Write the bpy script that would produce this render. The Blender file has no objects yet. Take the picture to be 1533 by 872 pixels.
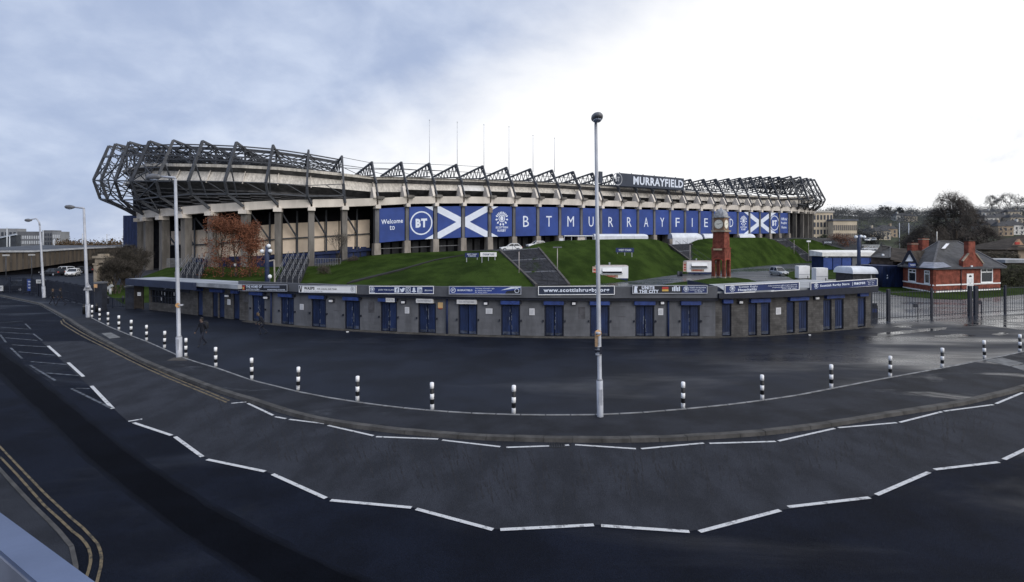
import bpy, bmesh, math, random
from mathutils import Vector, Matrix
from mathutils.geometry import tessellate_polygon
C = bpy.context.scene.collection
SC = bpy.context.scene
R = math.radians
rnd = random.Random(7)

# ------------------------------------------------------------------ camera, sky, sun
FX, CX, HY, CH = 800.0, 766.5, 365.0, 6.2       # focal length in photo pixels, centre column, horizon row, eye height
cam_d = bpy.data.cameras.new('camera'); cam = bpy.data.objects.new('camera', cam_d); C.objects.link(cam)
cam.location = (0, 0, CH); cam.rotation_euler = (R(90), 0, 0)
cam_d.sensor_width = 36; cam_d.lens = FX / 1533 * 36; cam_d.shift_y = -(436 - HY) / 1533
cam_d.clip_start = 0.1; cam_d.clip_end = 8000
SC.camera = cam
SC.view_settings.view_transform = 'Standard'; SC.view_settings.look = 'None'
SC.view_settings.exposure = 0.0; SC.view_settings.gamma = 1
SUN_DIR = Vector((0.55, -0.62, 0.50)).normalized()
sun_d = bpy.data.lights.new('sun', 'SUN'); sun = bpy.data.objects.new('sun', sun_d); C.objects.link(sun)
sun_d.energy = 1.5; sun_d.angle = R(40); sun_d.color = (1, .95, .9)
sun.rotation_euler = SUN_DIR.to_track_quat('Z', 'Y').to_euler(); sun.location = (60, -40, 80)

W = bpy.data.worlds.new('World'); SC.world = W; W.use_nodes = True
nt = W.node_tree; nt.nodes.clear()
def nd(nt, t, **k):
    n = nt.nodes.new(t)
    for a, b in k.items():
        if hasattr(n, a): setattr(n, a, b)
    return n
def lk(nt, a, b): nt.links.new(a, b)
def mth(nt, op, a, b=None, clamp=False):
    n = nt.nodes.new('ShaderNodeMath'); n.operation = op; n.use_clamp = clamp
    for i, v in enumerate((a, b)):
        if v is None: continue
        if isinstance(v, (int, float)): n.inputs[i].default_value = v
        else: nt.links.new(v, n.inputs[i])
    return n.outputs[0]
def mixc(nt, f, a, b):
    n = nt.nodes.new('ShaderNodeMix'); n.data_type = 'RGBA'
    for s, v in ((n.inputs[0], f), (n.inputs[6], a), (n.inputs[7], b)):
        if isinstance(v, (int, float)): s.default_value = v
        elif isinstance(v, tuple): s.default_value = (*v[:3], 1)
        else: nt.links.new(v, s)
    return n.outputs[2]
def noise(nt, vec, scale, detail=4, rough=.55, dist=0):
    n = nt.nodes.new('ShaderNodeTexNoise'); n.inputs['Scale'].default_value = scale
    n.inputs['Detail'].default_value = detail; n.inputs['Roughness'].default_value = rough; n.inputs['Distortion'].default_value = dist
    if vec is not None: nt.links.new(vec, n.inputs['Vector'])
    return n.outputs['Fac']
def maprange(nt, v, a, b, c=0, d=1):
    n = nt.nodes.new('ShaderNodeMapRange'); n.interpolation_type = 'SMOOTHSTEP'
    nt.links.new(v, n.inputs[0])
    for i, q in enumerate((a, b, c, d)): n.inputs[i + 1].default_value = q
    return n.outputs[0]
tc = nd(nt, 'ShaderNodeTexCoord')
sx = nd(nt, 'ShaderNodeSeparateXYZ'); lk(nt, tc.outputs['Generated'], sx.inputs[0])
zc = mth(nt, 'ADD', mth(nt, 'MAXIMUM', sx.outputs[2], 0.0), 0.42)
cv = nd(nt, 'ShaderNodeCombineXYZ')
lk(nt, mth(nt, 'DIVIDE', sx.outputs[0], zc), cv.inputs[0]); lk(nt, mth(nt, 'DIVIDE', sx.outputs[1], zc), cv.inputs[1])
n1 = noise(nt, cv.outputs[0], 0.75, 6, .55, .4)
n2 = noise(nt, cv.outputs[0], 1.9, 7, .55, .3)
n3 = noise(nt, cv.outputs[0], 5.5, 6, .55, .2)
side = mth(nt, 'ADD', mth(nt, 'SUBTRACT', sx.outputs[0], mth(nt, 'MULTIPLY', mth(nt, 'MINIMUM', sx.outputs[2], 0.45), 1.75)), 0.57)
side = mth(nt, 'ADD', side, mth(nt, 'MULTIPLY', mth(nt, 'SUBTRACT', n1, .5), 0.7))
side = mth(nt, 'ADD', side, mth(nt, 'MULTIPLY', mth(nt, 'SUBTRACT', n2, .5), 0.5))
bright = maprange(nt, side, -0.26, 0.24)
puff = maprange(nt, mth(nt, 'ADD', mth(nt, 'MULTIPLY', n2, .55), mth(nt, 'MULTIPLY', n3, .45)), .38, .68)
dark = mixc(nt, puff, (.425, .515, .725), (.66, .745, .925))
light = mixc(nt, maprange(nt, n2, .30, .42), (.84, .87, .94), (1.12, 1.12, 1.13))
cloud = mixc(nt, bright, dark, light)
sky = nd(nt, 'ShaderNodeTexSky'); sky.sky_type = 'NISHITA'; sky.sun_disc = False
sky.sun_elevation = math.asin(SUN_DIR.z); sky.sun_rotation = math.atan2(SUN_DIR.x, SUN_DIR.y)
b1 = nd(nt, 'ShaderNodeBackground'); lk(nt, sky.outputs[0], b1.inputs[0]); b1.inputs[1].default_value = 0.07
b2 = nd(nt, 'ShaderNodeBackground'); lk(nt, cloud, b2.inputs[0]); b2.inputs[1].default_value = 1.0
ms = nd(nt, 'ShaderNodeMixShader'); ms.inputs[0].default_value = 0.93
lk(nt, b1.outputs[0], ms.inputs[1]); lk(nt, b2.outputs[0], ms.inputs[2])
wo = nd(nt, 'ShaderNodeOutputWorld'); lk(nt, ms.outputs[0], wo.inputs[0])

# ------------------------------------------------------------------ helpers
V = Vector
UZ_ = Vector((0, 0, 1))
def G(px, py, z=0.0):                       # ground point seen at a photo pixel, on the level z
    Y = FX * (CH - z) / (py - HY); return V(((px - CX) / FX * Y, Y, z))
def A(px, py, Y):                           # point at depth Y seen at a photo pixel
    return V(((px - CX) / FX * Y, Y, CH - (py - HY) * Y / FX))
def interp(tab, x):
    if x <= tab[0][0]: return tab[0][1]
    for (a, b), (c, d) in zip(tab, tab[1:]):
        if x <= c: return b + (d - b) * (x - a) / (c - a)
    return tab[-1][1]
ORG = {}
class MB:
    def __init__(s): s.v = []; s.f = []; s.mi = []; s.m = 0; s.sm = []
    def face(s, pts, smooth=False):
        i = len(s.v); s.v += [V(p) for p in pts]; s.f.append(tuple(range(i, i + len(pts)))); s.mi.append(s.m); s.sm.append(smooth); return s
    def idx(s, vs, fs, smooth=False):
        i = len(s.v); s.v += [V(p) for p in vs]
        for f in fs: s.f.append(tuple(k + i for k in f)); s.mi.append(s.m); s.sm.append(smooth)
        return s
    def hexa(s, b, t):                      # bottom four and top four points, in ring order
        return s.idx(list(b) + list(t), [(3, 2, 1, 0), (4, 5, 6, 7), (0, 1, 5, 4), (1, 2, 6, 5), (2, 3, 7, 6), (3, 0, 4, 7)])
    def box(s, x0, y0, z0, x1, y1, z1):
        return s.hexa([(x0, y0, z0), (x1, y0, z0), (x1, y1, z0), (x0, y1, z0)], [(x0, y0, z1), (x1, y0, z1), (x1, y1, z1), (x0, y1, z1)])
    def obox(s, c, ax, ay, az, dx, dy, dz): # centre, three axes, half sizes
        c = V(c); a, b, d = V(ax) * dx, V(ay) * dy, V(az) * dz
        return s.hexa([c - a - b - d, c + a - b - d, c + a + b - d, c - a + b - d], [c - a - b + d, c + a - b + d, c + a + b + d, c - a + b + d])
    def bar(s, p, q, w, h=None, up=(0, 0, 1)):
        p, q = V(p), V(q); d = q - p; L = d.length
        if L < 1e-6: return s
        d /= L; u = V(up)
        if abs(d.dot(u)) > .98: u = V((1, 0, 0))
        a = d.cross(u).normalized(); b = a.cross(d).normalized()
        return s.obox((p + q) / 2, a, d, b, w / 2, L / 2, (h or w) / 2)
    def tube(s, pts, rs, n=8, cap=True, smooth=True):
        pts = [V(p) for p in pts]
        if isinstance(rs, (int, float)): rs = [rs] * len(pts)
        i = len(s.v); ref = None
        for k, p in enumerate(pts):
            d = (pts[min(k + 1, len(pts) - 1)] - pts[max(k - 1, 0)]).normalized()
            u = V((0, 0, 1)) if abs(d.z) < .9 else V((1, 0, 0))
            a = d.cross(u).normalized(); 
            if ref is not None:
                a = (ref - d * ref.dot(d)); a = a.normalized() if a.length > 1e-5 else d.orthogonal().normalized()
            ref = a; b = d.cross(a)
            for j in range(n):
                t = 2 * math.pi * j / n; s.v.append(p + (a * math.cos(t) + b * math.sin(t)) * rs[k])
        for k in range(len(pts) - 1):
            for j in range(n):
                s.f.append((i + k * n + j, i + k * n + (j + 1) % n, i + (k + 1) * n + (j + 1) % n, i + (k + 1) * n + j)); s.mi.append(s.m); s.sm.append(smooth)
        if cap:
            s.f.append(tuple(i + j for j in range(n))[::-1]); s.mi.append(s.m); s.sm.append(False)
            s.f.append(tuple(i + (len(pts) - 1) * n + j for j in range(n))); s.mi.append(s.m); s.sm.append(False)
        return s
    def poly(s, pts, z=None):               # flat polygon, concave allowed
        pts = [V(p) for p in pts]; tr = tessellate_polygon([pts]); fs = []
        for t in tr:
            a, b, c = (pts[k] for k in t)
            fs.append(t if (b - a).cross(c - a).z >= 0 else t[::-1])
        return s.idx(pts, fs)
    def prism(s, pts, off):                 # polygon extruded along a vector
        pts = [V(p) for p in pts]; off = V(off); n = len(pts); tr = tessellate_polygon([pts])
        s.idx(pts, [tuple(t) for t in tr]); s.idx([p + off for p in pts], [tuple(t) for t in tr])
        for k in range(n):
            a, b = pts[k], pts[(k + 1) % n]; s.face([a, b, b + off, a + off])
        return s
    def ellipsoid(s, c, rx, ry, rz, n=10, m=6, z0=-1.0):
        c = V(c); vs = []; fs = []
        for k in range(m + 1):
            zz = z0 + (1 - z0) * k / m; a = math.sqrt(max(0, 1 - zz * zz)) or .02
            for j in range(n):
                t = 2 * math.pi * j / n; vs.append(c + V((rx * a * math.cos(t), ry * a * math.sin(t), rz * zz)))
        for k in range(m):
            for j in range(n): fs.append((k * n + j, k * n + (j + 1) % n, (k + 1) * n + (j + 1) % n, (k + 1) * n + j))
        return s.idx(vs, fs, True)
    def build(s, name, mats, parent=None, loc=None):
        if loc is None and parent is None:
            mn = [min(v[k] for v in s.v) for k in range(3)]; mx = [max(v[k] for v in s.v) for k in range(3)]
            loc = V(((mn[0] + mx[0]) / 2, (mn[1] + mx[1]) / 2, mn[2]))
        o0 = ORG[parent.name] if parent is not None else V(loc)
        me = bpy.data.meshes.new(name)
        me.from_pydata([tuple(v - o0) for v in s.v], [], s.f)
        if not isinstance(mats, (list, tuple)): mats = [mats]
        for m in mats: me.materials.append(m)
        if len(mats) > 1: me.polygons.foreach_set('material_index', s.mi)
        me.polygons.foreach_set('use_smooth', s.sm)
        me.update()
        o = bpy.data.objects.new(name, me); C.objects.link(o)
        if parent is not None: o.parent = parent
        else: o.location = o0
        ORG[o.name] = o0
        return o
def tag(o, label=None, cat=None, group=None, kind=None):
    if label: o['label'] = label
    if cat: o['category'] = cat
    if group: o['group'] = group
    if kind: o['kind'] = kind
    return o
def empty(name, loc, label, cat, group=None):
    o = bpy.data.objects.new(name, None); C.objects.link(o); o.location = V(loc); o.empty_display_size = .3; ORG[o.name] = V(loc)
    return tag(o, label, cat, group)
def copy_tree(o, parent=None):
    c = o.copy(); C.objects.link(c)
    if parent is not None: c.parent = parent
    ORG[c.name] = ORG[o.name]
    for ch in list(o.children): copy_tree(ch, c)
    return c
def place(o, loc, rz=0, label=None, sc=1):
    o.location = V(loc); o.rotation_euler = (0, 0, rz); o.scale = (sc, sc, sc)
    if label: o['label'] = label
    return o
ORD = ['first', 'second', 'third', 'fourth', 'fifth', 'sixth', 'seventh', 'eighth', 'ninth', 'tenth', 'eleventh', 'twelfth', 'thirteenth', 'fourteenth', 'fifteenth', 'sixteenth', 'seventeenth', 'eighteenth', 'nineteenth', 'twentieth', 'twenty-first', 'twenty-second']

# ------------------------------------------------------------------ materials
MT = {}
def M(name, col, rough=.75, var=.18, scale=2.5, col2=None, bump=0, bscale=25, spec=.4, metal=0, stretch=None, detail=5, lo=.35, hi=.65, brick=None, wet=None, objrand=0, grain=0, wetx=None):
    if name in MT: return MT[name]
    m = bpy.data.materials.new(name); m.use_nodes = True; nt = m.node_tree; bs = nt.nodes['Principled BSDF']
    bs.inputs['Roughness'].default_value = rough; bs.inputs['Metallic'].default_value = metal; bs.inputs['Specular IOR Level'].default_value = spec
    geo = nd(nt, 'ShaderNodeNewGeometry'); pos = geo.outputs['Position']
    if stretch:
        mp = nd(nt, 'ShaderNodeMapping'); lk(nt, pos, mp.inputs[0]); mp.inputs['Scale'].default_value = stretch; vec = mp.outputs[0]
    else: vec = pos
    c1 = tuple(c * (1 - var) for c in col); c2 = col2 or tuple(min(1, c * (1 + var)) for c in col)
    nz = noise(nt, vec, scale, detail, .6)
    c = mixc(nt, maprange(nt, nz, lo, hi), c1, c2)
    if brick:
        bw, bh, mort, amt = brick
        sp = nd(nt, 'ShaderNodeSeparateXYZ'); lk(nt, pos, sp.inputs[0])
        cb = nd(nt, 'ShaderNodeCombineXYZ'); lk(nt, mth(nt, 'ADD', sp.outputs[0], mth(nt, 'MULTIPLY', sp.outputs[1], .35)), cb.inputs[0]); lk(nt, sp.outputs[2], cb.inputs[1])
        bk = nd(nt, 'ShaderNodeTexBrick'); lk(nt, cb.outputs[0], bk.inputs['Vector']); bk.inputs['Scale'].default_value = 1
        bk.inputs['Brick Width'].default_value = bw; bk.inputs['Row Height'].default_value = bh; bk.inputs['Mortar Size'].default_value = .012
        bk.inputs['Color1'].default_value = (.75, .75, .75, 1); bk.inputs['Color2'].default_value = (1.15, 1.15, 1.15, 1); bk.inputs['Mortar'].default_value = (mort, mort, mort, 1)
        mm = nt.nodes.new('ShaderNodeMix'); mm.data_type = 'RGBA'; mm.blend_type = 'MULTIPLY'; mm.inputs[0].default_value = amt
        lk(nt, c, mm.inputs[6]); lk(nt, bk.outputs[0], mm.inputs[7]); c = mm.outputs[2]
    def mul(c, f):
        mm = nt.nodes.new('ShaderNodeMix'); mm.data_type = 'RGBA'; mm.blend_type = 'MULTIPLY'; mm.inputs[0].default_value = 1
        cb = nd(nt, 'ShaderNodeCombineColor'); [lk(nt, f, cb.inputs[k]) for k in range(3)]
        lk(nt, c, mm.inputs[6]); lk(nt, cb.outputs[0], mm.inputs[7]); return mm.outputs[2]
    if objrand:
        oi = nd(nt, 'ShaderNodeObjectInfo'); c = mul(c, mth(nt, 'ADD', mth(nt, 'MULTIPLY', oi.outputs['Random'], 2 * objrand), 1 - objrand))
    if grain:                                 # aggregate: fine light and dark chippings
        g1 = maprange(nt, noise(nt, pos, 55, 2, .5), .35, .68, 1 - grain, 1 + grain); g2 = maprange(nt, noise(nt, pos, 14, 3, .6), .68, .80, 1, 1 + grain * 2.5)
        c = mul(mul(c, g1), g2)
    lk(nt, c, bs.inputs['Base Color'])
    if wet:                                   # puddled and damp patches: (scale vector, threshold lo, hi, wet roughness)
        mp = nd(nt, 'ShaderNodeMapping'); lk(nt, pos, mp.inputs[0]); mp.inputs['Scale'].default_value = wet[0]
        w = noise(nt, mp.outputs[0], 1, 5, .6, .5)
        if wetx: sp2 = nd(nt, 'ShaderNodeSeparateXYZ'); lk(nt, pos, sp2.inputs[0]); w = mth(nt, 'ADD', w, maprange(nt, sp2.outputs[0], wetx[0], wetx[1], -wetx[2], wetx[2]))
        wm = maprange(nt, w, wet[1], wet[2])
        lk(nt, mth(nt, 'ADD', mth(nt, 'MULTIPLY', wm, wet[3] - rough), rough), bs.inputs['Roughness'])
        if len(wet) > 4: lk(nt, mth(nt, 'ADD', mth(nt, 'MULTIPLY', wm, wet[4] - spec), spec), bs.inputs['Specular IOR Level'])
    if bump:
        bp = nd(nt, 'ShaderNodeBump'); bp.inputs['Strength'].default_value = bump; bp.inputs['Distance'].default_value = .02
        lk(nt, noise(nt, vec, bscale, 6, .7), bp.inputs['Height']); lk(nt, bp.outputs[0], bs.inputs['Normal'])
    MT[name] = m; return m
ASPH = M('asphalt_road', (.0058, .0082, .0165), .78, .25, .5, bump=.7, bscale=45, spec=.07, grain=.35, wet=((.10, .25, 1), .5, .72, .5, .16))
LANE = M('asphalt_lane', (.0285, .0315, .041), .8, .22, 1.0, bump=.8, bscale=35, spec=.10, grain=.35, stretch=(1, .5, 1))
STRIP = M('asphalt_strip', (.0026, .0034, .0062), .8, .2, .6, bump=.5, bscale=40, spec=.035, grain=.3)
STREAK = M('asphalt_streak', (.0275, .0285, .034), .8, .2, 3, spec=.08)
PLAZA = M('asphalt_forecourt', (.0098, .0128, .022), .62, .3, .3, bump=.35, bscale=18, spec=.115, grain=.25, wet=((.05, .20, 1), .43, .70, .18, .45), wetx=(-14, 36, .14))
YARD = M('asphalt_yard', (.030, .038, .054), .42, .3, .2, bump=.2, bscale=14, spec=.24, wet=((.05, .10, 1), .42, .6, .16, .55))
PAVE = M('asphalt_pavement', (.0205, .0228, .030), .75, .3, .6, bump=.5, bscale=35, spec=.12, grain=.35, wet=((.22, .5, 1), .56, .74, .25, .38), wetx=(0, 26, .05))
KERB = M('kerb_stone', (.058, .056, .055), .8, .35, 1.5, bump=.4)
WHITEP = M('road_white', (.20, .205, .22), .75, .2, 7, col2=(.56, .57, .59), lo=.30, hi=.47, grain=.25)
FADEDP = M('road_white_worn', (.03, .036, .048), .8, .4, 5, col2=(.125, .142, .175), grain=.3)
YELP = M('road_yellow', (.06, .052, .04), .8, .3, 6, col2=(.15, .118, .070), lo=.35, hi=.55, grain=.3)
GRASS = M('lawn_grass', (.024, .046, .008), .97, .35, .25, col2=(.037, .064, .012), bump=.5, bscale=9, spec=.03, grain=.3, detail=8, stretch=(1, .5, 1), lo=.32, hi=.68)
GRND = M('far_ground', (.05, .06, .04), .95, .3, .02, spec=.1)
CONC = M('concrete', (.26, .235, .21), .85, .25, .6, bump=.3, bscale=8, spec=.2, stretch=(1, 1, .3))
CONCG = M('concrete_grey', (.135, .135, .145), .85, .25, .7, spec=.2, stretch=(1, 1, .25))
CONCD = M('concrete_shaded', (.155, .145, .135), .85, .3, .7, bump=.3, spec=.2, stretch=(1, 1, .25))  # darkened to carry the shade under the stand's overhang
BEAM = M('pale_beam', (.66, .61, .555), .8, .13, .5, spec=.25, stretch=(.6, .6, .2))
TIER = M('tier_panel', (.56, .53, .485), .8, .20, 1.2, spec=.25, objrand=.06, stretch=(2, 2, .15))
TIERD = M('soffit_shaded', (.10, .10, .105), .9, .3, .8, spec=.15)  # much darker than the panels: underside shade put into the colour
STEEL = M('dark_steel', (.060, .066, .080), .6, .2, 1.5, spec=.4)
CREAM = M('cream_cladding', (.66, .55, .44), .8, .10, .25, spec=.2, objrand=.05)
VOID = M('dark_interior', (.012, .012, .015), .9, .3, .8, spec=.1)  # near black stands in for the shade inside openings
NAVY = M('navy_panel', (.014, .026, .085), .7, .2, .8, spec=.3)
BANNER = M('banner_blue', (.030, .065, .265), .6, .14, .25, spec=.3, objrand=.10, bump=.25, bscale=1.2)
WHITE = M('white_paint', (.84, .85, .87), .6, .05, 1, spec=.35)
PRINT = M('white_print', (.70, .76, .88), .65, .04, 1, spec=.3)
SIGNB = M('sign_navy', (.018, .032, .12), .5, .12, .8, spec=.35)
SIGNK = M('sign_black', (.022, .025, .035), .5, .15, 1, spec=.35)
SIGNG = M('sign_grey', (.12, .125, .14), .5, .15, 1, spec=.3)
REDP = M('red_print', (.42, .045, .035), .6, .1, 2)
YELLOW = M('yellow_print', (.60, .40, .10), .6, .1, 2)
ORANGE = M('orange_sign', (.62, .36, .16), .6, .15, 5)
DOORB = M('door_blue', (.009, .020, .066), .6, .35, 2, bump=.15, spec=.35, objrand=.18, stretch=(1, 1, .35))
HEADB = M('header_blue', (.022, .048, .19), .55, .25, 3, spec=.4, objrand=.15)
FRAMEK = M('frame_dark', (.010, .013, .026), .6, .2, 3, spec=.4)
RENDER = M('grey_render', (.118, .122, .136), .85, .16, 1.1, bump=.25, bscale=12, spec=.2, stretch=(1, 1, .28), brick=(.46, .225, .82, .35))
BRICKG = M('brown_grey_brick', (.088, .085, .084), .85, .25, 1.5, bump=.3, spec=.2, brick=(.44, .15, .7, .8))
FASCIA = M('fascia_grey', (.088, .093, .108), .7, .15, .8, spec=.3)
ROOFF = M('flat_roof', (.27, .29, .32), .5, .3, .5, spec=.45)
BRICKR = M('red_brick', (.205, .060, .042), .8, .30, 1.6, bump=.25, spec=.2, brick=(.24, .085, .8, .7))
SLATE = M('slate_roof', (.050, .052, .060), .7, .3, 1.5, bump=.3, spec=.35, brick=(.4, .3, .6, .7))
TILEB = M('brown_roof', (.055, .046, .040), .85, .35, 1.2, bump=.4, spec=.15, brick=(.35, .3, .6, .6))
STONE = M('sandstone', (.28, .24, .19), .85, .3, .6, bump=.3, spec=.15)
GLASS = M('dark_glass', (.02, .024, .03), .15, .2, .6, spec=.6)
M('lamp_lens', (.35, .40, .50), .25, .1, 3)
GALV = M('galvanised', (.40, .42, .47), .5, .12, 1.5, spec=.45, metal=.15)
LAMPH = M('lamp_head', (.12, .125, .14), .45, .2, 4, spec=.5)
GLOBE = M('globe_lamp', (.75, .78, .82), .4, .05, 2)
BLACKP = M('black_paint', (.012, .013, .016), .55, .2, 3, spec=.4)
FENCEN = M('fence_navy', (.010, .014, .028), .5, .2, 3, spec=.45)
LEAD = M('lead_dome', (.30, .31, .33), .55, .25, 2.5, spec=.4)
SILVER = M('silver_car', (.42, .44, .47), .35, .05, 2, spec=.5, metal=.4)
CARW = M('white_car', (.78, .79, .80), .35, .04, 2, spec=.5)
CARK = M('dark_car', (.02, .022, .028), .35, .1, 2, spec=.5)
TYRE = M('tyre', (.015, .015, .016), .85, .2, 6)
TENT = M('tent_white', (.74, .77, .82), .6, .08, .8, spec=.3)
BARK = M('bark', (.060, .050, .042), .95, .3, 4, spec=.1)
TWIG = M('twigs', (.075, .066, .058), .95, .3, 2, spec=.1)
RUST = M('rust_leaves', (.125, .047, .028), .85, .4, 1.3, col2=(.20, .082, .047), spec=.2)
RUST2 = M('orange_leaves', (.24, .10, .04), .9, .4, .5, spec=.15)
EVERG = M('evergreen_leaves', (.030, .042, .022), .9, .45, .8, spec=.2)
HEDGE = M('hedge_leaves', (.045, .048, .028), .9, .45, 1.2, spec=.15)
WOOD = M('winter_wood', (.072, .075, .078), .95, .35, .05, spec=.08)
CREAMB = M('cream_building', (.55, .47, .36), .85, .1, .2, spec=.2)
GREYB = M('grey_building', (.22, .23, .25), .85, .15, .1, spec=.2)
RIBB = M('ribbed_brown', (.105, .088, .072), .85, .25, .6, spec=.2, stretch=(1, 1, .1))
SKIN = M('skin', (.105, .07, .058), .6, .08, 6)
COATK = M('dark_coat', (.010, .012, .020), .9, .25, 5)
JEANS = M('dark_trousers', (.014, .017, .030), .9, .25, 5)
HAIRB = M('fair_hair', (.10, .07, .042), .8, .2, 8)
HAIRD = M('dark_hair', (.018, .014, .012), .7, .2, 8)
RAILG = M('grey_rail', (.20, .205, .22), .6, .15, 2, spec=.4)
BRIDGE = M('bridge_rail_paint', (.11, .145, .245), .5, .14, 1.5, spec=.4, bump=.08, bscale=60)
STEP = M('dark_steps', (.036, .039, .049), .8, .3, 1, spec=.2)
PAVSLAB = M('paving_slab', (.16, .165, .17), .85, .25, 2, spec=.2)

# ------------------------------------------------------------------ lettering
def text2d(s, bold=0.0):
    cu = bpy.data.curves.new('t', 'FONT'); cu.body = s; cu.size = 1; cu.resolution_u = 2; cu.offset = bold; cu.space_character = 1 + bold * 3.2; cu.align_x = 'LEFT'
    o = bpy.data.objects.new('t', cu); me = bpy.data.meshes.new_from_object(o)
    vs = [(v.co.x, v.co.y) for v in me.vertices]; fs = [tuple(p.vertices) for p in me.polygons]
    bpy.data.objects.remove(o); bpy.data.curves.remove(cu); bpy.data.meshes.remove(me)
    if not vs: return [], []
    x0 = min(v[0] for v in vs); x1 = max(v[0] for v in vs); y0 = min(v[1] for v in vs); y1 = max(v[1] for v in vs)
    return [((x - x0) / (x1 - x0) - .5, (y - y0) / (y1 - y0) - .5) for x, y in vs], fs
class Fr:                                     # a flat frame on a surface: origin, right, up, out
    def __init__(s, o, r, u=(0, 0, 1)):
        s.o = V(o); s.r = V(r).normalized(); s.u = V(u).normalized(); s.n = s.r.cross(s.u).normalized()
    def p(s, x, y, d=0): return s.o + s.r * x + s.u * y + s.n * d
def put_text(mb, fr, s, cx, cy, w, h, d=.012, bold=.02):
    vs, fs = text2d(s, bold)
    mb.idx([fr.p(cx + x * w, cy + y * h, d) for x, y in vs], fs)
def put_rect(mb, fr, x0, y0, x1, y1, d=.01): mb.face([fr.p(x0, y0, d), fr.p(x1, y0, d), fr.p(x1, y1, d), fr.p(x0, y1, d)])
def put_poly(mb, fr, pts, d=.01):
    P = [fr.p(x, y, d) for x, y in pts]; tr = tessellate_polygon([[V((x, y, 0)) for x, y in pts]])
    fs = []
    for t in tr:
        a, b, c = (P[k] for k in t); fs.append(tuple(t) if (b - a).cross(c - a).dot(fr.n) > 0 else tuple(t)[::-1])
    mb.idx(P, fs)
def put_ring(mb, fr, cx, cy, r0, r1, d=.01, n=28, sx=1, a0=0, a1=360):
    for k in range(n):
        t0 = R(a0 + (a1 - a0) * k / n); t1 = R(a0 + (a1 - a0) * (k + 1) / n)
        mb.face([fr.p(cx + sx * r * math.cos(t), cy + r * math.sin(t), d) for r, t in ((r0, t0), (r1, t0), (r1, t1), (r0, t1))])
def put_disc(mb, fr, cx, cy, r, d=.01, n=20, sx=1, sy=1):
    mb.face([fr.p(cx + sx * r * math.cos(2 * math.pi * k / n), cy + sy * r * math.sin(2 * math.pi * k / n), d) for k in range(n)])
def put_thistle(mb, fr, cx, cy, r, d=.012, words=False):
    put_ring(mb, fr, cx, cy + .1 * r, .40 * r, .52 * r, d); put_disc(mb, fr, cx, cy + .1 * r, .33 * r, d, sx=.8)
    for k in range(7):                        # the flower above and the leaves at both sides
        t = R(40 + 100 * k / 6); put_poly(mb, fr, [(cx + .58 * r * math.cos(t - .1), cy + .1 * r + .58 * r * math.sin(t - .1)), (cx + 1.0 * r * math.cos(t - .08), cy + .1 * r + .95 * r * math.sin(t - .08)), (cx + 1.0 * r * math.cos(t + .08), cy + .1 * r + .95 * r * math.sin(t + .08)), (cx + .58 * r * math.cos(t + .1), cy + .1 * r + .58 * r * math.sin(t + .1))], d)
    for sgn in (-1, 1):
        for k in range(4):
            t = R(-75 + 32 * k); x, y = math.cos(t), math.sin(t)
            put_poly(mb, fr, [(cx + sgn * x * .60 * r, cy + .1 * r + y * .60 * r), (cx + sgn * (x * .9 * r - y * .16 * r), cy + .1 * r + y * .9 * r + x * .14 * r), (cx + sgn * x * 1.08 * r, cy + .1 * r + y * 1.08 * r), (cx + sgn * (x * .9 * r + y * .16 * r), cy + .1 * r + y * .9 * r - x * .14 * r)], d)
    if words:
        put_text(mb, fr, 'SCOTTISH', cx, cy - 1.18 * r, 2.0 * r, .30 * r, d, .03); put_text(mb, fr, 'RUGBY', cx, cy - 1.60 * r, 1.4 * r, .34 * r, d, .03)

# ------------------------------------------------------------------ ground, road, forecourt
ZR = -0.12
mb = MB(); mb.face([(-3500, -300, -.55), (3500, -300, -.55), (3500, 5000, -.55), (-3500, 5000, -.55)]); tag(mb.build('ground', GRND, loc=(0, 0, -.55)), kind='structure')
mb = MB(); mb.face([(-170, -25, ZR), (170, -25, ZR), (170, 90, ZR), (-170, 90, ZR)]); road = tag(mb.build('road', ASPH, loc=(0, 0, ZR)), kind='structure')
kerb_px = [(-260, 428), (-120, 435), (0, 442), (30, 448), (60, 454.5), (80, 465), (96, 474), (104, 478), (112, 484), (135, 498), (157, 510), (186, 525), (215, 540), (245, 552), (274, 563), (300, 573), (340, 586.5), (380, 598.5), (408, 608), (435, 616), (462, 623), (490, 629), (530, 635), (573, 640), (614, 644.5), (655, 648), (710, 652), (760, 653.8), (805, 655), (852, 655.6), (895, 656), (939, 655.7), (985, 655), (1028, 653), (1088, 649.4), (1133, 646.5), (1186, 640.5), (1239, 633.5), (1280, 627), (1319, 620), (1365, 613), (1412, 606), (1447, 600), (1479, 592), (1507, 585.5), (1533, 578.5), (1600, 561), (1700, 541), (1900, 512)]
kerb = [G(x, y) for x, y in kerb_px]
far = [V((150, 60, 0)), V((210, 215, 0)), V((-60, 215, 0)), V((-190, 190, 0)), V((-260, 120, 0))]
mb = MB(); mb.poly(kerb + far); fore = tag(mb.build('forecourt', PLAZA, loc=(0, 30, 0)), kind='structure')
line_px = [(130, 473), (137, 476.4), (162, 489), (196, 503), (219, 511.5), (245, 523), (274, 536), (300, 544.5), (323, 551), (377, 570), (412, 578.5), (446, 587), (490, 595.5), (535.5, 602.7), (590, 610), (648, 615.5), (710, 619.5), (769.5, 621.4), (830, 622), (891, 621.5), (958, 618.5), (1024, 613), (1085, 607), (1141, 600), (1195, 592), (1245, 582.3), (1290, 573.5), (1332.6, 565.5), (1372, 558.5), (1410.6, 551.5), (1442, 545.5), (1474, 539), (1502, 533.5), (1527, 528), (1560, 521), (1700, 496)]
line = [G(x, y, .004) for x, y in line_px]
mb = MB(); k0 = next(i for i, p in enumerate(kerb_px) if p[0] >= 104)
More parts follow.
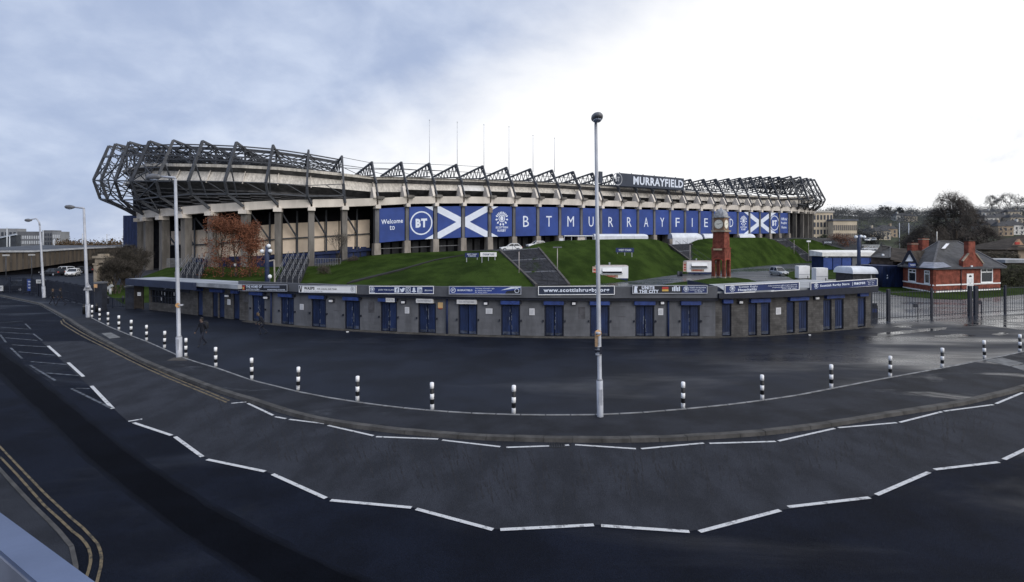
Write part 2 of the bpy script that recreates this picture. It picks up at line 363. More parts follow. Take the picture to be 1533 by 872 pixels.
mb.poly([V((p.x, p.y, .004)) for p in kerb[k0:-1]] + [V(p) for p in reversed(line)]); pave = tag(mb.build('pavement', PAVE, loc=(0, 20, .004)), kind='structure')
def strip(mb, pts, w, z, dash=None):          # a ribbon of width w on the level z along points
    pts = [V((p.x, p.y, z)) for p in pts]
    for i in range(len(pts) - 1):
        d = (pts[i + 1] - pts[i]).normalized(); n = V((-d.y, d.x, 0)) * w / 2
        d0 = (pts[i] - pts[i - 1]).normalized() if i else d; n0 = V((-d0.y - d.y, d0.x + d.x, 0)).normalized() * w / 2
        d1 = (pts[i + 2] - pts[i + 1]).normalized() if i < len(pts) - 2 else d; n1 = V((-d1.y - d.y, d1.x + d.x, 0)).normalized() * w / 2
        mb.face([pts[i] - n0, pts[i + 1] - n1, pts[i + 1] + n1, pts[i] + n0])
    return mb
def resample(pts, step):
    out = [pts[0].copy()]; acc = 0
    for a, b in zip(pts, pts[1:]):
        L = (b - a).length; t = step - acc
        while t <= L: out.append(a + (b - a) * (t / L)); t += step
        acc = (acc + L) % step
    return out
# pale stone edging blocks between pavement and forecourt
pts = resample(line[1:-1], .9)
ref = None
for a, b in zip(pts, pts[1:]):
    d = b - a; L = d.length
    if ref is None or abs(L - .9) > .02:
        m1 = MB(); m1.box(-L / 2 + .02, -.045, 0, L / 2 - .02, .045, .022); o = m1.build('edging_stone', M('edging_pale', (.20, .205, .215), .8, .3, 2), parent=pave); 
        o.data.transform(Matrix.Translation(ORG[pave.name]))
        if abs(L - .9) <= .02: ref = o
    else: o = ref.copy(); C.objects.link(o)
    o.location = (a + b) / 2 - ORG[pave.name]; o.rotation_euler = (0, 0, math.atan2(d.y, d.x))
# kerb stones
pts = resample(kerb[1:-1], .92); ref = None
for i, (a, b) in enumerate(zip(pts, pts[1:])):
    d = b - a; L = d.length
    if ref is None:
        m1 = MB(); m1.hexa([(-.455, -.13, ZR - .05), (.455, -.13, ZR - .05), (.455, .13, ZR - .05), (-.455, .13, ZR - .05)], [(-.455, -.10, .014), (.455, -.10, .014), (.455, .13, .014), (-.455, .13, .014)])
        ref = o = m1.build('kerbstone', KERB, parent=pave); o.data.transform(Matrix.Translation(ORG[pave.name]))
    else: o = ref.copy(); C.objects.link(o)
    o.location = (a + b) / 2 - ORG[pave.name] + V((0, 0, rnd.uniform(-.006, .006))); o.rotation_euler = (0, 0, math.atan2(d.y, d.x) + rnd.uniform(-.006, .006)); o.scale = (L / .92, 1, 1)
# carriageway surfacing and road markings
low = [(192, 632), (200, 634), (257, 652), (303, 684), (397, 706), (488, 746), (616, 760), (738, 793), (889, 786), (1032, 796), (1168, 764), (1302, 745), (1391, 707), (1495, 692), (1600, 650), (1700, 625)]
upk = [(x, y + 7) for x, y in kerb_px if 300 <= x <= 1700]
mb = MB(); mb.poly([G(x, y, ZR + .0068) for x, y in upk] + [G(x, y, ZR + .0068) for x, y in reversed(low)] + [G(x, y, ZR + .0068) for x, y in ((170, 612), (120, 566), (62, 512), (125, 511), (160, 521), (215, 549))])
tag(mb.build('lane_surfacing', LANE, parent=road))
def smooth(pts, n=6):                          # Catmull-Rom through the points
    out = []; P = [pts[0]] + list(pts) + [pts[-1]]
    for k in range(1, len(P) - 2):
        a, b, c, d = (V((*q[:2], 0)) for q in P[k - 1:k + 3])
        for t in range(n): t /= n; p = .5 * ((2 * b) + (c - a) * t + (2 * a - 5 * b + 4 * c - d) * t * t + (3 * b - a - 3 * c + d) * t ** 3); out.append((p.x, p.y))
    return out + [tuple(pts[-1])]
up_e = [(-160, 430), (-60, 484), (0, 526), (60, 572), (130, 628), (200, 684), (290, 744), (390, 800), (510, 856), (640, 905), (760, 940)]; lo_e = [(-160, 470), (-60, 520), (0, 560), (60, 616), (130, 682), (220, 756), (310, 820), (410, 880), (520, 935), (620, 975)]
for lay, (gr_, col) in enumerate(((9, (.0056, .0077, .0145)), (5, (.0046, .0062, .0115)), (1.5, (.0036, .0048, .0088)), (-2, None))):  # dark band across the road, darker in steps towards its middle
    mb = MB(); q_ = random.Random(lay); jit = lambda P, sg: [(x + q_.uniform(-1.5, 1.5), y + sg * gr_ + q_.uniform(-1.5, 1.5)) for x, y in smooth(P)]
    z = ZR + .0015 * (lay + 1); mb.poly([G(x, y, z) for x, y in jit(lo_e, 1)] + [G(x, y, z) for x, y in reversed(jit(up_e, -1))])
    mb.build('dark_strip', STRIP if col is None else M('asphalt_feather_%s' % 'abc'[lay], col, .8, .2, .6, bump=.5, bscale=40, spec=.06, grain=.3), parent=road)
def mark(seg, w, m, name, z=ZR + .011):
    mb = MB(); pts = [G(x, y, z) for x, y in seg]
    fine = [pts[0]]
    for a, b in zip(pts, pts[1:]):
        for k in range(1, 5): fine.append(a.lerp(b, k / 4))
    strip(mb, fine, w, z); return mb.build(name, m, parent=road)
for s in [[(192, 631), (213, 627.5)], [(200, 633), (257, 652)], [(262, 654), (303, 684)], [(310, 688), (397, 706)], [(408, 710), (488, 746)], [(495, 749), (616, 760)], [(623, 762), (738, 793)], [(749, 793), (889, 786)], [(900, 787), (1032, 796)], [(1047, 796), (1168, 764)], [(1180, 759), (1302, 745)], [(1312, 741), (1391, 707)], [(1399, 703), (1495, 692)], [(1503, 688), (1545, 668)]]:
    mark(s, .115, WHITEP, 'zigzag_line')
for s in [[(346, 604), (369, 602)], [(371, 604), (409, 622)], [(412, 624), (428, 627)], [(433, 628), (486, 634.5)], [(491, 637), (559, 652.5)], [(563, 654), (656, 657.5)], [(662, 659), (749, 669)], [(758, 670), (822, 667.8)], [(846, 667), (852, 666.4)], [(861, 666), (952, 672)], [(960, 672), (1053.6, 663.5)], [(1062, 664), (1161, 661)], [(1165.5, 660.4), (1249.6, 641.5)], [(1254.6, 640.5), (1342.5, 633)], [(1347, 632.5), (1410, 616.5)], [(1413, 615.8), (1487, 606)], [(1491, 604.6), (1531, 588)]]:
    mark(s, .10, WHITEP, 'zigzag_line')
for s in [[(137, 578), (169, 612)], [(102, 543), (125, 564)], [(72, 518), (90, 534)]]: mark(s, .13, WHITEP, 'centre_line')
for s in [[(50, 500), (63, 510)], [(38, 485), (46, 493)], [(0, 501), (9, 513)], [(16, 521), (33, 537)], [(45, 547), (83, 570)], [(107, 582), (166, 611)]]: mark(s, .10, FADEDP, 'edge_line')
for s in [[(0, 483.5), (35, 481)], [(0, 490), (42, 493)], [(0, 497.5), (48, 500.5)], [(8, 506), (56, 510)], [(18, 516.5), (70, 519.6)], [(28, 527), (82, 532)], [(46, 541.6), (101, 546)], [(69, 558.6), (118, 562.6)], [(114, 581.5), (134, 582)]]: mark(s, .12, FADEDP, 'hatch_line')
yl = [(94, 478), (97, 482.5), (108, 489.5), (122, 498), (137, 506), (165, 520), (196, 536), (225, 550), (254, 563), (278, 573), (300, 582), (322, 591), (343, 600)]
mark(yl, .09, YELP, 'yellow_line'); mark([(x - 4 if i else x - 3, y + 2.6) for i, (x, y) in enumerate(yl)], .09, YELP, 'yellow_line')
mark([(-20, 648), (0, 669), (26.6, 697), (66.5, 738.5), (106.5, 775.7), (125, 791), (138, 805), (146, 814), (150, 824), (152, 835), (151, 848), (146, 868), (140, 890)], .055, YELP, 'yellow_line')
mark([(0, 684), (26.6, 712), (66.5, 757), (90, 778), (109, 796), (120, 804), (128, 813), (133, 821), (135.7, 832), (135.5, 842), (133, 853), (128, 868), (124, 890)], .055, YELP, 'yellow_line')
mark([(-40, 455), (0, 444.5), (30, 450.5), (60, 457), (93, 476)][1:], .12, FADEDP, 'edge_line')
# tyre and tar streaks worn across the lane: shallow dark sealant strips
mb = MB(); rs = random.Random(3)
for k in range(380):
    px = rs.uniform(300, 1500); t = (px - 840) / 660
    yk = interp(kerb_px, px) + rs.uniform(22, 105) * (1 - .35 * abs(t))
    p = G(px, yk, ZR + .0085); d = V((rs.uniform(-.1, .1) + t * .9, 1, 0)).normalized()
    L = rs.uniform(.4, 1.3); w = rs.uniform(.008, .024)
    for j in range(3):
        p.z = ZR + .0085 + k * .000006 + j * .0000018; d.z = 0
        c = p + d * L * j * .5 + V((rs.uniform(-.03, .03), 0, 0)); n = V((d.y, -d.x, 0)) * w
        mb.face([c - n, c + n * .7, c + d * L * .4 + n * .5, c + d * L * .4 - n])
tag(mb.build('tar_streaks', STREAK, parent=road), kind='stuff')
# near pavement in the bottom left corner
nk = [(-60, 640), (0, 704), (40, 748), (82.5, 790), (97, 806), (109, 822), (113, 848), (112, 880), (100, 960)]
nkp = [G(x, y, 0) for x, y in nk]
mb = MB(); mb.poly(nkp + [V((-1.4, 5.6, 0)), V((-14, 5.6, 0)), V((-22, 12, 0)), V((-22, 17, 0))][:0] + [V((-6, 6, 0)), V((-18, 14, 0))]); npv = tag(mb.build('near_pavement', PAVE, loc=(-6, 10, 0)), kind='structure')
pts = resample(nkp, .92)
for a, b in zip(pts, pts[1:]):
    d = b - a; o = ref.copy(); C.objects.link(o); o.parent = npv; o.location = (a + b) / 2 - ORG[npv.name]; o.rotation_euler = (0, 0, math.atan2(d.y, d.x)); o.scale = (d.length / .92, .34, 1)
# drain grate in the gutter, access covers and paving slabs
def flat(name, px, label, cat, m, z=.012, group=None, th=.012):
    mb = MB(); P = [G(x, y, z) for x, y in px]; mb.prism([p - V((0, 0, th)) for p in P], (0, 0, th)); o = mb.build(name, m); return tag(o, label, cat, group)
gr = empty('drain_grate', G(834, 668, ZR), 'small dark iron drain grate in the gutter by the pale kerb', 'drain')
mb = MB(); c = G(834, 668, ZR)
mb.box(c.x - .25, c.y - .16, ZR, c.x + .25, c.y - .13, ZR + .02); mb.box(c.x - .25, c.y + .13, ZR, c.x + .25, c.y + .16, ZR + .02); mb.build('frame', BLACKP, gr)
for k in range(7): m2 = MB(); x = c.x - .23 + k * .075; m2.box(x - .018, c.y - .13, ZR, x + .018, c.y + .13, ZR + .018); m2.build('bar', BLACKP, gr)
flat('paving_slab', [(152, 499.5), (166, 498), (180, 505), (164, 507)], 'worn pale paving slab set in the pavement behind the double yellow lines', 'paving slab', PAVSLAB, .016)
flat('paving_slab', [(1475, 539.5), (1500, 535.5), (1533, 544), (1511, 548.5)], 'large pale paving slab at the right end of the pavement beside a bollard', 'paving slab', PAVSLAB, .016)
flat('paving_slab', [(1514, 549), (1540, 545), (1580, 553), (1548, 560)], 'pale paving slab cut off by the right edge of the photo', 'paving slab', PAVSLAB, .016)
flat('access_cover', [(260, 535.5), (283, 534), (280, 540), (250, 540)], 'brownish patch of paving at the foot of the tall left lamp post', 'paving slab', M('patch_brown', (.06, .055, .05), .8, .3, 3), .010)
# bridge rail in the bottom left corner, right in front of the camera
zr = 5.3
def rail_pt(px, py, z): return G(px, py, z)
a0, a1 = G(-160, 650, zr), G(230, 936, zr); b0, b1 = G(-160, 686, zr), G(175, 974, zr)
br = empty('bridge_rail', (a0 + b1) / 2 * 1.0, 'blue-grey painted metal bridge parapet rail in the bottom left corner', 'bridge rail')
mb = MB(); dz = V((0, 0, .05)); mb.hexa([b0 - dz, b1 - dz, a1 - dz, a0 - dz], [b0, b1, a1, a0]); mb.build('top_rail', BRIDGE, br)
e = (b0 - a0).normalized(); mb = MB(); mb.hexa([b0 + e * .01 - dz * 3, b1 + e * .01 - dz * 3, b1 - e * .02 - dz * 3, b0 - e * .02 - dz * 3], [b0 + e * .03 - dz * .3, b1 + e * .03 - dz * .3, b1 - e * .0 - dz * .3, b0 - e * .0 - dz * .3]); mb.build('rail_lip', M('rail_lip_grey', (.20, .22, .28), .5, .15, 3), br)
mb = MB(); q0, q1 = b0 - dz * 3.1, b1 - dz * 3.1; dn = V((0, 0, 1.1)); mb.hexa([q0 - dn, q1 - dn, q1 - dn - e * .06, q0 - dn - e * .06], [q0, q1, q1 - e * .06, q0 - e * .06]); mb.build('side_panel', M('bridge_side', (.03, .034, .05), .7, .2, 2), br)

# ------------------------------------------------------------------ stadium plan: columns along the facade
def Yline(px): return 132.9 / (1 - .617 * (px - CX) / FX)
CPX = [215.5, 209, 220, 244, 277, 317.5, 367, 416.5, 466, 515.5, 564, 609, 651.4, 692.8, 732.5, 768.8, 804.8, 837.7, 869.7, 899, 928.4, 954.5, 979, 1002.6, 1025, 1046.4, 1066.5, 1084.8, 1104, 1121.4, 1137, 1152, 1166, 1180.3, 1191, 1202, 1209, 1215, 1217]
YF = {215.5: 130, 209: 122, 220: 117, 244: 112, 277: 108, 317.5: 106, 367: 105, 416.5: 106, 466: 108, 1191: 199.5, 1202: 206, 1209: 213, 1215: 221, 1217: 230}
CY = [YF.get(p, Yline(p)) for p in CPX]
CP = [V(((p - CX) / FX * y, y, 0)) for p, y in zip(CPX, CY)]
NC = len(CP); TN = []; NN = []
for i in range(NC):
    t = (CP[min(i + 1, NC - 1)] - CP[max(i - 1, 0)]).normalized(); TN.append(t); NN.append(V((t.y, -t.x, 0)))
zb_y = {0: 330, 1: 329, 2: 327.6, 3: 325.7, 4: 323, 5: 319.3, 6: 316.5, 7: 313.5, 8: 312, 9: 310.8, 10: 309, 11: 306.6, 12: 305.8, 13: 305.6, 14: 306, 15: 306.5, 17: 307.6, 19: 309.7, 22: 311.8, 24: 313, 26: 314.3, 30: 316, 33: 317, 34: 317.5, 36: 318.5, 38: 319.5}
zbt = sorted(zb_y.items())
Z0 = [CH + (HY - interp(zbt, i)) * CY[i] / FX for i in range(NC)]
HC = [interp([(0, 11), (3, 10.9), (5, 9.5), (7, 8.3), (9, 7.2), (10, 6.5), (12, 6.05), (19, 6.05), (33, 5.3), (35, 6.2), (38, 7.6)], i) for i in range(NC)]
HA = [interp([(9, 10.7), (10, 9.9), (12, 9.7), (16, 9.6), (25, 9.8), (27, 10.5), (29, 11.5), (31, 12.6), (33, 13.0)], i) for i in range(NC)]
ZT = [interp([(0, 0), (3, .6), (7, 1.3), (8, 1.6), (9, 2.9), (10, 3.7), (13, 4.5), (15, 5.0), (17, 5.6), (23, 6.0), (31, 7.8), (33, 8.4), (38, 8.6)], i) for i in range(NC)]
TO = [interp([(0, 3.2), (3, 3.0), (4, 2.2), (5, 1.5), (6, 1.0), (7, .4), (8, -.3), (9, -1.0), (10, -1.7), (33, -1.5), (35, .3), (38, 1.2)], i) for i in range(NC)]
def cpt(i, s, z, rel=True): return V((CP[i].x + NN[i].x * s, CP[i].y + NN[i].y * s, (Z0[i] + z) if rel else z))
def tgt(i, s, px, py):                         # node at outward distance s whose place in the photo is known
    k = (px - CX) / FX; p = CP[i] + NN[i] * s; q = (k * p.y - p.x) / (TN[i].x - k * TN[i].y); p = p + TN[i] * q
    return A(px, py, p.y)
def fac(i, f, s, z):                           # point on the facade between column i and i+1
    a = CP[i] + NN[i] * s; b = CP[i + 1] + NN[i + 1] * s; p = a.lerp(b, f); return V((p.x, p.y, Z0[i] + (Z0[i + 1] - Z0[i]) * f + z))

# ------------------------------------------------------------------ grass bank, terrace, steps
FT = [(195, 60), (460, 62), (700, 66), (800, 74), (880, 80), (950, 88.6), (1010, 105), (1050, 114), (1090, 126), (1150, 152), (1208, 172), (1262, 172), (1290, 168)]
CRY = [(195, 418, 100), (213, 415, 100), (250, 401, 104), (300, 400, 101), (400, 400, 101), (466, 399, 104), (500, 396, 106), (520, 389, 108), (545, 384, 110), (564, 382, 112), (609, 379, 115), (651, 377.5, 118), (693, 376, 117), (735, 375.6, 101), (760, 376.6, 100), (785, 372, 103), (800, 366, 106), (830, 361, 110), (890, 359, 114), (940, 358, 122), (975, 358, 130), (986, 360, 134), (1004, 367, 148), (1030, 366, 150), (1043, 359.5, 153), (1060, 357, 156), (1090, 356, 160), (1145, 356, 172), (1160, 360, 178), (1178, 359.5, 183), (1190, 357.5, 186), (1215, 359, 191), (1240, 367, 190), (1262, 373, 184), (1290, 380, 175)]
CRh = [(a, b) for a, b, c in CRY]; CRd = [(a, c) for a, b, c in CRY]
def bank(px, v):
    Y0 = interp(FT, px); Y1 = interp(CRd, px); z1 = CH - (interp(CRh, px) - HY) * Y1 / FX; z0 = -.03
    Y = Y0 + (Y1 - Y0) * v; z = z0 + (z1 - z0) * v; return V(((px - CX) / FX * Y, Y, z))
def bank_at(px, py):
    lo_, hi_ = 0, 1
    for _ in range(30):
        m = (lo_ + hi_) / 2; p = bank(px, m); y = HY + (CH - p.z) * FX / p.y
        if y > py: lo_ = m
        else: hi_ = m
    return bank(px, lo_)
cols = [195 + 5 * k for k in range(220)]; rows = 16; mb = MB(); vs = []; fs = []; rb = random.Random(5)
for i, px in enumerate(cols):
    for j in range(rows):
        p = bank(px, j / (rows - 1)); vs.append(p + V((0, 0, rb.uniform(-.05, .05) if 0 < j < rows - 1 else 0)))
for i in range(len(cols) - 1):
    for j in range(rows - 1): fs.append((i * rows + j, (i + 1) * rows + j, (i + 1) * rows + j + 1, i * rows + j + 1))
mb.idx(vs, fs, True); tag(mb.build('grass_bank', GRASS, loc=(0, 90, 0)), kind='structure')
zt_px = [(CPX[i], ZT[i]) for i in range(1, NC - 1)]; fy_px = [(CPX[i], CY[i]) for i in range(1, NC - 1)]
mb = MB(); vs = []; fs = []
for px in cols:
    a = bank(px, 1); z = interp(zt_px, px); yf = max(interp(fy_px, px), a.y + 1); k = (px - CX) / FX
    vs += [V((a.x, a.y, a.z - .02)), V((k * (a.y * .6 + yf * .4), a.y * .6 + yf * .4, a.z * .25 + z * .75 - .03)), V((k * yf, yf, z)), V((k * (yf + 40), yf + 40, z))]
for i in range(len(cols) - 1):
    for j in range(3): fs.append((i * 4 + j, (i + 1) * 4 + j, (i + 1) * 4 + j + 1, i * 4 + j + 1))
mb.idx(vs, fs); tag(mb.build('terrace', M('terrace_asphalt', (.035, .037, .042), .8, .25, .3, spec=.2), loc=(0, 130, 0)), kind='structure')
# dark path edge running up the left lawn
mb = MB(); pp = [(519, 426), (545, 419.5), (575, 412), (600, 405.5), (625, 398), (650, 391), (672, 386.5), (694, 382.8)]
ws = [.55, .55, .5, .45, .4, .35, .2, .08]
P = [bank_at(x, y) + V((0, 0, .16)) for x, y in pp]
for a, b, wa, wb in zip(P, P[1:], ws, ws[1:]):
    up = V((0, .95, .08)); mb.hexa([a - V((0, 0, .2)), b - V((0, 0, .2)), b + up * wb * 5 - V((0, 0, .2)), a + up * wa * 5 - V((0, 0, .2))], [a, b, b + up * wb * 5, a + up * wa * 5])
tag(mb.build('lawn_path', M('path_dark', (.014, .014, .016), .9, .3, 1)), kind='structure')
def stairs(tl, tr, bl, brr, n, label, rails=2):
    P = [bank_at(*q) for q in (tl, tr, bl, brr)]; up = V((0, 0, .22))
    root = empty('staircase', (P[2] + P[3]) / 2, label, 'steps', 'flights of steps up the grass bank')
    fl = 3
    for f in range(fl):
        mb = MB(); k0, k1 = f / fl, (f + 1) / fl - .03
        for k in range(n):
            t0 = k0 + (k1 - k0) * k / n; t1 = k0 + (k1 - k0) * (k + 1) / n
            l0, l1 = P[2].lerp(P[0], t0) + up, P[2].lerp(P[0], t1) + up; r0, r1 = P[3].lerp(P[1], t0) + up, P[3].lerp(P[1], t1) + up
            lz = V((l0.x, l0.y, l1.z)); rz = V((r0.x, r0.y, r1.z))
            mb.face([l0, r0, rz, lz]); mb.face([lz, rz, r1, l1])
        mb.build('step_flight', STEP, root)
        mb = MB(); l0, l1 = P[2].lerp(P[0], k1) + up, P[2].lerp(P[0], k1 + .03) + up; r0, r1 = P[3].lerp(P[1], k1) + up, P[3].lerp(P[1], k1 + .03) + up
        mb.hexa([l0 - V((0, 0, .4)), r0 - V((0, 0, .4)), r1 - V((0, 0, .4)), l1 - V((0, 0, .4))], [l0 + V((0, 0, .03)), r0 + V((0, 0, .03)), r1, l1]); mb.build('landing', M('landing_grey', (.085, .09, .105), .7, .25, 1), root)
    for a, b in ((P[2], P[0]), (P[3], P[1])):
        mb = MB(); mb.bar(a + up * .5, b + up * .5, .35, .6); mb.build('side_wall', M('stair_wall', (.075, .07, .068), .85, .3, 1), root)
    for f in (.33, .66):
        mb = MB()
        a = P[2].lerp(P[3], f) + up; b = P[0].lerp(P[1], f) + up; h = V((0, 0, .95)); mb.bar(a + h, b + h, .06)
        for k in range(9): q = a.lerp(b, k / 8); mb.bar(q, q + h, .05)
        mb.build('handrail', FRAMEK, root)
stairs((748, 377), (806, 373), (803, 430), (852, 430), 10, 'broad dark flight of steps nearest the middle of the grass bank')
stairs((1001, 367.6), (1033, 366), (1047, 402), (1074, 396), 10, 'dark flight of steps behind the catering trailer and clock tower')
stairs((1161, 361), (1178, 360), (1208, 393), (1222, 391), 10, 'narrow dark flight of steps far right beside the stadium end')
# yard surfaces
def sheet(name, px, m, z=.004):
    mb = MB(); mb.poly([G(x, y, z) for x, y in px]); return tag(mb.build(name, m), kind='structure')
sheet('yard_road', [(780, 432), (905, 424), (950, 420), (1010, 411), (1070, 405), (1120, 401), (1208, 392.5), (1262, 388), (1300, 389), (1310, 420), (1330, 436), (1560, 443), (1640, 462), (1533, 470), (1420, 478), (1310, 486), (1200, 450), (1000, 445)], YARD)
sheet('lawn', [(985, 428), (1010, 423.5), (1040, 420), (1062, 417), (1100, 415.5), (1120, 418), (1142, 425), (1150, 436), (985, 436)], GRASS, .010)
sheet('lawn', [(1308, 433), (1322, 429.5), (1352, 428), (1420, 422), (1540, 420), (1600, 432), (1533, 441), (1480, 446), (1430, 449), (1400, 448), (1335, 442)], GRASS, .010)
sheet('lawn', [(1168, 409), (1190, 406), (1262, 402), (1262, 418), (1190, 420)], GRASS, .010)
sheet('lawn', [(150, 436), (160, 428), (240, 424), (240, 452), (186, 456)], GRASS, .010)

# ------------------------------------------------------------------ stadium
ST = empty('stadium', V((20, 150, 0)), 'huge rugby stadium with dark steel lattice roof frame, concrete columns and pale beams', 'stadium')
for i in range(NC):                            # concrete columns, wider at the foot
    if i == 0: continue
    t, n = TN[i], NN[i]; zt = ZT[i] - .6; left = i < 10
    w = interp([(1, 1.35), (6, 1.3), (9, 1.05), (11, .72), (32, .72), (34, 1.0), (37, 1.3)], i); dp = 1.5 if left else 1.2
    mb = MB(); c = CP[i] - n * .3
    mb.hexa([c + t * (a * w / 2) + n * (b * dp / 2) + V((0, 0, zt)) for a, b in ((-1, 1), (1, 1), (1, -1), (-1, -1))],
            [c + t * (a * w / 2) + n * (b * dp / 2) + V((0, 0, Z0[i])) for a, b in ((-1, 1), (1, 1), (1, -1), (-1, -1))])
    if not left and i < 34:                    # stout foot below the banner
        zf = Z0[i] - 8.0; mb.build('column', CONCG, ST); mb = MB(); mb.hexa([c + t * (a * .75) + n * (b * .95) + V((0, 0, zt)) for a, b in ((-1, 1), (1, 1), (1, -1), (-1, -1))], [c + t * (a * .68) + n * (b * .85) + V((0, 0, zf)) for a, b in ((-1, 1), (1, 1), (1, -1), (-1, -1))])
        mb.build('column_foot', CONC, ST)
    else: mb.build('column', CONCD, ST)
    mb = MB(); c = CP[i] + n * .15
    mb.obox(c + V((0, 0, Z0[i] - .15)), t, n, (0, 0, 1), w * .62, 1.0, .4); mb.build('column_head', BEAM, ST)
for i in range(NC - 1):                        # beams bay by bay
    mb = MB(); h = 1.7
    def q(f, s, z): return fac(i, f, s, z)
    f0, f1 = .03, .97
    mb.hexa([q(f0, .55, .12), q(f1, .55, .12), q(f1, -.6, .12), q(f0, -.6, .12)], [q(f0, .75, h), q(f1, .75, h), q(f1, -.6, h), q(f0, -.6, h)])
    mb.build('beam', BEAM, ST)
    if i >= 10 and i < 35:                     # pale fins standing on the beam beside each strut
        mb = MB(); t, n = TN[i], NN[i]; b = cpt(i, .4, 1.65) - t * .1; th = V(t) * .28
        pr = [b + n * .75, b + n * .75 + V((0, 0, .3)), b - n * .35 + V((0, 0, 2.4)), b - n * 1.0 + V((0, 0, 2.4)), b - n * 1.9]
        mb.prism([p - th * 3.3 for p in pr], th * 2.0); mb.build('fin', BEAM, ST)
        mb = MB(); mb.obox(cpt(i, 1.05, 1.75) + t * .45, t, n, (0, 0, 1), .75, .55, .3); mb.build('bracket', CONCD, ST)
    hc0, hc1 = HC[i], HC[i + 1]
    def r(f, s, a, rel):                       # height measured from the coping (rel) or the beam
        return fac(i, f, s + (TO[i] + (TO[i + 1] - TO[i]) * f if rel else 0), (hc0 + (hc1 - hc0) * f + a) if rel else a)
    mb = MB(); mb.hexa([r(0, 0, -.55, 1), r(1, 0, -.55, 1), r(1, -1.4, -.55, 1), r(0, -1.4, -.55, 1)], [r(0, .1, 0, 1), r(1, .1, 0, 1), r(1, -1.4, 0, 1), r(0, -1.4, 0, 1)]); mb.build('coping', TIER, ST)
    pan = -2.75 if i > 10 else -3.3
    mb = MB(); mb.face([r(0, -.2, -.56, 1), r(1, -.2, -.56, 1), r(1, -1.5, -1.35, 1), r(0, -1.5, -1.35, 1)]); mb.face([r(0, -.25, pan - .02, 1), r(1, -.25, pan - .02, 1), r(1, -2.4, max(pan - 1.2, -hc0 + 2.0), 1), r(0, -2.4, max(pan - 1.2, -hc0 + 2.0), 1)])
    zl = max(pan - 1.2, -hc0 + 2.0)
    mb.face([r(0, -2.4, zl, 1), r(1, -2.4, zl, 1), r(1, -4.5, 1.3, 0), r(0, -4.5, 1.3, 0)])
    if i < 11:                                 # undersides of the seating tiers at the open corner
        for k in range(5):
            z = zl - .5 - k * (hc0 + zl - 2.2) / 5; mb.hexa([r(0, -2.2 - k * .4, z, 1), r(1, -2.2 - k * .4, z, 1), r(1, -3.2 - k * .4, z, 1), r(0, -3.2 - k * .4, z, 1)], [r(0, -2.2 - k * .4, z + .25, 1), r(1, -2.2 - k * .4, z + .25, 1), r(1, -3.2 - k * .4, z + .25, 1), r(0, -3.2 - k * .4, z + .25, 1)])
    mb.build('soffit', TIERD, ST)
    g = .015 if i > 10 else .01
    mb = MB(); mb.hexa([r(g, -.2, pan, 1), r(1 - g, -.2, pan, 1), r(1 - g, -.7, pan, 1), r(g, -.7, pan, 1)], [r(g, -1.35, -1.3, 1), r(1 - g, -1.35, -1.3, 1), r(1 - g, -1.85, -1.3, 1), r(g, -1.85, -1.3, 1)]); mb.build('tier_panel', TIER if i not in (13,) else M('new_panel', (.74, .74, .74), .6, .08, 1), ST)
    if i < 11:
        mb = MB(); mb.bar(r(0, .05, pan - .3, 1), r(0, -1.3, -.7, 1), .16); mb.build('panel_rib', BEAM, ST)
# the closed back of the bowl and the covered concourse below
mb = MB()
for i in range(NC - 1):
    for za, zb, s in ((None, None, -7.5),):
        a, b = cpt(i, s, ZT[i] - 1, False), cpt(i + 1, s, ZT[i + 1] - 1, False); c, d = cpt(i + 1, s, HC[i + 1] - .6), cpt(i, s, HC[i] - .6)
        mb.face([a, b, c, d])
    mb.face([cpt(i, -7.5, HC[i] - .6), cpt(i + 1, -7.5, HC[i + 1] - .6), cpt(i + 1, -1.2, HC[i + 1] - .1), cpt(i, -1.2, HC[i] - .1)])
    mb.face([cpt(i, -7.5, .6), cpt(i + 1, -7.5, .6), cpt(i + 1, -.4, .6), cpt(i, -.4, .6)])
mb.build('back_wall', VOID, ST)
for a_, b_, y_, lo_z, hi_z in ((199, 262, 131, -.4, 20.5), (226, 420, 124, -.4, 20), (1183, 1211, 226, 8, 24)):  # dark slabs added to shut out sky and stand for interior shade
    mb = MB(); a, b = A(a_, 365, y_), A(b_, 365, y_ - (5 if a_ < 1000 else -8)); mb.prism([V((a.x, a.y, lo_z)), V((b.x, b.y, lo_z)), V((b.x, b.y, hi_z)), V((a.x, a.y, hi_z))], (0, 1.5, 0)); mb.build('dark_backing', VOID, ST)
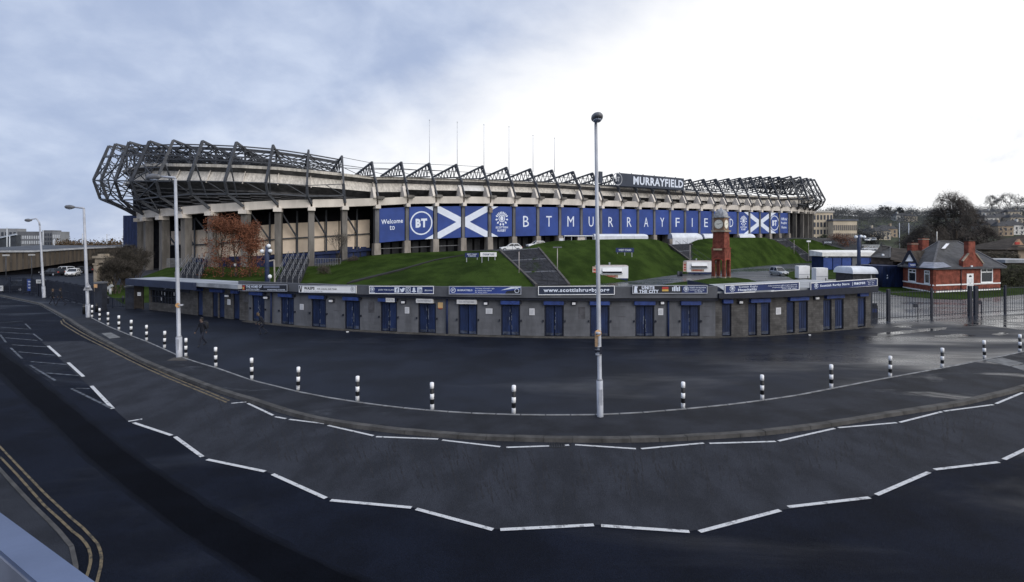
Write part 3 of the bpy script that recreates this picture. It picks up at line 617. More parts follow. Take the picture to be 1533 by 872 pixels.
# cream cladding panels behind the open left colonnade
for i in range(2, 10):
    s = -4.6
    for za, zb in ((-2.7, -5.7), (-5.95, -8.9)):
        for f0, f1 in ((.02, .49), (.51, .98)):
            if i == 2 and za < -3: continue
            mb = MB(); mb.hexa([fac(i, f0, s, zb), fac(i, f1, s, zb), fac(i, f1, s - .2, zb), fac(i, f0, s - .2, zb)], [fac(i, f0, s, za), fac(i, f1, s, za), fac(i, f1, s - .2, za), fac(i, f0, s - .2, za)]); mb.build('cladding_panel', CREAM, ST)
    if i > 2:
        mb = MB(); zb = -9.05; a, b = fac(i, 0, s - .1, zb), fac(i, 1, s - .1, zb); za_, zb_ = ZT[i], ZT[i + 1]
        mb.face([V((a.x, a.y, za_ - .5)), V((b.x, b.y, zb_ - .5)), b, a]); mb.build('entrance_wall', M('entrance_dark', (.035, .037, .045), .8, .3, .4), ST)
        for k in range(4):
            f = .12 + k * .22; mb = MB(); p = fac(i, f, s + .05, 0); zz = ZT[i] + .2
            mb.obox(V((p.x, p.y, zz + 1.2)), TN[i], NN[i], (0, 0, 1), .6, .06, 1.2); mb.build('door', NAVY, ST)
        mb = MB(); mb.hexa([fac(i, 0, s + .5, -9.6), fac(i, 1, s + .5, -9.6), fac(i, 1, s, -9.6), fac(i, 0, s, -9.6)], [fac(i, 0, s + .5, -9.05), fac(i, 1, s + .5, -9.05), fac(i, 1, s, -9.05), fac(i, 0, s, -9.05)]); mb.build('canopy', NAVY, ST)
        for k in range(1):
            mb = MB(); mb.bar(fac(i, .55, s + .5, -.2), fac(i, .55, s + .5, -9.2), .28); mb.build('post', STEEL, ST)
    mb = MB(); mb.bar(fac(i, .03, -2.0, -.3), fac(i, .55, -3.9, -5.8), .26); mb.bar(fac(i, 0, -4.3, -5.83), fac(i, 1, -4.3, -5.83), .2); mb.build('brace', STEEL, ST)
# concourse fronts behind the banners
for i in range(10, 34):
    mb = MB(); t, n = TN[i], NN[i]
    for k in range(3):
        p = fac(i, .2 + .3 * k, -3.6, 0); mb.obox(V((p.x, p.y, ZT[i] + 1.3)), t, n, (0, 0, 1), .75, .08, 1.5)
    mb.build('concourse_door', M('concourse_grey', (.035, .037, .042), .7, .3, .5), ST)
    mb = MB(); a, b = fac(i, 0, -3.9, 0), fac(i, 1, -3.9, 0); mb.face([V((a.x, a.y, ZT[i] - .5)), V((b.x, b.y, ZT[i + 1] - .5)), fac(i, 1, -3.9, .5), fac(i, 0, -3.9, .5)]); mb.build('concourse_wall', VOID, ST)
for i in range(10, 13):
    mb = MB(); mb.bar(fac(i, .1, -.6, ZT[i] + 1.35 - Z0[i]), fac(i, .9, -.6, ZT[i + 1] + 1.35 - Z0[i + 1]), .1); mb.build('handrail', RAILG, ST)
# steel frames
tg = {  # column: s and photo place of apex, elbow and lower knee, then the foot
 0: ((5, 163, 219), (7, 140, 270), (5, 150, 298)), 1: ((5, 173, 216), (7, 151, 271), (5, 161, 299)), 2: ((4.5, 193.5, 213), (6.5, 172, 271), (4.8, 182, 300)),
 3: ((4, 224, 211.8), (6, 197, 271), (4.5, 206, 299)), 4: ((3, 259.5, 210.5), (5.5, 234, 271), (4, 240, 295)), 5: ((2.2, 303.3, 211.5), (5, 282, 271), (3.5, 287, 291)),
 6: ((1.6, 354, 213.5), (4.5, 336.5, 272), (3.2, 340.5, 291)), 7: ((.8, 409, 218), (3.5, 398, 274), (2.6, 400.5, 290)), 8: ((0, 462, 225.5), (2.2, 459.5, 278), (1.8, 460.5, 294)), 9: ((-1, 512, 234.3), (1.2, 514.3, 276), (1.0, 515, 293)),
 34: ((1, 1184, 264), (3, 1196, 298), (2.2, 1196, 306)), 35: ((1, 1198, 265), (4, 1210, 299), (3, 1209, 307)), 36: ((1, 1208, 267), (4.5, 1222, 300), (3.2, 1219, 309)), 37: ((1, 1214, 268), (5, 1230, 300), (3.4, 1226, 309)), 38: ((1, 1219, 269), (5, 1235.5, 299.5), (3.4, 1231, 308))}
AP, EL, KN, FTt = [], [], [], []
for i in range(NC):
    if i == 0: AP.append(A(163, 219, 124)); EL.append(A(140, 270, 121)); KN.append(A(150, 298, 122)); FTt.append(A(196, 317, 127))
    elif i == 1: AP.append(A(173, 216, 118)); EL.append(A(151, 271, 115)); KN.append(A(161, 299, 116)); FTt.append(cpt(i, .7, .9))
    elif i in tg:
        a, e, k = tg[i]; AP.append(tgt(i, *a)); EL.append(tgt(i, *e)); KN.append(tgt(i, *k)); FTt.append(cpt(i, .7, .9))
    else:
        AP.append(cpt(i, -3.3, HA[i])); EL.append(cpt(i, -.7, 5.0)); KN.append(cpt(i, .6, 2.6)); FTt.append(cpt(i, 1.0, 1.9))
def inw(i, p, s, dz): return V((p.x - NN[i].x * s, p.y - NN[i].y * s, p.z + dz))
for i in range(NC):
    corner = i in tg; a, e, k, f = AP[i], EL[i], KN[i], FTt[i]; wd = .36 if corner else .42
    mb = MB(); t = TN[i]
    if corner:
        mb.bar(f, k, wd, .5); mb.bar(k, e, wd, .5); mb.bar(e, a, wd, .5)
    else:                                       # paired chords with batten plates
        top = a; mb.bar(f, top, .30, .42); back = inw(i, top, .9, -.5); low = inw(i, f, .9, 3.0)
        mb.bar(low, back, .26, .3)
        for q in range(7):
            u = .3 + q * .11; mb.bar(f.lerp(top, u), low.lerp(back, u), .42, .26)
        mb.bar(top, back, .5, .4)
    mb.build('strut', STEEL, ST)
    # cantilevered roof truss running inward from the apex
    mb = MB(); L = 15.0; r0 = a; r1 = inw(i, a, L, -1.6 if not corner else -3.0); l0 = cpt(i, -3.0, HC[i] + .5); l1 = inw(i, l0, L - 2, (r1.z - l0.z) * .75)
    mb.bar(r0, r1, .34, .4); mb.bar(l0, l1, .26, .3)
    N = 7
    for q in range(1, N + 1):
        u = q / N; mb.bar(r0.lerp(r1, u), l0.lerp(l1, u), .15); mb.bar(r0.lerp(r1, u - 1 / N), l0.lerp(l1, u), .15)
    if corner and (i < 4 or i > 34):            # inner chord of the corner frames, tied to the outer one
        ins = 2.6; ai, ei, ki = inw(i, a, ins, -1.2), inw(i, e, ins, .2), inw(i, k, ins * .8, .9)
        mb.bar(ai, ei, .22); mb.bar(ei, ki, .22); mb.bar(ki, f, .22)
        for p, q, pi, qi in ((a, e, ai, ei), (e, k, ei, ki)):
            for u in range(4): mb.bar(p.lerp(q, u / 4), pi.lerp(qi, (u + 1) / 4), .16); mb.bar(p.lerp(q, u / 4), pi.lerp(qi, u / 4), .14)
    mb.build('roof_truss', STEEL, ST)
def HA_(i): return AP[i].z - (Z0[i] + HC[i]) - .3
for i in range(NC - 1):                         # ring members and bracing between neighbouring frames
    j = i + 1; cor = (i in tg and j in tg); mb = MB(); w = .26 if cor else .14
    if i < 9 or i >= 33:
        for u in ((0, .33, .66) if i < 4 or i >= 33 else (0, .62)): mb.bar(EL[i].lerp(AP[i], u), EL[j].lerp(AP[j], u), w if u == .66 else w * .6)
        if 4 <= i < 9: mb.bar(EL[i].lerp(AP[i], .45), inw(i, EL[i], 4.5, -2.6), .2); mb.bar(KN[j], EL[i].lerp(EL[j], .5), .12)
        mb.bar(KN[i], KN[j], w)
        for s_, dz in ((2.6, -1.2),): mb.bar(inw(i, AP[i], s_, dz), inw(j, AP[j], s_, dz), w)
        if i < 4 or i >= 34: mb.bar(inw(i, EL[i], 2.6, .2), inw(j, EL[j], 2.6, .2), w)
        if i < 4 or i >= 34:
            mb.bar(EL[i], EL[j].lerp(AP[j], .5), w * .7); mb.bar(EL[j], EL[i].lerp(AP[i], .5), w * .7); mb.bar(KN[i], EL[j], w * .7); mb.bar(KN[j], EL[i], w * .7)
            mb.bar(FTt[i], KN[j], w * .7); mb.bar(FTt[j], KN[i], w * .7); mb.bar(inw(i, AP[i], 2.6, -1.2), inw(j, EL[j], 2.6, .2), w * .7)
    elif i < 14: mb.bar(AP[i] - UZ_ * .2, AP[j] - UZ_ * .2, .09)
    if i < 9 or i >= 33:                        # the heavy ring joins the second nodes, behind the apexes
        ia, ja = inw(i, AP[i], 3.4, -.75), inw(j, AP[j], 3.4, -.75); mb.bar(ia, ja, w * 1.15); mb.bar(ia, AP[i], w * 1.3); q_ = inw(i, AP[i], 3.4, -HA_(i)); mb.bar(ia, q_, w * 1.2); mb.bar(q_, ja, w * .6); mb.bar(inw(j, AP[j], 3.4, -HA_(j)), ia, w * .6)
    nl = 7 if (i < 9 or i >= 31) else 1
    for q in range(1, nl + 1):
        s_ = q * (2.1 if nl > 1 else 7); dz0 = -s_ * (.2 if (i in tg) else .107); dz1 = -s_ * (.2 if (j in tg) else .107)
        a, b = inw(i, AP[i], s_, dz0), inw(j, AP[j], s_, dz1); mb.bar(a, b, w * .9)
        if nl > 1:
            c, d = inw(i, AP[i], s_ + 1, -3.2), inw(j, AP[j], s_ + 1, -3.2); mb.bar(c, d, w * .8); mb.bar(a, d, w * .6); mb.bar(b, c, w * .6); 
    if 9 <= i < 13: mb.bar(cpt(i, -4, HC[i] + 2.2), cpt(j, -4, HC[j] + 2.0), .12); mb.bar(inw(i, AP[i], 3, -1.5), inw(j, AP[j], 9, -2), .1)
    mb.build('ring_beam', STEEL, ST)
# low dark roof line of the far corner seen over the left coping
mb = MB(); mb.hexa([A(414, 254, 150), A(450, 255, 150), A(450, 255, 158), A(414, 254, 158)], [A(418, 246, 150), A(440, 248, 150), A(440, 248, 158), A(418, 246, 158)]); mb.build('roof_slab', STEEL, ST)
# six thin masts on the roof
mp = [(643, 180), (684.5, 183), (724.5, 187), (762, 190), (798, 203), (830, 207)]
for k, (px, py) in enumerate(mp):
    Y = Yline(px) + 14; mb = MB(); b = A(px, 258, Y); t_ = A(px, py, Y); mb.tube([b, t_], [.09, .06], 6); o = mb.build('flagpole', M('pole_pale', (.55, .57, .62), .5, .1, 2)); 
    mb = MB(); mb.ellipsoid(t_, .14, .14, .14, 8, 5); mb.build('finial', MT['pole_pale'], o); tag(o, ('thin pale mast on the stadium roof, %s of six from the left' % ORD[k]), 'flagpole', 'masts on the stadium roof')

# banners hung between the columns
def bay_fr(i):
    a = cpt(i, .12, 0); b = cpt(i + 1, .12, 0); o = (a + b) / 2; d = b - a; return Fr(o, V((d.x, d.y, d.z))), (b - a).length
def clip(poly, x0, x1, y0, y1):
    def cut(P, f, g):
        out = []
        for k in range(len(P)):
            a, b = P[k], P[(k + 1) % len(P)]
            if f(a): out.append(a)
            if f(a) != f(b): out.append(g(a, b))
        return out
    gx = lambda c: (lambda a, b: (c, a[1] + (b[1] - a[1]) * (c - a[0]) / (b[0] - a[0]))); gy = lambda c: (lambda a, b: (a[0] + (b[0] - a[0]) * (c - a[1]) / (b[1] - a[1]), c))
    P = poly
    for f, g in ((lambda p: p[0] >= x0, gx(x0)), (lambda p: p[0] <= x1, gx(x1)), (lambda p: p[1] >= y0, gy(y0)), (lambda p: p[1] <= y1, gy(y1))):
        if P: P = cut(P, f, g)
    return P
BT, BB = -.55, -7.9
def saltire_polys(half, hw, yc, hh):            # two crossing bands in (x,y) centred on the cross
    ps = []
    for sg in (1, -1):
        ps.append([(-half - hw, yc - sg * hh), (-half + hw, yc - sg * hh), (half + hw, yc + sg * hh), (half - hw, yc + sg * hh)])
    return ps
bay_txt = ['WELCOME', 'BT', 'S1', 'S2', 'T', 'B', 'T_', 'M', 'U', 'R', 'R', 'A', 'Y', 'F', 'I', 'E', 'L', 'D', 'T', 'S3', 'S4', 'BT', 'END']
labels = {0: 'blue banner at the left end of the row with two short lines of greeting', 1: 'large blue banner with white ring logo, second from the left end', 2: 'blue banner with left half of the large white saltire', 3: 'blue banner with right half of the large white saltire', 4: 'blue banner with white thistle emblem just left of the big letter B', 5: 'blue banner with the single white letter B', 6: 'blue banner with the single white letter T', 7: 'blue banner with the single white letter M', 8: 'blue banner with the white letter U behind the tall lamp post', 9: 'blue banner with white letter R nearest the tall lamp post', 10: 'blue banner with white letter R just left of the letter A', 11: 'blue banner with the single white letter A', 12: 'blue banner with the single white letter Y', 13: 'blue banner with the single white letter F', 14: 'blue banner with the single narrow white letter I', 15: 'blue banner with white letter E beside the clock tower', 16: 'blue banner mostly hidden behind the clock tower dome', 17: 'blue banner with the single white letter D', 18: 'small blue banner with thistle emblem right of the letter D', 19: 'blue banner with left half of the small far saltire', 20: 'blue banner with right half of the small far saltire', 21: 'far blue banner with small white ring logo', 22: 'last blue banner at the right end with three short lines of text'}
for b, tx in enumerate(bay_txt):
    i = 10 + b; fr, L = bay_fr(i); w = L / 2 - .55
    mb = MB(); mb.prism([fr.p(-w, BB, -.12), fr.p(w, BB, -.12), fr.p(w, BT, -.12), fr.p(-w, BT, -.12)], fr.n * .12); o = mb.build('banner', BANNER); tag(o, labels[b], 'banner', 'blue banners hung between the stadium columns')
    mb = MB(); yc = (BT + BB) / 2; hh = (BT - BB) / 2; nm = 'lettering'
    if tx == 'WELCOME': put_text(mb, fr, 'Welcome', 0, yc + .75, 4.9, 1.0, bold=.02); put_text(mb, fr, 'to', 0, yc - .65, 1.15, 1.0, bold=.005)
    elif tx == 'END':
        for k, s in enumerate(('Official', 'Rugby', 'Home')): put_text(mb, fr, s, 0, yc + 1.5 - 1.5 * k, (3.6, 3.6, 3.0)[k], .95)
    elif tx == 'BT': put_ring(mb, fr, 0, yc, 2.38, 2.68, sx=1.0); put_text(mb, fr, 'BT', 0, yc, 2.75, 2.0, bold=.055); nm = 'ring_logo'
    elif tx == 'T': put_thistle(mb, fr, 0, yc + .6, 1.75, words=True); nm = 'thistle_emblem'
    elif tx[0] == 'S':
        side_ = -1 if tx in ('S1', 'S3') else 1
        for P in saltire_polys(7.6, 1.75, 0, hh):
            P2 = clip([(x - side_ * L / 2, y + yc) for x, y in P], -w, w, BB, BT)
            if len(P2) > 2: put_poly(mb, fr, P2, .012 if P[0][1] < 0 else .016)
        nm = 'saltire'
    else: put_text(mb, fr, tx[0], 0, yc, {'M': 2.2, 'I': .32}.get(tx[0], 1.75) if tx[0] != 'I' else .32, 2.75, bold=.0)
    if b in (1, 4, 18, 21):                     # the tips of the neighbouring saltire reach into this bay
        side_ = 1.5 if b in (1, 18) else -1.5
        for P in saltire_polys(7.6, 1.75, 0, hh):
            P2 = clip([(x + side_ * L, y + yc) for x, y in P], -w, w, BB, BT)
            if len(P2) > 2: put_poly(mb, fr, P2, .012)
    mb.build(nm, PRINT, o)
mb = MB(); fr, L = bay_fr(13); p = cpt(14, .75, -1.5); mb.obox(p, TN[14], NN[14], (0, 0, 1), .42, .12, .6); tag(mb.build('lamp_box', M('box_brown', (.22, .17, .13), .7, .2, 2)), 'small brown framed box light on the column between saltire and thistle', 'light')
# name sign standing on the stadium coping
i0, i1 = 20, 24
a = A(924, 278, Yline(924) - 1); b = A(1024, 285, Yline(1024) - 1); fr = Fr((a + b) / 2, b - a, (0, 0, 1)); L = (b - a).length; H = 3.6
fr.u = V((0, 0, 1))
ns = None; mb = MB(); mb.prism([fr.p(-L / 2, 0, -.4), fr.p(L / 2, 0, -.4), fr.p(L / 2, H, -.4), fr.p(-L / 2, H, -.4)], fr.n * .4); ns = mb.build('name_sign', M('sign_slate', (.030, .040, .065), .5, .12, .3)); tag(ns, 'long dark slate sign with white capitals on top of the stadium', 'sign')
mb = MB(); put_text(mb, fr, 'MURRAYFIELD', L * .105, H * .5, L * .76, H * .66, bold=.032, d=.03)
par = list(range(len(mb.v)))
def fnd(a):
    while par[a] != a: par[a] = par[par[a]]; a = par[a]
    return a
for f_ in mb.f:
    for a_ in f_[1:]: par[fnd(a_)] = fnd(f_[0])
for k in sorted({fnd(a_) for a_ in range(len(mb.v))}, key=lambda k: mb.v[k].x):
    fs_ = [f_ for f_ in mb.f if fnd(f_[0]) == k]
    if fs_: m2 = MB(); [m2.face([mb.v[a_] for a_ in f_]) for f_ in fs_]; m2.build('letter', PRINT, ns)
mb = MB(); put_ring(mb, fr, -L / 2 + .1, H * .5, 1.55, 1.8, d=.05); put_text(mb, fr, 'BT', -L / 2 + .1, H * .5, 1.6, 1.3, bold=.05, d=.05); mb.build('ring_logo', M('ring_grey', (.36, .38, .42), .6, .1, 2), ns)
for k in range(6): mb = MB(); x = -L / 2 + L * (k + .3) / 6; mb.bar(fr.p(x, -1, -.5), fr.p(x, H + .3, -.5), .18); mb.build('post', STEEL, ns)
mb = MB(); p = A(899, 274.5, Yline(899) - .6); mb.obox(p + V((0, 0, 1.6)), TN[19], NN[19], (0, 0, 1), .62, .15, 1.6); o = mb.build('end_panel', MT['sign_slate']); tag(o, 'small dark panel on the coping just right of the tall lamp post', 'panel')

# ------------------------------------------------------------------ ticket building with turnstile doors
base = [(200, 461), (223, 464), (265, 468.6), (288.5, 471.7), (330, 476.3), (363, 479.7), (378, 481.6), (423, 486.3), (467, 490.2), (517, 493.7), (573, 497), (628, 499.2), (686, 501.6), (740, 503), (790, 504), (837, 504.7), (883, 504.9), (930, 504.9), (980, 504.9), (1030, 504.8), (1071, 504.6), (1112, 503.9), (1153, 502), (1185, 499.6), (1211, 497.6), (1257, 493.6), (1303.5, 488.8)]
FR = [(x, G(x, y)) for x, y in base]
def F(px):
    for (xa, a), (xb, b) in zip(FR, FR[1:]):
        if px <= xb:                            # intersect the sight line with the chord
            k = (px - CX) / FX; d = b - a; q = (k * a.y - a.x) / (d.x - k * d.y); return a + d * q
    return FR[-1][1]
def Fz(px, py): return CH - (py - HY) * F(px).y / FX
def Ft(px): 
    d = F(px + 6) - F(px - 6); return V((d.x, d.y, 0)).normalized()
def Fn(px): t = Ft(px); return V((t.y, -t.x, 0))
TB = empty('ticket_building', F(740) + V((0, 3, 0)), 'long low grey ticket building with many blue turnstile doors and a curved front', 'building')
doors = [(295.5, 303.5, 1), (317.5, 326, 1), (327.5, 336, 1), (349, 358.5, 1), (377, 396, 2), (420, 440, 2), (466, 488, 2), (516, 539, 2), (569.6, 594.4, 2), (626, 652.6, 2), (686, 714.7, 2), (750, 778.6, 2), (815, 844, 2), (883, 912.5, 2), (951, 979.7, 2), (1019, 1047.6, 2), (1081, 1095, 1), (1120.3, 1133.5, 1), (1139.5, 1153, 1), (1177.5, 1190, 1), (1196, 1209.5, 1), (1232.5, 1245, 1), (1250, 1263, 1), (1284, 1296, 1)]
def wall_top(px): return interp([(223, 2.6), (372, 2.6), (1068, 2.55), (1074, 2.75), (1300, 2.95)], px)
def wseg(mb, xa, xb, z0, z1a, z1b=None, s0=0.0, s1=-.3, n=None):
    z1b = z1a if z1b is None else z1b; n = n or max(1, int((xb - xa) / 18))
    for k in range(n):
        a, b = xa + (xb - xa) * k / n, xa + (xb - xa) * (k + 1) / n
        pa, pb, na, nb = F(a), F(b), Fn(a), Fn(b); za, zb = z1a + (z1b - z1a) * k / n, z1a + (z1b - z1a) * (k + 1) / n
        f = lambda p, nn, s, z: V((p.x + nn.x * s, p.y + nn.y * s, z))
        mb.hexa([f(pa, na, s0, z0), f(pb, nb, s0, z0), f(pb, nb, s1, z0), f(pa, na, s1, z0)], [f(pa, na, s0, za), f(pb, nb, s0, zb), f(pb, nb, s1, zb), f(pa, na, s1, za)])
    return mb
DH = 2.1
for x0, x1, m, nm in ((267, 372, BRICKG, 'left'), (372, 1071, RENDER, 'mid'), (1071, 1303.5, BRICKG, 'right')):
    mb = MB(); cur = x0
    for a, b, k in doors:
        if a < x0 or b > x1: continue
        wseg(mb, cur, a, -.05, wall_top(cur), wall_top(a)); wseg(mb, a, b, DH + (.12 if x0 > 1000 else 0), wall_top(a), wall_top(b)); cur = b
    wseg(mb, cur, x1, -.05, wall_top(cur), wall_top(x1)); mb.build('wall', m, TB)
mb = MB(); wseg(mb, 223, 267, -.05, .72); mb.build('window_wall', BRICKG, TB)
# end and back walls, ceiling void behind the doors
mb = MB(); e = F(1303.5); n = Fn(1300); t = Ft(1300)
mb.hexa([e - t * .3 - n * .3 - V((0, 0, .05)), e - n * .3 - V((0, 0, .05)), e - n * 5 - V((0, 0, .05)), e - t * .3 - n * 5 - V((0, 0, .05))], [e - t * .3 - n * .3 + V((0, 0, 2.95)), e - n * .3 + V((0, 0, 2.95)), e - n * 5 + V((0, 0, 2.95)), e - t * .3 - n * 5 + V((0, 0, 2.95))])
mb.build('end_wall', BRICKG, TB); mb = MB(); e = F(223); n = Fn(226); t = Ft(226); mb.hexa([e - V((0, 0, .05)), e + t * .3 - V((0, 0, .05)), e + t * .3 - n * 5 - V((0, 0, .05)), e - n * 5 - V((0, 0, .05))], [e + V((0, 0, 2.4)), e + t * .3 + V((0, 0, 2.4)), e + t * .3 - n * 5 + V((0, 0, 2.4)), e - n * 5 + V((0, 0, 2.4))]); mb.build('end_wall', BRICKG, TB)
mb = MB(); wseg(mb, 223, 1303, -.05, 2.4, 2.7, -1.2, -1.4); wseg(mb, 223, 1303, -.05, 2.4, 2.7, -4.8, -5.0); mb.build('dark_backing', VOID, TB)
# roofs and fascias
mb = MB(); wseg(mb, 209, 372, 2.62, 2.92, 2.95, .9, -1.9); mb.build('flat_roof', ROOFF, TB)
mb = MB(); wseg(mb, 223, 372, 2.42, 2.50, 2.50, -1.95, -5.4); mb.build('flat_roof', FASCIA, TB)
mb = MB(); wseg(mb, 208, 310, 2.32, 2.90, 2.93, 1.15, .905); mb.build('fascia', M('fascia_navy', (.022, .031, .066), .5, .15, 1.5), TB)
mb = MB(); wseg(mb, 310, 372, 2.48, 2.93, 2.95, .55, .30); mb.build('fascia', MT['fascia_navy'], TB)
mb = MB(); wseg(mb, 372, 1071, 2.58, 2.66, 2.66, -.31, -6.0); mb.build('flat_roof', FASCIA, TB)
mb = MB(); wseg(mb, 364, 1070, 2.62, 3.22, 3.40, .42, .16); mb.build('fascia', FASCIA, TB)
mb = MB(); wseg(mb, 364, 1072, 2.44, 2.60, 2.60, .30, .005); mb.build('gutter', FRAMEK, TB)
mb = MB(); wseg(mb, 1071, 1303.5, 2.78, 3.02, 3.2, .32, -5.4); mb.build('flat_roof', ROOFF, TB)
mb = MB(); wseg(mb, 1071, 1304, 2.60, 2.92, 3.08, .55, .325); mb.build('fascia', FRAMEK, TB)
mb = MB(); wseg(mb, 372, 1071, -.03, .05, .05, .55, .004); wseg(mb, 1071, 1303, -.03, .03, .03, .30, .004); mb.build('plinth', M('plinth_brown', (.075, .070, .064), .85, .3, 1.5), TB)
mb = MB(); b1_ = F(1066); mb.hexa([b1_ + V((0, -.1, 2.9)), b1_ + V((1.0, -.1, 2.9)), b1_ + V((1.0, -5, 2.9)) + V((0, 10, 0)), b1_ + V((0, 5, 2.9))], [b1_ + V((0, -.1, 3.45)), b1_ + V((.45, -.1, 3.3)), b1_ + V((.45, 5, 3.3)), b1_ + V((0, 5, 3.45))]); mb.build('roof_step', MT['fascia_navy'], TB)
# doors with frame, leaves and header boxes
rd = random.Random(11)
for a, b, k in doors:
    hz = DH + (.12 if a > 1075 else 0); fm = MB(); wd = b - a
    wseg(fm, a, a + wd * .06, .02, hz, hz, -.06, -.22, 1); wseg(fm, b - wd * .06, b, .02, hz, hz, -.06, -.22, 1); wseg(fm, a, b, hz - .06, hz + .001, hz + .001, -.05, -.23, 1)
    fm.build('door_frame', FRAMEK, TB)
    leaves = [(a + wd * .07, a + wd * .49), (a + wd * .53, b - wd * .07)] if k == 2 else [(a + wd * .08, b - wd * .08)]
    for la, lb in leaves:
        mb = MB(); wseg(mb, la, lb, .06, hz - .08, hz - .08, -.10, -.16, 1)
        lw = lb - la
        for q in (.2, .5, .8): wseg(mb, la + lw * (q - .09), la + lw * (q + .09), .12, hz - .16, hz - .16, -.085, -.11, 1)
        leaf = mb.build('door_leaf', DOORB, TB)
        if a > 370: kp = MB(); wseg(kp, la + lw * .06, lb - lw * .06, .09, .24 + rd.uniform(-.03, .06), None, -.078, -.10, 1); kp.build('kick_plate', M('kick_worn', (.040, .052, .085), .6, .5, 4, spec=.4, objrand=.3), leaf)
        if k == 2 and rd.random() < .75:          # rubbed paint at the meeting edge
            sc_ = MB(); ex = lb if la < (a + b) / 2 else la
            for q in range(5):
                z = rd.uniform(.2, 1.6); x = ex + rd.uniform(-.02, .02) * wd - (.04 * wd if ex == lb else -.02 * wd); wseg(sc_, x - wd * .008, x + wd * .012, z, z + rd.uniform(.05, .3), None, -.080, -.09, 1)
            sc_.build('worn_edge', M('worn_paint', (.16, .18, .22), .8, .3, 8), leaf)
# header boxes: a shared one over paired doors
for a, b in [(294, 304), (317, 336.5), (348.5, 359), (376, 395.5), (419.5, 439.5), (465, 487), (515.5, 538.5), (568, 593), (750, 778), (814, 843.5), (882.5, 912), (949, 980), (1018.5, 1048), (1081, 1095.5), (1121.5, 1150.5), (1179.5, 1207.5), (1234, 1260.5), (1283.5, 1296)]:
    hz = DH + (.14 if a > 1075 else .02); up = 0 if a < 1075 else interp([(1081, -.02), (1300, .06)], a)
    mb = MB(); wseg(mb, a, b, hz + .02 + up, hz + .27 + up, None, .22, .005, 1); mb.build('header_box', HEADB, TB)
    if 370 < a < 1060: mb = MB(); wseg(mb, b + .2, b + 3.2, hz + .06, hz + .22, None, .16, .005, 1); mb.build('shutter_motor', FRAMEK, TB)
for a, b, k in doors[4:16]:
    for x in (a - 2.4, b + 1.2): mb = MB(); wseg(mb, x, x + 1.4, .98, 1.12, None, .10, .002, 1); mb.build('door_hook', FRAMEK, TB)
for px in (407.5, 670, 1000): mb = MB(); mb.tube([F(px) + Fn(px) * .09 + V((0, 0, z)) for z in (.03, 2.5)], .065, 8); mb.build('downpipe', NAVY, TB)
for px, py in ((342, 443), (400, 445.7), (497.5, 450.4), (605, 452.3), (728, 454.2), (859, 454.2), (991, 453.4), (1108, 452.3), (1221, 446.3)):
    z = Fz(px, py); mb = MB(); wseg(mb, px - 3.4, px + 3.4, z - .12, z + .16, None, .10, .002, 1); lp = mb.build('wall_lamp', FRAMEK, TB)
    mb = MB(); wseg(mb, px - 2.7, px + 2.0, z - .08, z + .06, None, .19, .102, 1); mb.build('lamp_cover', M('lamp_cover_white', (.80, .80, .82), .4, .04, 3), lp)
for px, z0, z1, w_ in ((368, 1.5, 2.1, 7), (556, 1.3, 2.1, 9), (871, 1.2, 2.0, 10), (931, 1.33, 1.38, 11), (1058, 1.33, 1.39, 9), (504, 1.3, 1.35, 8), (931, 2.0, 2.03, 9), (1058, 2.02, 2.05, 9), (645, .4, .75, 0)):
    if w_: mb = MB(); wseg(mb, px - w_ / 2, px + w_ / 2, z0, z1, None, .012, .002, 1); mb.build('wall_patch', M('render_patch', (.085, .085, .095), .85, .2, 3, spec=.2), TB)
# notices pasted on the wall
for k, (px, y0, y1, w, lab) in enumerate([(343, 448.5, 456.5, 4.5, 'white notice on the brown wall left of the first grey doors'), (452, 455.5, 464, 5.5, 'white notice below the white advertising board'), (609.5, 460, 469.5, 6.5, 'white notice below the white door header'), (732.3, 462, 470, 10, 'wide white notice between two pairs of doors under the lamp'), (796.5, 462, 472, 8, 'white notice left of the web address board end'), (989, 462, 472, 7.5, 'white notice between the last two grey wall double doors'), (1165, 460.8, 471, 7.4, 'white notice on the brown brick right block')]):
    mb = MB(); wseg(mb, px - w / 2, px + w / 2, Fz(px, y1), Fz(px, y0), None, .03, .003, 1); o = mb.build('notice', M('notice_white', (.62, .63, .66), .7, .05, 2)); tag(o, lab, 'notice', 'notices on the ticket building')
    mb = MB(); rz = Fz(px, y0) - Fz(px, y1)
    for q in range(5): z = Fz(px, y1) + rz * (.15 + .15 * q); wseg(mb, px - w * .36, px + w * (.36 - .1 * (q % 2)), z, z + rz * .05, None, .034, .0305, 1)
    mb.build('print', M('print_grey', (.30, .31, .34), .8, .1, 2), o)
mb = MB(); wseg(mb, 655.8, 663.2, Fz(659, 461.5), Fz(659, 453), None, .04, .003, 1); o = mb.build('notice', M('notice_yellow', (.62, .42, .20), .7, .08, 2)); tag(o, 'yellow warning notice on the wall close to a blue downpipe', 'notice')
mb = MB(); wseg(mb, 657, 662, Fz(659, 462.8), Fz(659, 461.6), None, .045, .003, 1); mb.build('red_edge', REDP, o)
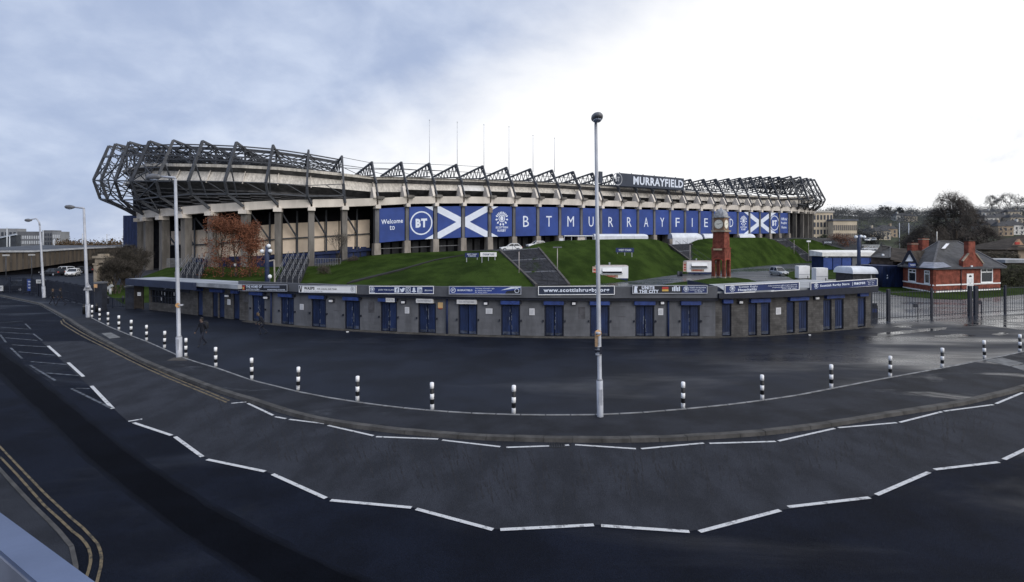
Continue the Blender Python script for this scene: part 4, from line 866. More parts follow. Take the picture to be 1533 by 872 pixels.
for a, b, txt, lab in ((580, 593, 'GATE', 'short white board over the right half of a blue door'), (625, 650, 'PLEASE HAVE TICKETS READY', 'white board over a door beside the yellow notice'), (685.5, 714.5, 'PLEASE HAVE TICKETS READY', 'longest white board over a door right of the yellow notice')):
    mb = MB(); z0, z1 = (2.13, 2.42); wseg(mb, a, b, z0, z1, None, .27, .23 if a < 600 else .005, 1); o = mb.build('header_board', M('board_white', (.60, .60, .61), .7, .08, 2)); tag(o, lab, 'sign', 'white boards over the doors')
    m_ = (a + b) / 2; fr = Fr(F(m_) + Fn(m_) * .275 + V((0, 0, (z0 + z1) / 2)), Ft(m_)); w = (F(b) - F(a)).length; mb = MB(); put_text(mb, fr, txt, 0, 0, w * .8, .12, .004, .01); mb.build('lettering', MT['print_grey'], o)

# advertising boards on the fascia
def board(a, b, ya, yb, label, m=SIGNB, s=.52, trim=WHITE, th=.06):
    """board between photo columns a..b; ya,yb the rows of its top and bottom at both ends"""
    pa, pb = F(a) + Fn(a) * s, F(b) + Fn(b) * s
    za1, za0 = CH - (ya[0] - HY) * pa.y / FX, CH - (ya[1] - HY) * pa.y / FX; zb1, zb0 = CH - (yb[0] - HY) * pb.y / FX, CH - (yb[1] - HY) * pb.y / FX
    o_ = V(((pa.x + pb.x) / 2, (pa.y + pb.y) / 2, (za0 + zb0 + za1 + zb1) / 4)); r_ = V((pb.x - pa.x, pb.y - pa.y, (zb0 + zb1 - za0 - za1) / 2)); L = r_.length
    fr = Fr(o_, r_, (0, 0, 1)); fr.u = V((0, 0, 1)); H = (za1 - za0 + zb1 - zb0) / 2
    mb = MB(); mb.prism([fr.p(-L / 2, -H / 2, -th), fr.p(L / 2, -H / 2, -th), fr.p(L / 2, H / 2, -th), fr.p(-L / 2, H / 2, -th)], fr.n * th); o = mb.build('advertising_board', m); tag(o, label, 'sign', 'boards along the ticket building fascia')
    mb = MB(); e = .045
    for x0, y0, x1, y1 in ((-L / 2, -H / 2, L / 2, -H / 2 + e), (-L / 2, H / 2 - e, L / 2, H / 2), (-L / 2, -H / 2 + e, -L / 2 + e, H / 2 - e), (L / 2 - e, -H / 2 + e, L / 2, H / 2 - e)):
        mb.prism([fr.p(x0, y0, .002), fr.p(x1, y0, .002), fr.p(x1, y1, .002), fr.p(x0, y1, .002)], fr.n * .02)
    mb.build('trim', trim, o); return o, fr, L, H
def letters(o, fr, items, m=PRINT, name='lettering'):
    mb = MB()
    for s, x, y, w, h, *bo in items: put_text(mb, fr, s, x, y, w, h, .008, bo[0] if bo else .015)
    return mb.build(name, m, o)
TR = M('trim_grey', (.40, .42, .47), .5, .1, 3)
o, fr, L, H = board(366, 438.5, (426, 436), (426.3, 436.6), 'dark board with red and yellow square at its left end', SIGNK, trim=TR)
mb = MB(); put_rect(mb, fr, -L * .47, -H * .36, -L * .36, H * .36); mb.build('red_square', REDP, o); mb = MB(); put_rect(mb, fr, -L * .455, -H * .22, -L * .375, H * .1, .014); mb.build('yellow_bar', YELLOW, o)
mb = MB(); put_rect(mb, fr, L * .03, -.02 * H, L * .35, H * .32); mb.build('grey_strip', M('strip_grey', (.20, .22, .29), .6, .1, 2), o)
letters(o, fr, [('THE HOME OF', -L * .17, H * .17, L * .33, H * .38, .04), ('SCOTTISH RUGBY', -L * .19, -H * .24, L * .28, H * .2, .02), ('MURRAYFIELD STADIUM', L * .28, -H * .27, L * .34, H * .18, .02)])
o, fr, L, H = board(455.5, 539.5, (427.3, 438.3), (428, 439.5), 'white advertising board with black V mark at its left end', WHITE, trim=TR)
mb = MB(); put_poly(mb, fr, [(-L * .495, H * .44), (-L * .475, H * .44), (-L * .462, -H * .2), (-L * .45, H * .44), (-L * .435, H * .44), (-L * .452, -H * .46), (-L * .475, -H * .46)]); put_text(mb, fr, 'WASPS', -L * .31, H * .1, L * .19, H * .4, .01, .04); put_text(mb, fr, 'FOR CASUAL AND TEAM', -L * .0, H * .02, L * .34, H * .2, .01, .01); put_text(mb, fr, 'official kit and clothing partner', -L * .24, -H * .3, L * .34, H * .15, .01, .0); mb.build('lettering', SIGNK, o)
mb = MB(); put_thistle(mb, fr, L * .44, 0, H * .32); mb.build('thistle_emblem', M('emblem_grey', (.42, .44, .48), .6, .1, 2), o)
o, fr, L, H = board(559, 653.8, (428.5, 440), (428.3, 440.6), 'navy board with a row of white social media icons')
letters(o, fr, [('JOIN THE CLAN', -L * .235, -H * .02, L * .24, H * .24), ('#asone', L * .42, -H * .05, L * .12, H * .24)])
mb = MB(); put_thistle(mb, fr, -L * .45, H * .04, H * .34); put_rect(mb, fr, -L * .49, -H * .40, -L * .41, -H * .33); mb.build('thistle_emblem', PRINT, o)
for k in (0, 4): mb = MB(); x = -L * .065 + k * L * .088; put_rect(mb, fr, x - H * .33, -H * .33, x + H * .33, H * .33); ic = mb.build('social_icon', PRINT, o); mb = MB(); put_text(mb, fr, 'f' if k == 0 else 'in', x + H * .05, -.03 * H, H * (.26 if k == 0 else .4), H * .48, .013, .03); mb.build('icon_letter', SIGNB, ic)
x = -L * .065 + L * .088; mb = MB(); put_poly(mb, fr, [(x - H * .36, H * .2), (x - H * .1, H * .05), (x, H * .22), (x + H * .15, H * .3), (x + H * .26, H * .22), (x + H * .38, H * .22), (x + H * .28, H * .08), (x + H * .2, -H * .16), (x, -H * .3), (x - H * .36, -H * .27), (x - H * .14, -H * .17), (x - H * .3, -H * .06)]); mb.build('social_icon', PRINT, o)
x = -L * .065 + 2 * L * .088; mb = MB(); put_ring(mb, fr, x, 0, H * .13, H * .2, n=16); 
for q in ((-.33, -.33, .33, -.26), (-.33, .26, .33, .33), (-.33, -.26, -.26, .26), (.26, -.26, .33, .26)): put_rect(mb, fr, x + q[0] * H, q[1] * H, x + q[2] * H, q[3] * H)
mb.build('social_icon', PRINT, o)
x = -L * .065 + 3 * L * .088; mb = MB(); put_poly(mb, fr, [(x - H * .34, -H * .24), (x - H * .16, -H * .05), (x - H * .17, H * .2), (x, H * .34), (x + H * .17, H * .2), (x + H * .16, -H * .05), (x + H * .34, -H * .24), (x + H * .12, -H * .27), (x, -H * .35), (x - H * .12, -H * .27)]); mb.build('social_icon', PRINT, o)
o, fr, L, H = board(676, 781.5, (428.8, 440.8), (428.6, 441.3), 'blue board fading to black with white streak at its right end', M('sign_blue', (.028, .055, .24), .5, .12, .8), trim=TR)
mb = MB(); put_poly(mb, fr, [(L * .28, -H * .44), (L * .49, -H * .44), (L * .49, H * .1), (L * .30, -H * .1)], .006); mb.build('black_end', SIGNK, o)
mb = MB(); put_poly(mb, fr, [(L * .22, H * .0), (L * .38, H * .44), (L * .49, H * .44), (L * .49, H * .30)], .008); mb.build('white_streak', PRINT, o)
letters(o, fr, [('MURRAYFIELD', -L * .275, 0, L * .21, H * .22, .03), ('The home of Scottish rugby', -L * .0, H * .2, L * .27, H * .18), ('is a world class venue', -L * .02, -H * .02, L * .23, H * .18), ('for every event', -L * .05, -H * .26, L * .17, H * .16)])
mb = MB(); put_ring(mb, fr, -L * .44, 0, H * .25, H * .32, n=18); put_text(mb, fr, 'BT', -L * .44, 0, H * .3, H * .22, .01, .04); put_ring(mb, fr, L * .44, -H * .05, H * .22, H * .28, .012, 16); mb.build('ring_logo', PRINT, o)
o, fr, L, H = board(806, 918, (428.8, 442), (427.8, 441.6), 'dark navy board with a web address in bold white letters', M('sign_ink', (.020, .030, .060), .5, .12, .8))
letters(o, fr, [('www.scottishrugby.org', 0, -H * .02, L * .86, H * .56, .035)])
o, fr, L, H = board(944, 1054.5, (427.5, 440), (427, 439.8), 'dark board with tall slogan and red and yellow logo in its middle', SIGNK, trim=TR)
letters(o, fr, [('UNITE', -L * .29, H * .22, L * .17, H * .42, .05), ('THE CITY', -L * .28, -H * .24, L * .26, H * .42, .05), ('TICKETS ON SALE NOW', L * .37, H * .2, L * .22, H * .18, .02), ('scottishrugby.org', L * .36, -H * .08, L * .19, H * .18, .02), ('BUY ONLINE', L * .38, -H * .3, L * .1, H * .12, .02)])
mb = MB(); put_rect(mb, fr, -L * .105, H * .02, -L * .02, H * .30); mb.build('red_square', REDP, o); mb = MB(); put_rect(mb, fr, -L * .105, -H * .22, -L * .02, 0); mb.build('yellow_bar', YELLOW, o)
mb = MB(); put_rect(mb, fr, L * .16, -H * .42, L * .495, H * .42, .004); mb.build('navy_field', SIGNB, o); mb = MB(); put_thistle(mb, fr, L * .215, 0, H * .34, .02); put_poly(mb, fr, [(-L * .48, -H * .4), (-L * .43, -H * .4), (-L * .44, H * .1), (-L * .425, H * .35), (-L * .47, H * .4), (-L * .475, H * .05)]); 
for k in range(5): put_rect(mb, fr, L * (.03 + .022 * k), -H * .2 - H * .02 * (k % 2), L * (.045 + .022 * k), H * (.25 + .1 * (k % 3)))
mb.build('emblem', PRINT, o)
o, fr, L, H = board(1079, 1187, (427, 440.5), (422.5, 434), 'navy tilted board with thistle over the left half of the brown block')
letters(o, fr, [('Scottish Rugby', -L * .19, H * .18, L * .25, H * .28, .01), ('Hospitality', -L * .20, -H * .17, L * .25, H * .36, .035), ('www.scottishrugby.org/hospitality', L * .27, H * .16, L * .40, H * .18, .01), ('hospitality@scottishrugby.org', L * .30, -H * .06, L * .34, H * .16, .01), ('0131 378 1600', L * .36, -H * .26, L * .2, H * .14, .01)])
mb = MB(); put_thistle(mb, fr, -L * .40, H * .04, H * .38); mb.build('thistle_emblem', PRINT, o)
o, fr, L, H = board(1203.5, 1302.5, (423.5, 436), (417, 428.5), 'navy tilted board at the right end of the ticket building')
letters(o, fr, [('Scottish Rugby Store', -L * .15, H * .0, L * .43, H * .36, .03), ('macron', L * .22, H * .02, L * .17, H * .3, .04), ('Opening hours', L * .40, H * .22, L * .13, H * .14, .01), ('Mon - Sat', L * .40, H * .0, L * .09, H * .14, .01), ('9am - 5pm', L * .40, -H * .22, L * .10, H * .14, .01)])
mb = MB(); put_thistle(mb, fr, -L * .42, H * .04, H * .36); put_rect(mb, fr, L * .11, -H * .25, L * .115, H * .25); mb.build('thistle_emblem', PRINT, o)
# kiosk window with its sign
mb = MB(); wseg(mb, 223, 267, .72, 1.88, None, -.12, -.2); mb.build('kiosk_glass', GLASS, TB)
mb = MB(); wseg(mb, 223, 284, 1.88, 2.58, None, .02, -.3); kw = mb.build('kiosk_header', FRAMEK, TB)
for k in range(10): mb = MB(); x = 223 + 43 * k / 9; wseg(mb, x, x + .7, .74, 1.86, None, -.02, -.12, 1); mb.build('window_bar', FRAMEK, TB)
mb = MB(); wseg(mb, 223, 266, 1.28, 1.34, None, -.01, -.13); mb.build('window_bar', FRAMEK, TB)
for px, z in ((240, 1.5), (239, .95), (244, 1.45), (258, 1.5), (262, 1.2)): mb = MB(); wseg(mb, px, px + 1.8, z, z + .3, None, -.10, -.115, 1); mb.build('window_poster', M('window_poster_white', (.45, .45, .47), .7, .1, 3), TB)
fr = Fr(F(250) + Fn(250) * .03 + V((0, 0, 2.25)), Ft(250)); mb = MB(); put_text(mb, fr, 'WELCOME TO', -1.35, 0, 1.1, .2, .01, .04); put_text(mb, fr, 'MURRAYFIELD', 1.15, -.02, 1.3, .2, .01, .04); put_ring(mb, fr, -.25, 0, .17, .22, .01, 14); put_text(mb, fr, 'BT', -.25, 0, .2, .15, .01, .04); mb.build('lettering', PRINT, kw)

# ------------------------------------------------------------------ street furniture
def bollard_proto():
    r = empty('bollard', (0, 0, 0), 'x', 'bollard', 'black and white banded bollards along the pavement edge')
    z = 0; hs = [.2] * 5
    mb = MB(); mb.tube([(0, 0, -.02), (0, 0, 1.0)], .071, 10); mb.build('post', BLACKP, r)
    for k, z in enumerate((0.02, .40, .80)): mb = MB(); mb.tube([(0, 0, z), (0, 0, z + .2)], .075, 10); mb.build('white_band', WHITEP if k == 0 else WHITE, r)
    mb = MB(); mb.ellipsoid((0, 0, 1.0), .073, .073, .025, 10, 4, 0); mb.build('cap', WHITE, r)
    return r
bl = [(137.6, 475.6), (149, 480.5), (161.7, 487.4), (178, 494.6), (196, 502.7), (219.4, 510.6), (246.2, 521.8), (278, 534.3), (323, 549.5), (377, 569), (446, 585), (535, 601), (647, 614), (769, 620), (1022.5, 612), (1141, 599), (1244.5, 582), (1332.5, 565), (1410.5, 551), (1474, 538), (1527, 528)]
bp = bollard_proto()
for k, (x, y) in enumerate(bl):
    o = bp if k == 0 else copy_tree(bp)
    nm_ = 'black and white banded bollard, %s from the left in the curved row' % ORD[k] if k < 11 else 'black and white banded bollard, %s from the right in the curved row' % ORD[20 - k]
    if k == 13: nm_ = 'black and white banded bollard just left of the tall central lamp post'
    if k == 14: nm_ = 'black and white banded bollard just right of the tall central lamp post'
    if k == 20: nm_ = 'black and white banded bollard at the far right edge of the photo'
    place(o, G(x, y), rnd.uniform(0, 6), nm_); 
    for c in o.children: pass
    o.rotation_euler = (rnd.uniform(-.02, .02), rnd.uniform(-.02, .02), rnd.uniform(0, 6)); s_ = rnd.uniform(.97, 1.03); o.scale = (s_, s_, s_)
def lamp_post(px, py, top_px, top_py, label, arm=None, r0=.11, r1=.07, hb=1.3, curve=False, head_l=.8):
    b = G(px, py); Y = b.y; t = A(top_px, top_py, Y)
    r = empty('street_lamp', b, label, 'street lamp', 'tall grey street lamps along the road')
    k = hb / (t.z - b.z); m = b.lerp(t, k)
    mb = MB(); mb.tube([b - V((0, 0, .05)), b + V((0, 0, .05)), m], [r0 * 1.05, r0, r0], 12); mb.build('base_section', GALV, r)
    mb = MB(); mb.tube([m, m + V((0, 0, .08)), b.lerp(t, .5), t], [r0, r1 * 1.02, r1 * .95, r1 * .7], 12); mb.build('pole', GALV, r)
    mb = MB(); d = b + V((0, -r0 - .001, .75)); mb.box(d.x - .06, d.y - .006, d.z - .3, d.x + .06, d.y + .02, d.z + .25); mb.build('access_door', GALV, r)
    if arm:
        ax, ay, hx, hy = arm; e = A(ax, ay, Y)
        mb = MB()
        if curve: mb.tube([t, t + V((0, 0, .35)) + (e - t) * .08, t.lerp(e, .4) + V((0, 0, .55)), e + V((0, 0, .1)), e], [r1 * .7, r1 * .65, r1 * .6, r1 * .55, r1 * .5], 8)
        else: mb.tube([t, t + V((0, 0, .06)) + (e - t) * .03, e], [r1 * .7, r1 * .65, r1 * .5], 8)
        mb.build('arm', GALV, r)
        h = A(hx, hy, Y); d = (h - e); L = d.length; d.normalize(); mb = MB()
        mb.tube([e - d * .05, e + d * L * .12, e + d * L * .45, e + d * L * .85, e + d * L], [.07, .13, .19, .15, .05], 10); hd = mb.build('lamp_head', LAMPH, r)
        mb = MB(); c = e + d * L * .5; mb.ellipsoid(c - V((0, 0, .12)), L * .32, .12, .09, 10, 5); mb.build('lens', M('lamp_lens', (.35, .40, .50), .25, .1, 3), hd)
    return r, b, t
c_, b, t = lamp_post(898.5, 624, 892, 185, 'tallest grey lamp post in the middle of the pavement with round dark lamp head', r0=.115, r1=.078)
h = A(891.8, 179, b.y); mb = MB()                         # this lantern points straight at the viewer
mb.ellipsoid(h + V((0, -.3, .0)), .205, .42, .165, 14, 8); hd = mb.build('lamp_head', LAMPH, c_)
mb = MB(); mb.ellipsoid(h + V((0, -.35, -.11)), .15, .28, .08, 12, 5); mb.build('lens', MT['lamp_lens'], hd)
mb = MB(); mb.tube([t - V((0, 0, .05)), t + V((0, -.02, .08)), t + V((0, -.1, .12))], .05, 8); mb.build('arm', GALV, c_)
# fittings strapped to it
p = A(895.5, 499, b.y - .14); o = empty('warning_disc', p, 'round orange faced sign plate strapped low on the central lamp post', 'sign')
mb = MB(); mb.tube([p, p + V((0, .02, 0))], .115, 16); mb.build('disc', ORANGE, o); mb = MB(); mb.tube([p + V((0, .03, -.05)), p + V((0, .03, .05))], .10, 12); mb.build('strap', GALV, o)
mb = MB(); p2 = A(893.2, 511, b.y - .1); mb.box(p2.x - .06, p2.y - .02, p2.z - .2, p2.x + .03, p2.y + .06, p2.z + .2); mb.build('side_plate', M('plate_brown', (.30, .20, .12), .6, .2, 4), o)
o = empty('bracket_clamp', A(895.7, 527, b.y), 'dark metal clamp bracket fixed to the central lamp post below the orange disc', 'bracket'); 
for z in (519, 525, 531): mb = MB(); q = A(895.7, z, b.y); mb.tube([q - V((0, 0, .03)), q + V((0, 0, .03))], .135 if z == 525 else .105, 12); mb.build('ring_band', FRAMEK if z == 525 else GALV, o)
mb = MB(); q = A(899.5, 525, b.y - .08); mb.box(q.x - .04, q.y - .05, q.z - .13, q.x + .04, q.y + .05, q.z + .13); mb.build('clamp_box', FRAMEK, o)
lamp_post(268.5, 535, 262.5, 268, 'tall lamp post at the left end of the pavement with one lantern reaching left', arm=(240, 264.5, 219, 266), r0=.155, r1=.10, hb=1.1)
l3, b3, t3 = lamp_post(132, 475.5, 125.5, 313, 'lamp post with triangular road sign beside the left side entrance', arm=(111, 310.5, 97, 310), r0=.16, r1=.12, hb=1.1)
lamp_post(66, 446, 59.5, 338, 'far left lamp post with curved arm behind the two walkers', arm=(47, 330, 37, 330), r0=.17, r1=.12, curve=True)
p = A(131.2, 430, b3.y - .2); mb = MB(); w = .38; mb.prism([p + V((-w, 0, -.28)), p + V((w, 0, -.28)), p + V((0, 0, .42))], (0, .03, 0)); o = mb.build('road_sign', M('sign_back_grey', (.36, .37, .40), .6, .1, 3)); tag(o, 'grey triangular back of a road sign on the left lamp post', 'road sign')
mb = MB(); mb.tube([p + V((0, .05, -.1)), p + V((0, .05, .1))], .17, 10); mb.build('clip', GALV, o)
o = empty('timing_plate', A(268.5, 458, G(268.5, 535).y - .2), 'small orange plate on the left tall lamp post', 'sign'); p = A(266, 457.5, G(268.5, 535).y - .15); mb = MB(); mb.tube([p, p + V((0, .02, 0))], .13, 12); mb.build('disc', ORANGE, o); mb = MB(); mb.tube([p + V((.1, .1, -.04)), p + V((.1, .1, .04))], .13, 10); mb.build('strap', GALV, o)
# slim posts on the bank and by the steps
def small_post(px, py, ty, label, head=None, r=.07, Yo=None, lean=0):
    b = bank_at(px, py) if Yo is None else A(px, py, Yo); t = A(px + lean, ty, b.y); r_ = empty('lamp_column', b, label, 'lamp post', 'slim lamp columns on the grass bank')
    mb = MB(); mb.tube([b - V((0, 0, .3)), t], [r, r * .8], 8); mb.build('pole', M('pole_pinkgrey', (.42, .38, .37), .6, .1, 2), r_)
    if head == 'T': mb = MB(); mb.bar(t + V((-.7, 0, .05)), t + V((.7, 0, .05)), .3, .2); mb.build('lamp_head', LAMPH, r_)
    if head == 'box': mb = MB(); mb.bar(t + V((-.6, 0, .1)), t + V((.6, 0, .1)), .4, .5); mb.build('lamp_head', WHITE, r_)
small_post(777, 409, 377, 'slim pale lamp column on the left side of the middle steps'); small_post(834.5, 407, 371, 'slim lamp column with short dark crossbar right of the middle steps', 'T')
small_post(1033, 393, 367, 'slim pale column behind the catering trailer by the tower'); small_post(1188.8, 380, 360, 'slim pale column beside the far right steps'); small_post(1210.5, 392, 362, 'slim column with white lamp box beyond the far right steps', 'box')

# signs standing on the lawn
def lawn_sign(x0, x1, y0, y1, yb, txt, m, label, tm=PRINT):
    c = bank_at((x0 + x1) / 2, yb); Y = c.y; a, b = A(x0, y1, Y), A(x1, y1, Y); t = A(x0, y0, Y).z; zb = c.z - .3
    mb = MB(); mb.box(a.x, Y, a.z, b.x, Y + .1, t); o = mb.build('lawn_sign', m, loc=(c.x, Y, c.z)); tag(o, label, 'sign', 'notice boards on the lawns')
    for f in (.12, .88) if x1 - x0 < 24 else (.1, .5, .9): mb = MB(); x = a.x + (b.x - a.x) * f; mb.box(x - .06, Y + .1, zb, x + .06, Y + .2, t); mb.build('leg', GALV if m is not SIGNK else STEEL, o)
    fr = Fr(V(((a.x + b.x) / 2, Y, (a.z + t) / 2)), (1, 0, 0)); mb = MB()
    for k, s in enumerate(txt): put_text(mb, fr, s, 0, (t - a.z) * (.0 if len(txt) == 1 else .2 - .4 * k), (b.x - a.x) * (.7 if k == 0 else .55), (t - a.z) * (.45 if len(txt) == 1 else .28), .02, .02)
    mb.build('lettering', tm, o)
lawn_sign(696, 717, 379, 385.5, 391, ['WEST STAND', 'TURNSTILES'], SIGNB, 'blue board on two legs on the left lawn by the steps'); lawn_sign(719, 743.5, 378, 384.5, 391, ['STADIUM TOURS'], WHITE, 'white board on two legs next to the blue one on the left lawn', SIGNB)
lawn_sign(922, 949, 371.5, 378, 383, ['WEST STAND'], SIGNB, 'navy board on three legs in the middle of the central lawn'); lawn_sign(1231.5, 1247.5, 360.5, 366, 370, ['SOUTH STAND'], SIGNK, 'dark board on the grass beyond the stadium right end')

# ------------------------------------------------------------------ clock tower
tb = A(1079.5, 417, 97.3); tb.z = 0; ang = R(223.7 + 90); fr_ = V((math.cos(R(223.7)), math.sin(R(223.7)), 0)); rr = V((-fr_.y, fr_.x, 0)); rr = V((math.cos(R(313.7)), math.sin(R(313.7)), 0))
CT = empty('clock_tower', tb, 'red brick clock tower with arched base and silver domed top on the yard', 'clock tower')
w = 1.23; UZ = V((0, 0, 1))
def tp(a, b, z): return tb + rr * a + fr_ * b + UZ * z   # a to the right face, b to the front face
mb = MB(); lw = .52                                    # four legs of the open base
def tbox(mb, a0, b0, z0, a1, b1, z1, a0t=None, b0t=None, a1t=None, b1t=None):
    a0t = a0 if a0t is None else a0t; b0t = b0 if b0t is None else b0t; a1t = a1 if a1t is None else a1t; b1t = b1 if b1t is None else b1t
    return mb.hexa([tp(a0, b1, z0), tp(a1, b1, z0), tp(a1, b0, z0), tp(a0, b0, z0)], [tp(a0t, b1t, z1), tp(a1t, b1t, z1), tp(a1t, b0t, z1), tp(a0t, b0t, z1)])
for sa in (-1, 1):
    for sb in (-1, 1):
        mb = MB(); A0, A1 = sorted((sa * w, sa * (w - lw))); B0, B1 = sorted((sb * w, sb * (w - lw))); tbox(mb, A0, B0, .25, A1, B1, 3.25); mb.build('leg', BRICKR, CT)
        mb = MB(); tbox(mb, A0 - .06, B0 - .06, 0, A1 + .06, B1 + .06, .25); mb.build('plinth', STONE, CT)
mb = MB(); tbox(mb, -w, -w, 3.25, w, w, 5.3); tbox(mb, -w + .12, -w + .12, 5.3, w - .12, w - .12, 8.3, -w + .2, -w + .2, w - .2, w - .2); mb.build('shaft', BRICKR, CT)
for fdir, side_ in ((fr_, rr), (rr, -fr_)):             # arch rings over the openings
    mb = MB(); fr = Fr(tb + fdir * (w + .01) + UZ * 3.0, side_); 
    for k in range(9):
        t0, t1 = R(20 * k), R(20 * (k + 1)); P = [fr.p(r * math.cos(t), r * .55 * math.sin(t) + .05, 0) for r, t in ((.78, t0), (1.0, t0), (1.0, t1), (.78, t1))]; mb.prism(P, fr.n * .05)
    mb.build('arch_ring', M('arch_brick', (.34, .07, .045), .8, .15, 3), CT)
mb = MB(); tbox(mb, -w - .08, -w - .08, 5.3, w + .08, w + .08, 5.46); mb.build('string_course', BRICKR, CT)
for fdir, side_ in ((fr_, rr),):
    fr = Fr(tb + fdir * (w + .10) + UZ * 5.15, side_); mb = MB(); mb.prism([fr.p(-.8, -.16, 0), fr.p(.8, -.16, 0), fr.p(.8, .16, 0), fr.p(-.8, .16, 0)], fr.n * .06); mb.build('name_plaque', M('plaque_stone', (.52, .42, .28), .8, .12, 3), CT)
mb = MB(); tbox(mb, -w - .05, -w - .05, 8.3, w + .05, w + .05, 8.62); mb.build('cornice', STONE, CT)
mb = MB(); tbox(mb, -w + .26, -w + .26, 8.62, w - .26, w - .26, 10.9); mb.build('clock_stage', M('stage_brown', (.22, .14, .09), .8, .2, 2), CT)
for fdir, side_ in ((fr_, rr), (rr, -fr_)):
    fr = Fr(tb + fdir * (w - .26 + .01) + UZ * 9.72, side_); mb = MB(); put_disc(mb, fr, 0, 0, .80, .0, 28); fc = mb.build('clock_face', M('clock_ivory', (.84, .80, .70), .6, .05, 2), CT)
    mb = MB(); put_ring(mb, fr, 0, 0, .80, .90, .03, 28)
    for k in range(12): t = R(30 * k); put_poly(mb, fr, [(math.cos(t + q) * r, math.sin(t + q) * r) for r, q in ((.58, -.04), (.68, -.04), (.68, .04), (.58, .04))], .03)
    mb.build('hour_marks', M('clock_grey', (.16, .15, .14), .6, .1, 3), fc)
    mb = MB(); put_poly(mb, fr, [(-.04, -.1), (.04, -.1), (.025, .36), (-.025, .36)][::1] if False else [(.06, -.045), (.06, .045), (-.36, .07), (-.36, .0)], .04); put_poly(mb, fr, [(-.06, .03), (-.04, -.05), (.58, .10), (.57, .14)], .045); mb.build('clock_hands', BLACKP, fc)
mb = MB(); tbox(mb, -w + .06, -w + .06, 10.9, w - .06, w - .06, 11.08); mb.build('eaves', LEAD, CT)
mb = MB()                                              # square domed cap
pr = [(1.0, 11.08), (.97, 11.4), (.86, 11.8), (.66, 12.15), (.40, 12.38), (.15, 12.48)]
for (s0, z0), (s1, z1) in zip(pr, pr[1:]):
    a, b = (w - .12) * s0, (w - .12) * s1; n = 12
    for k in range(n):
        def ring(r, q): t = 2 * math.pi * q / n + math.pi / 12; m_ = 1 / max(abs(math.cos(t)), abs(math.sin(t))) ** .5; return r * math.cos(t) * m_, r * math.sin(t) * m_
        mb.face([tp(*ring(a, k), z0), tp(*ring(a, k + 1), z0), tp(*ring(b, k + 1), z1), tp(*ring(b, k), z1)])
mb.build('dome', LEAD, CT); mb = MB(); mb.tube([tp(0, 0, 12.4), tp(0, 0, 12.6), tp(0, 0, 12.9)], [.2, .12, .02], 8); mb.build('finial', LEAD, CT)

# ------------------------------------------------------------------ vehicles and stalls
def car(body, label, L=4.2, Wd=1.75, H=1.48, kind='car', suv=0, group=None):
    r = empty('parked_car', (0, 0, 0), label, 'car', group); hw = Wd / 2
    st = [(-L / 2, .42, .70, .80), (-L / 2 + .12, .30, .86, .93), (-L * .36, .20, .93, 1), (-L * .1, .20, .90, 1), (L * .18, .20, .88, 1), (L * .36, .20, .80, .97), (L / 2 - .15, .26, .70, .90), (L / 2, .40, .58, .76)]
    mb = MB(); vs = []; fs = []
    for y, z0, z1, k in st:
        w_ = hw * k; vs += [V((-w_ * .86, y, z0)), V((-w_, y, z0 + .14)), V((-w_, y, z1 - .12)), V((-w_ * .9, y, z1)), V((w_ * .9, y, z1)), V((w_, y, z1 - .12)), V((w_, y, z0 + .14)), V((w_ * .86, y, z0))]
    n = len(st)
    for k in range(n - 1):
        for j in range(8): fs.append((k * 8 + j, k * 8 + (j + 1) % 8, (k + 1) * 8 + (j + 1) % 8, (k + 1) * 8 + j))
    fs += [tuple(range(8))[::-1], tuple((n - 1) * 8 + j for j in range(8))]
    mb.idx(vs, fs); bd = mb.build('body', body, r)
    zb = .86; rb_, rf = -L * .44 if suv else -L * .45, L * .20; tb_, tf = (-L * .38 if suv else -L * .30), L * .02
    mb = MB(); b = [(-hw * .92, rb_, zb), (hw * .92, rb_, zb), (hw * .92, rf, zb - .04), (-hw * .92, rf, zb - .04)]; t = [(-hw * .72, tb_, H - .06), (hw * .72, tb_, H - .06), (hw * .72, tf, H - .06), (-hw * .72, tf, H - .06)]; mb.hexa(b, t); mb.build('windows', GLASS, r)
    mb = MB(); mb.hexa([(x * 1.02, y, z - .01) for x, y, z in t], [(x * .9, y * .92 + (-.05), H + .01) for x, y, z in t]); mb.build('roof', body, r)
    mb = MB()
    for sx_ in (-1, 1):
        mb.bar((sx_ * hw * .92, rf, zb - .03), (sx_ * hw * .73, tf, H - .04), .07); mb.bar((sx_ * hw * .92, rb_, zb), (sx_ * hw * .73, tb_, H - .04), .12); mb.bar((sx_ * hw * .93, -L * .1, zb), (sx_ * hw * .74, -L * .12, H - .04), .08)
    mb.build('pillars', body, r)
    for sx_ in (-1, 1):
        for y in (-L * .30, L * .31):
            mb = MB(); mb.tube([(sx_ * (hw - .20), y, .31), (sx_ * (hw + .01), y, .31)], .31, 14); wh = mb.build('wheel', TYRE, r); mb = MB(); mb.tube([(sx_ * (hw - .02), y, .31), (sx_ * (hw + .02), y, .31)], .19, 10); mb.build('rim', GALV, wh)
        mb = MB(); mb.obox((sx_ * hw * .62, L / 2 - .06, .66), (1, -.25 * sx_, 0), (0, 1, 0), (0, 0, 1), .19, .07, .07); mb.build('headlight', GLOBE, r)
        mb = MB(); mb.obox((sx_ * hw * .72, -L / 2 + .05, .76), (1, 0, 0), (0, 1, 0), (0, 0, 1), .12, .07, .10); mb.build('tail_light', REDP, r)
        mb = MB(); mb.obox((sx_ * (hw + .06), L * .16, .93), (1, 0, 0), (0, 1, 0), (0, 0, 1), .08, .06, .06); mb.build('mirror', body, r)
    mb = MB(); mb.box(-hw * .55, L / 2 - .05, .38, hw * .55, L / 2 + .01, .52); mb.build('grille', BLACKP, r)
    mb = MB(); mb.box(-.26, L / 2 - .005, .40, .26, L / 2 + .02, .51); mb.build('number_plate', WHITE, r)
    return r
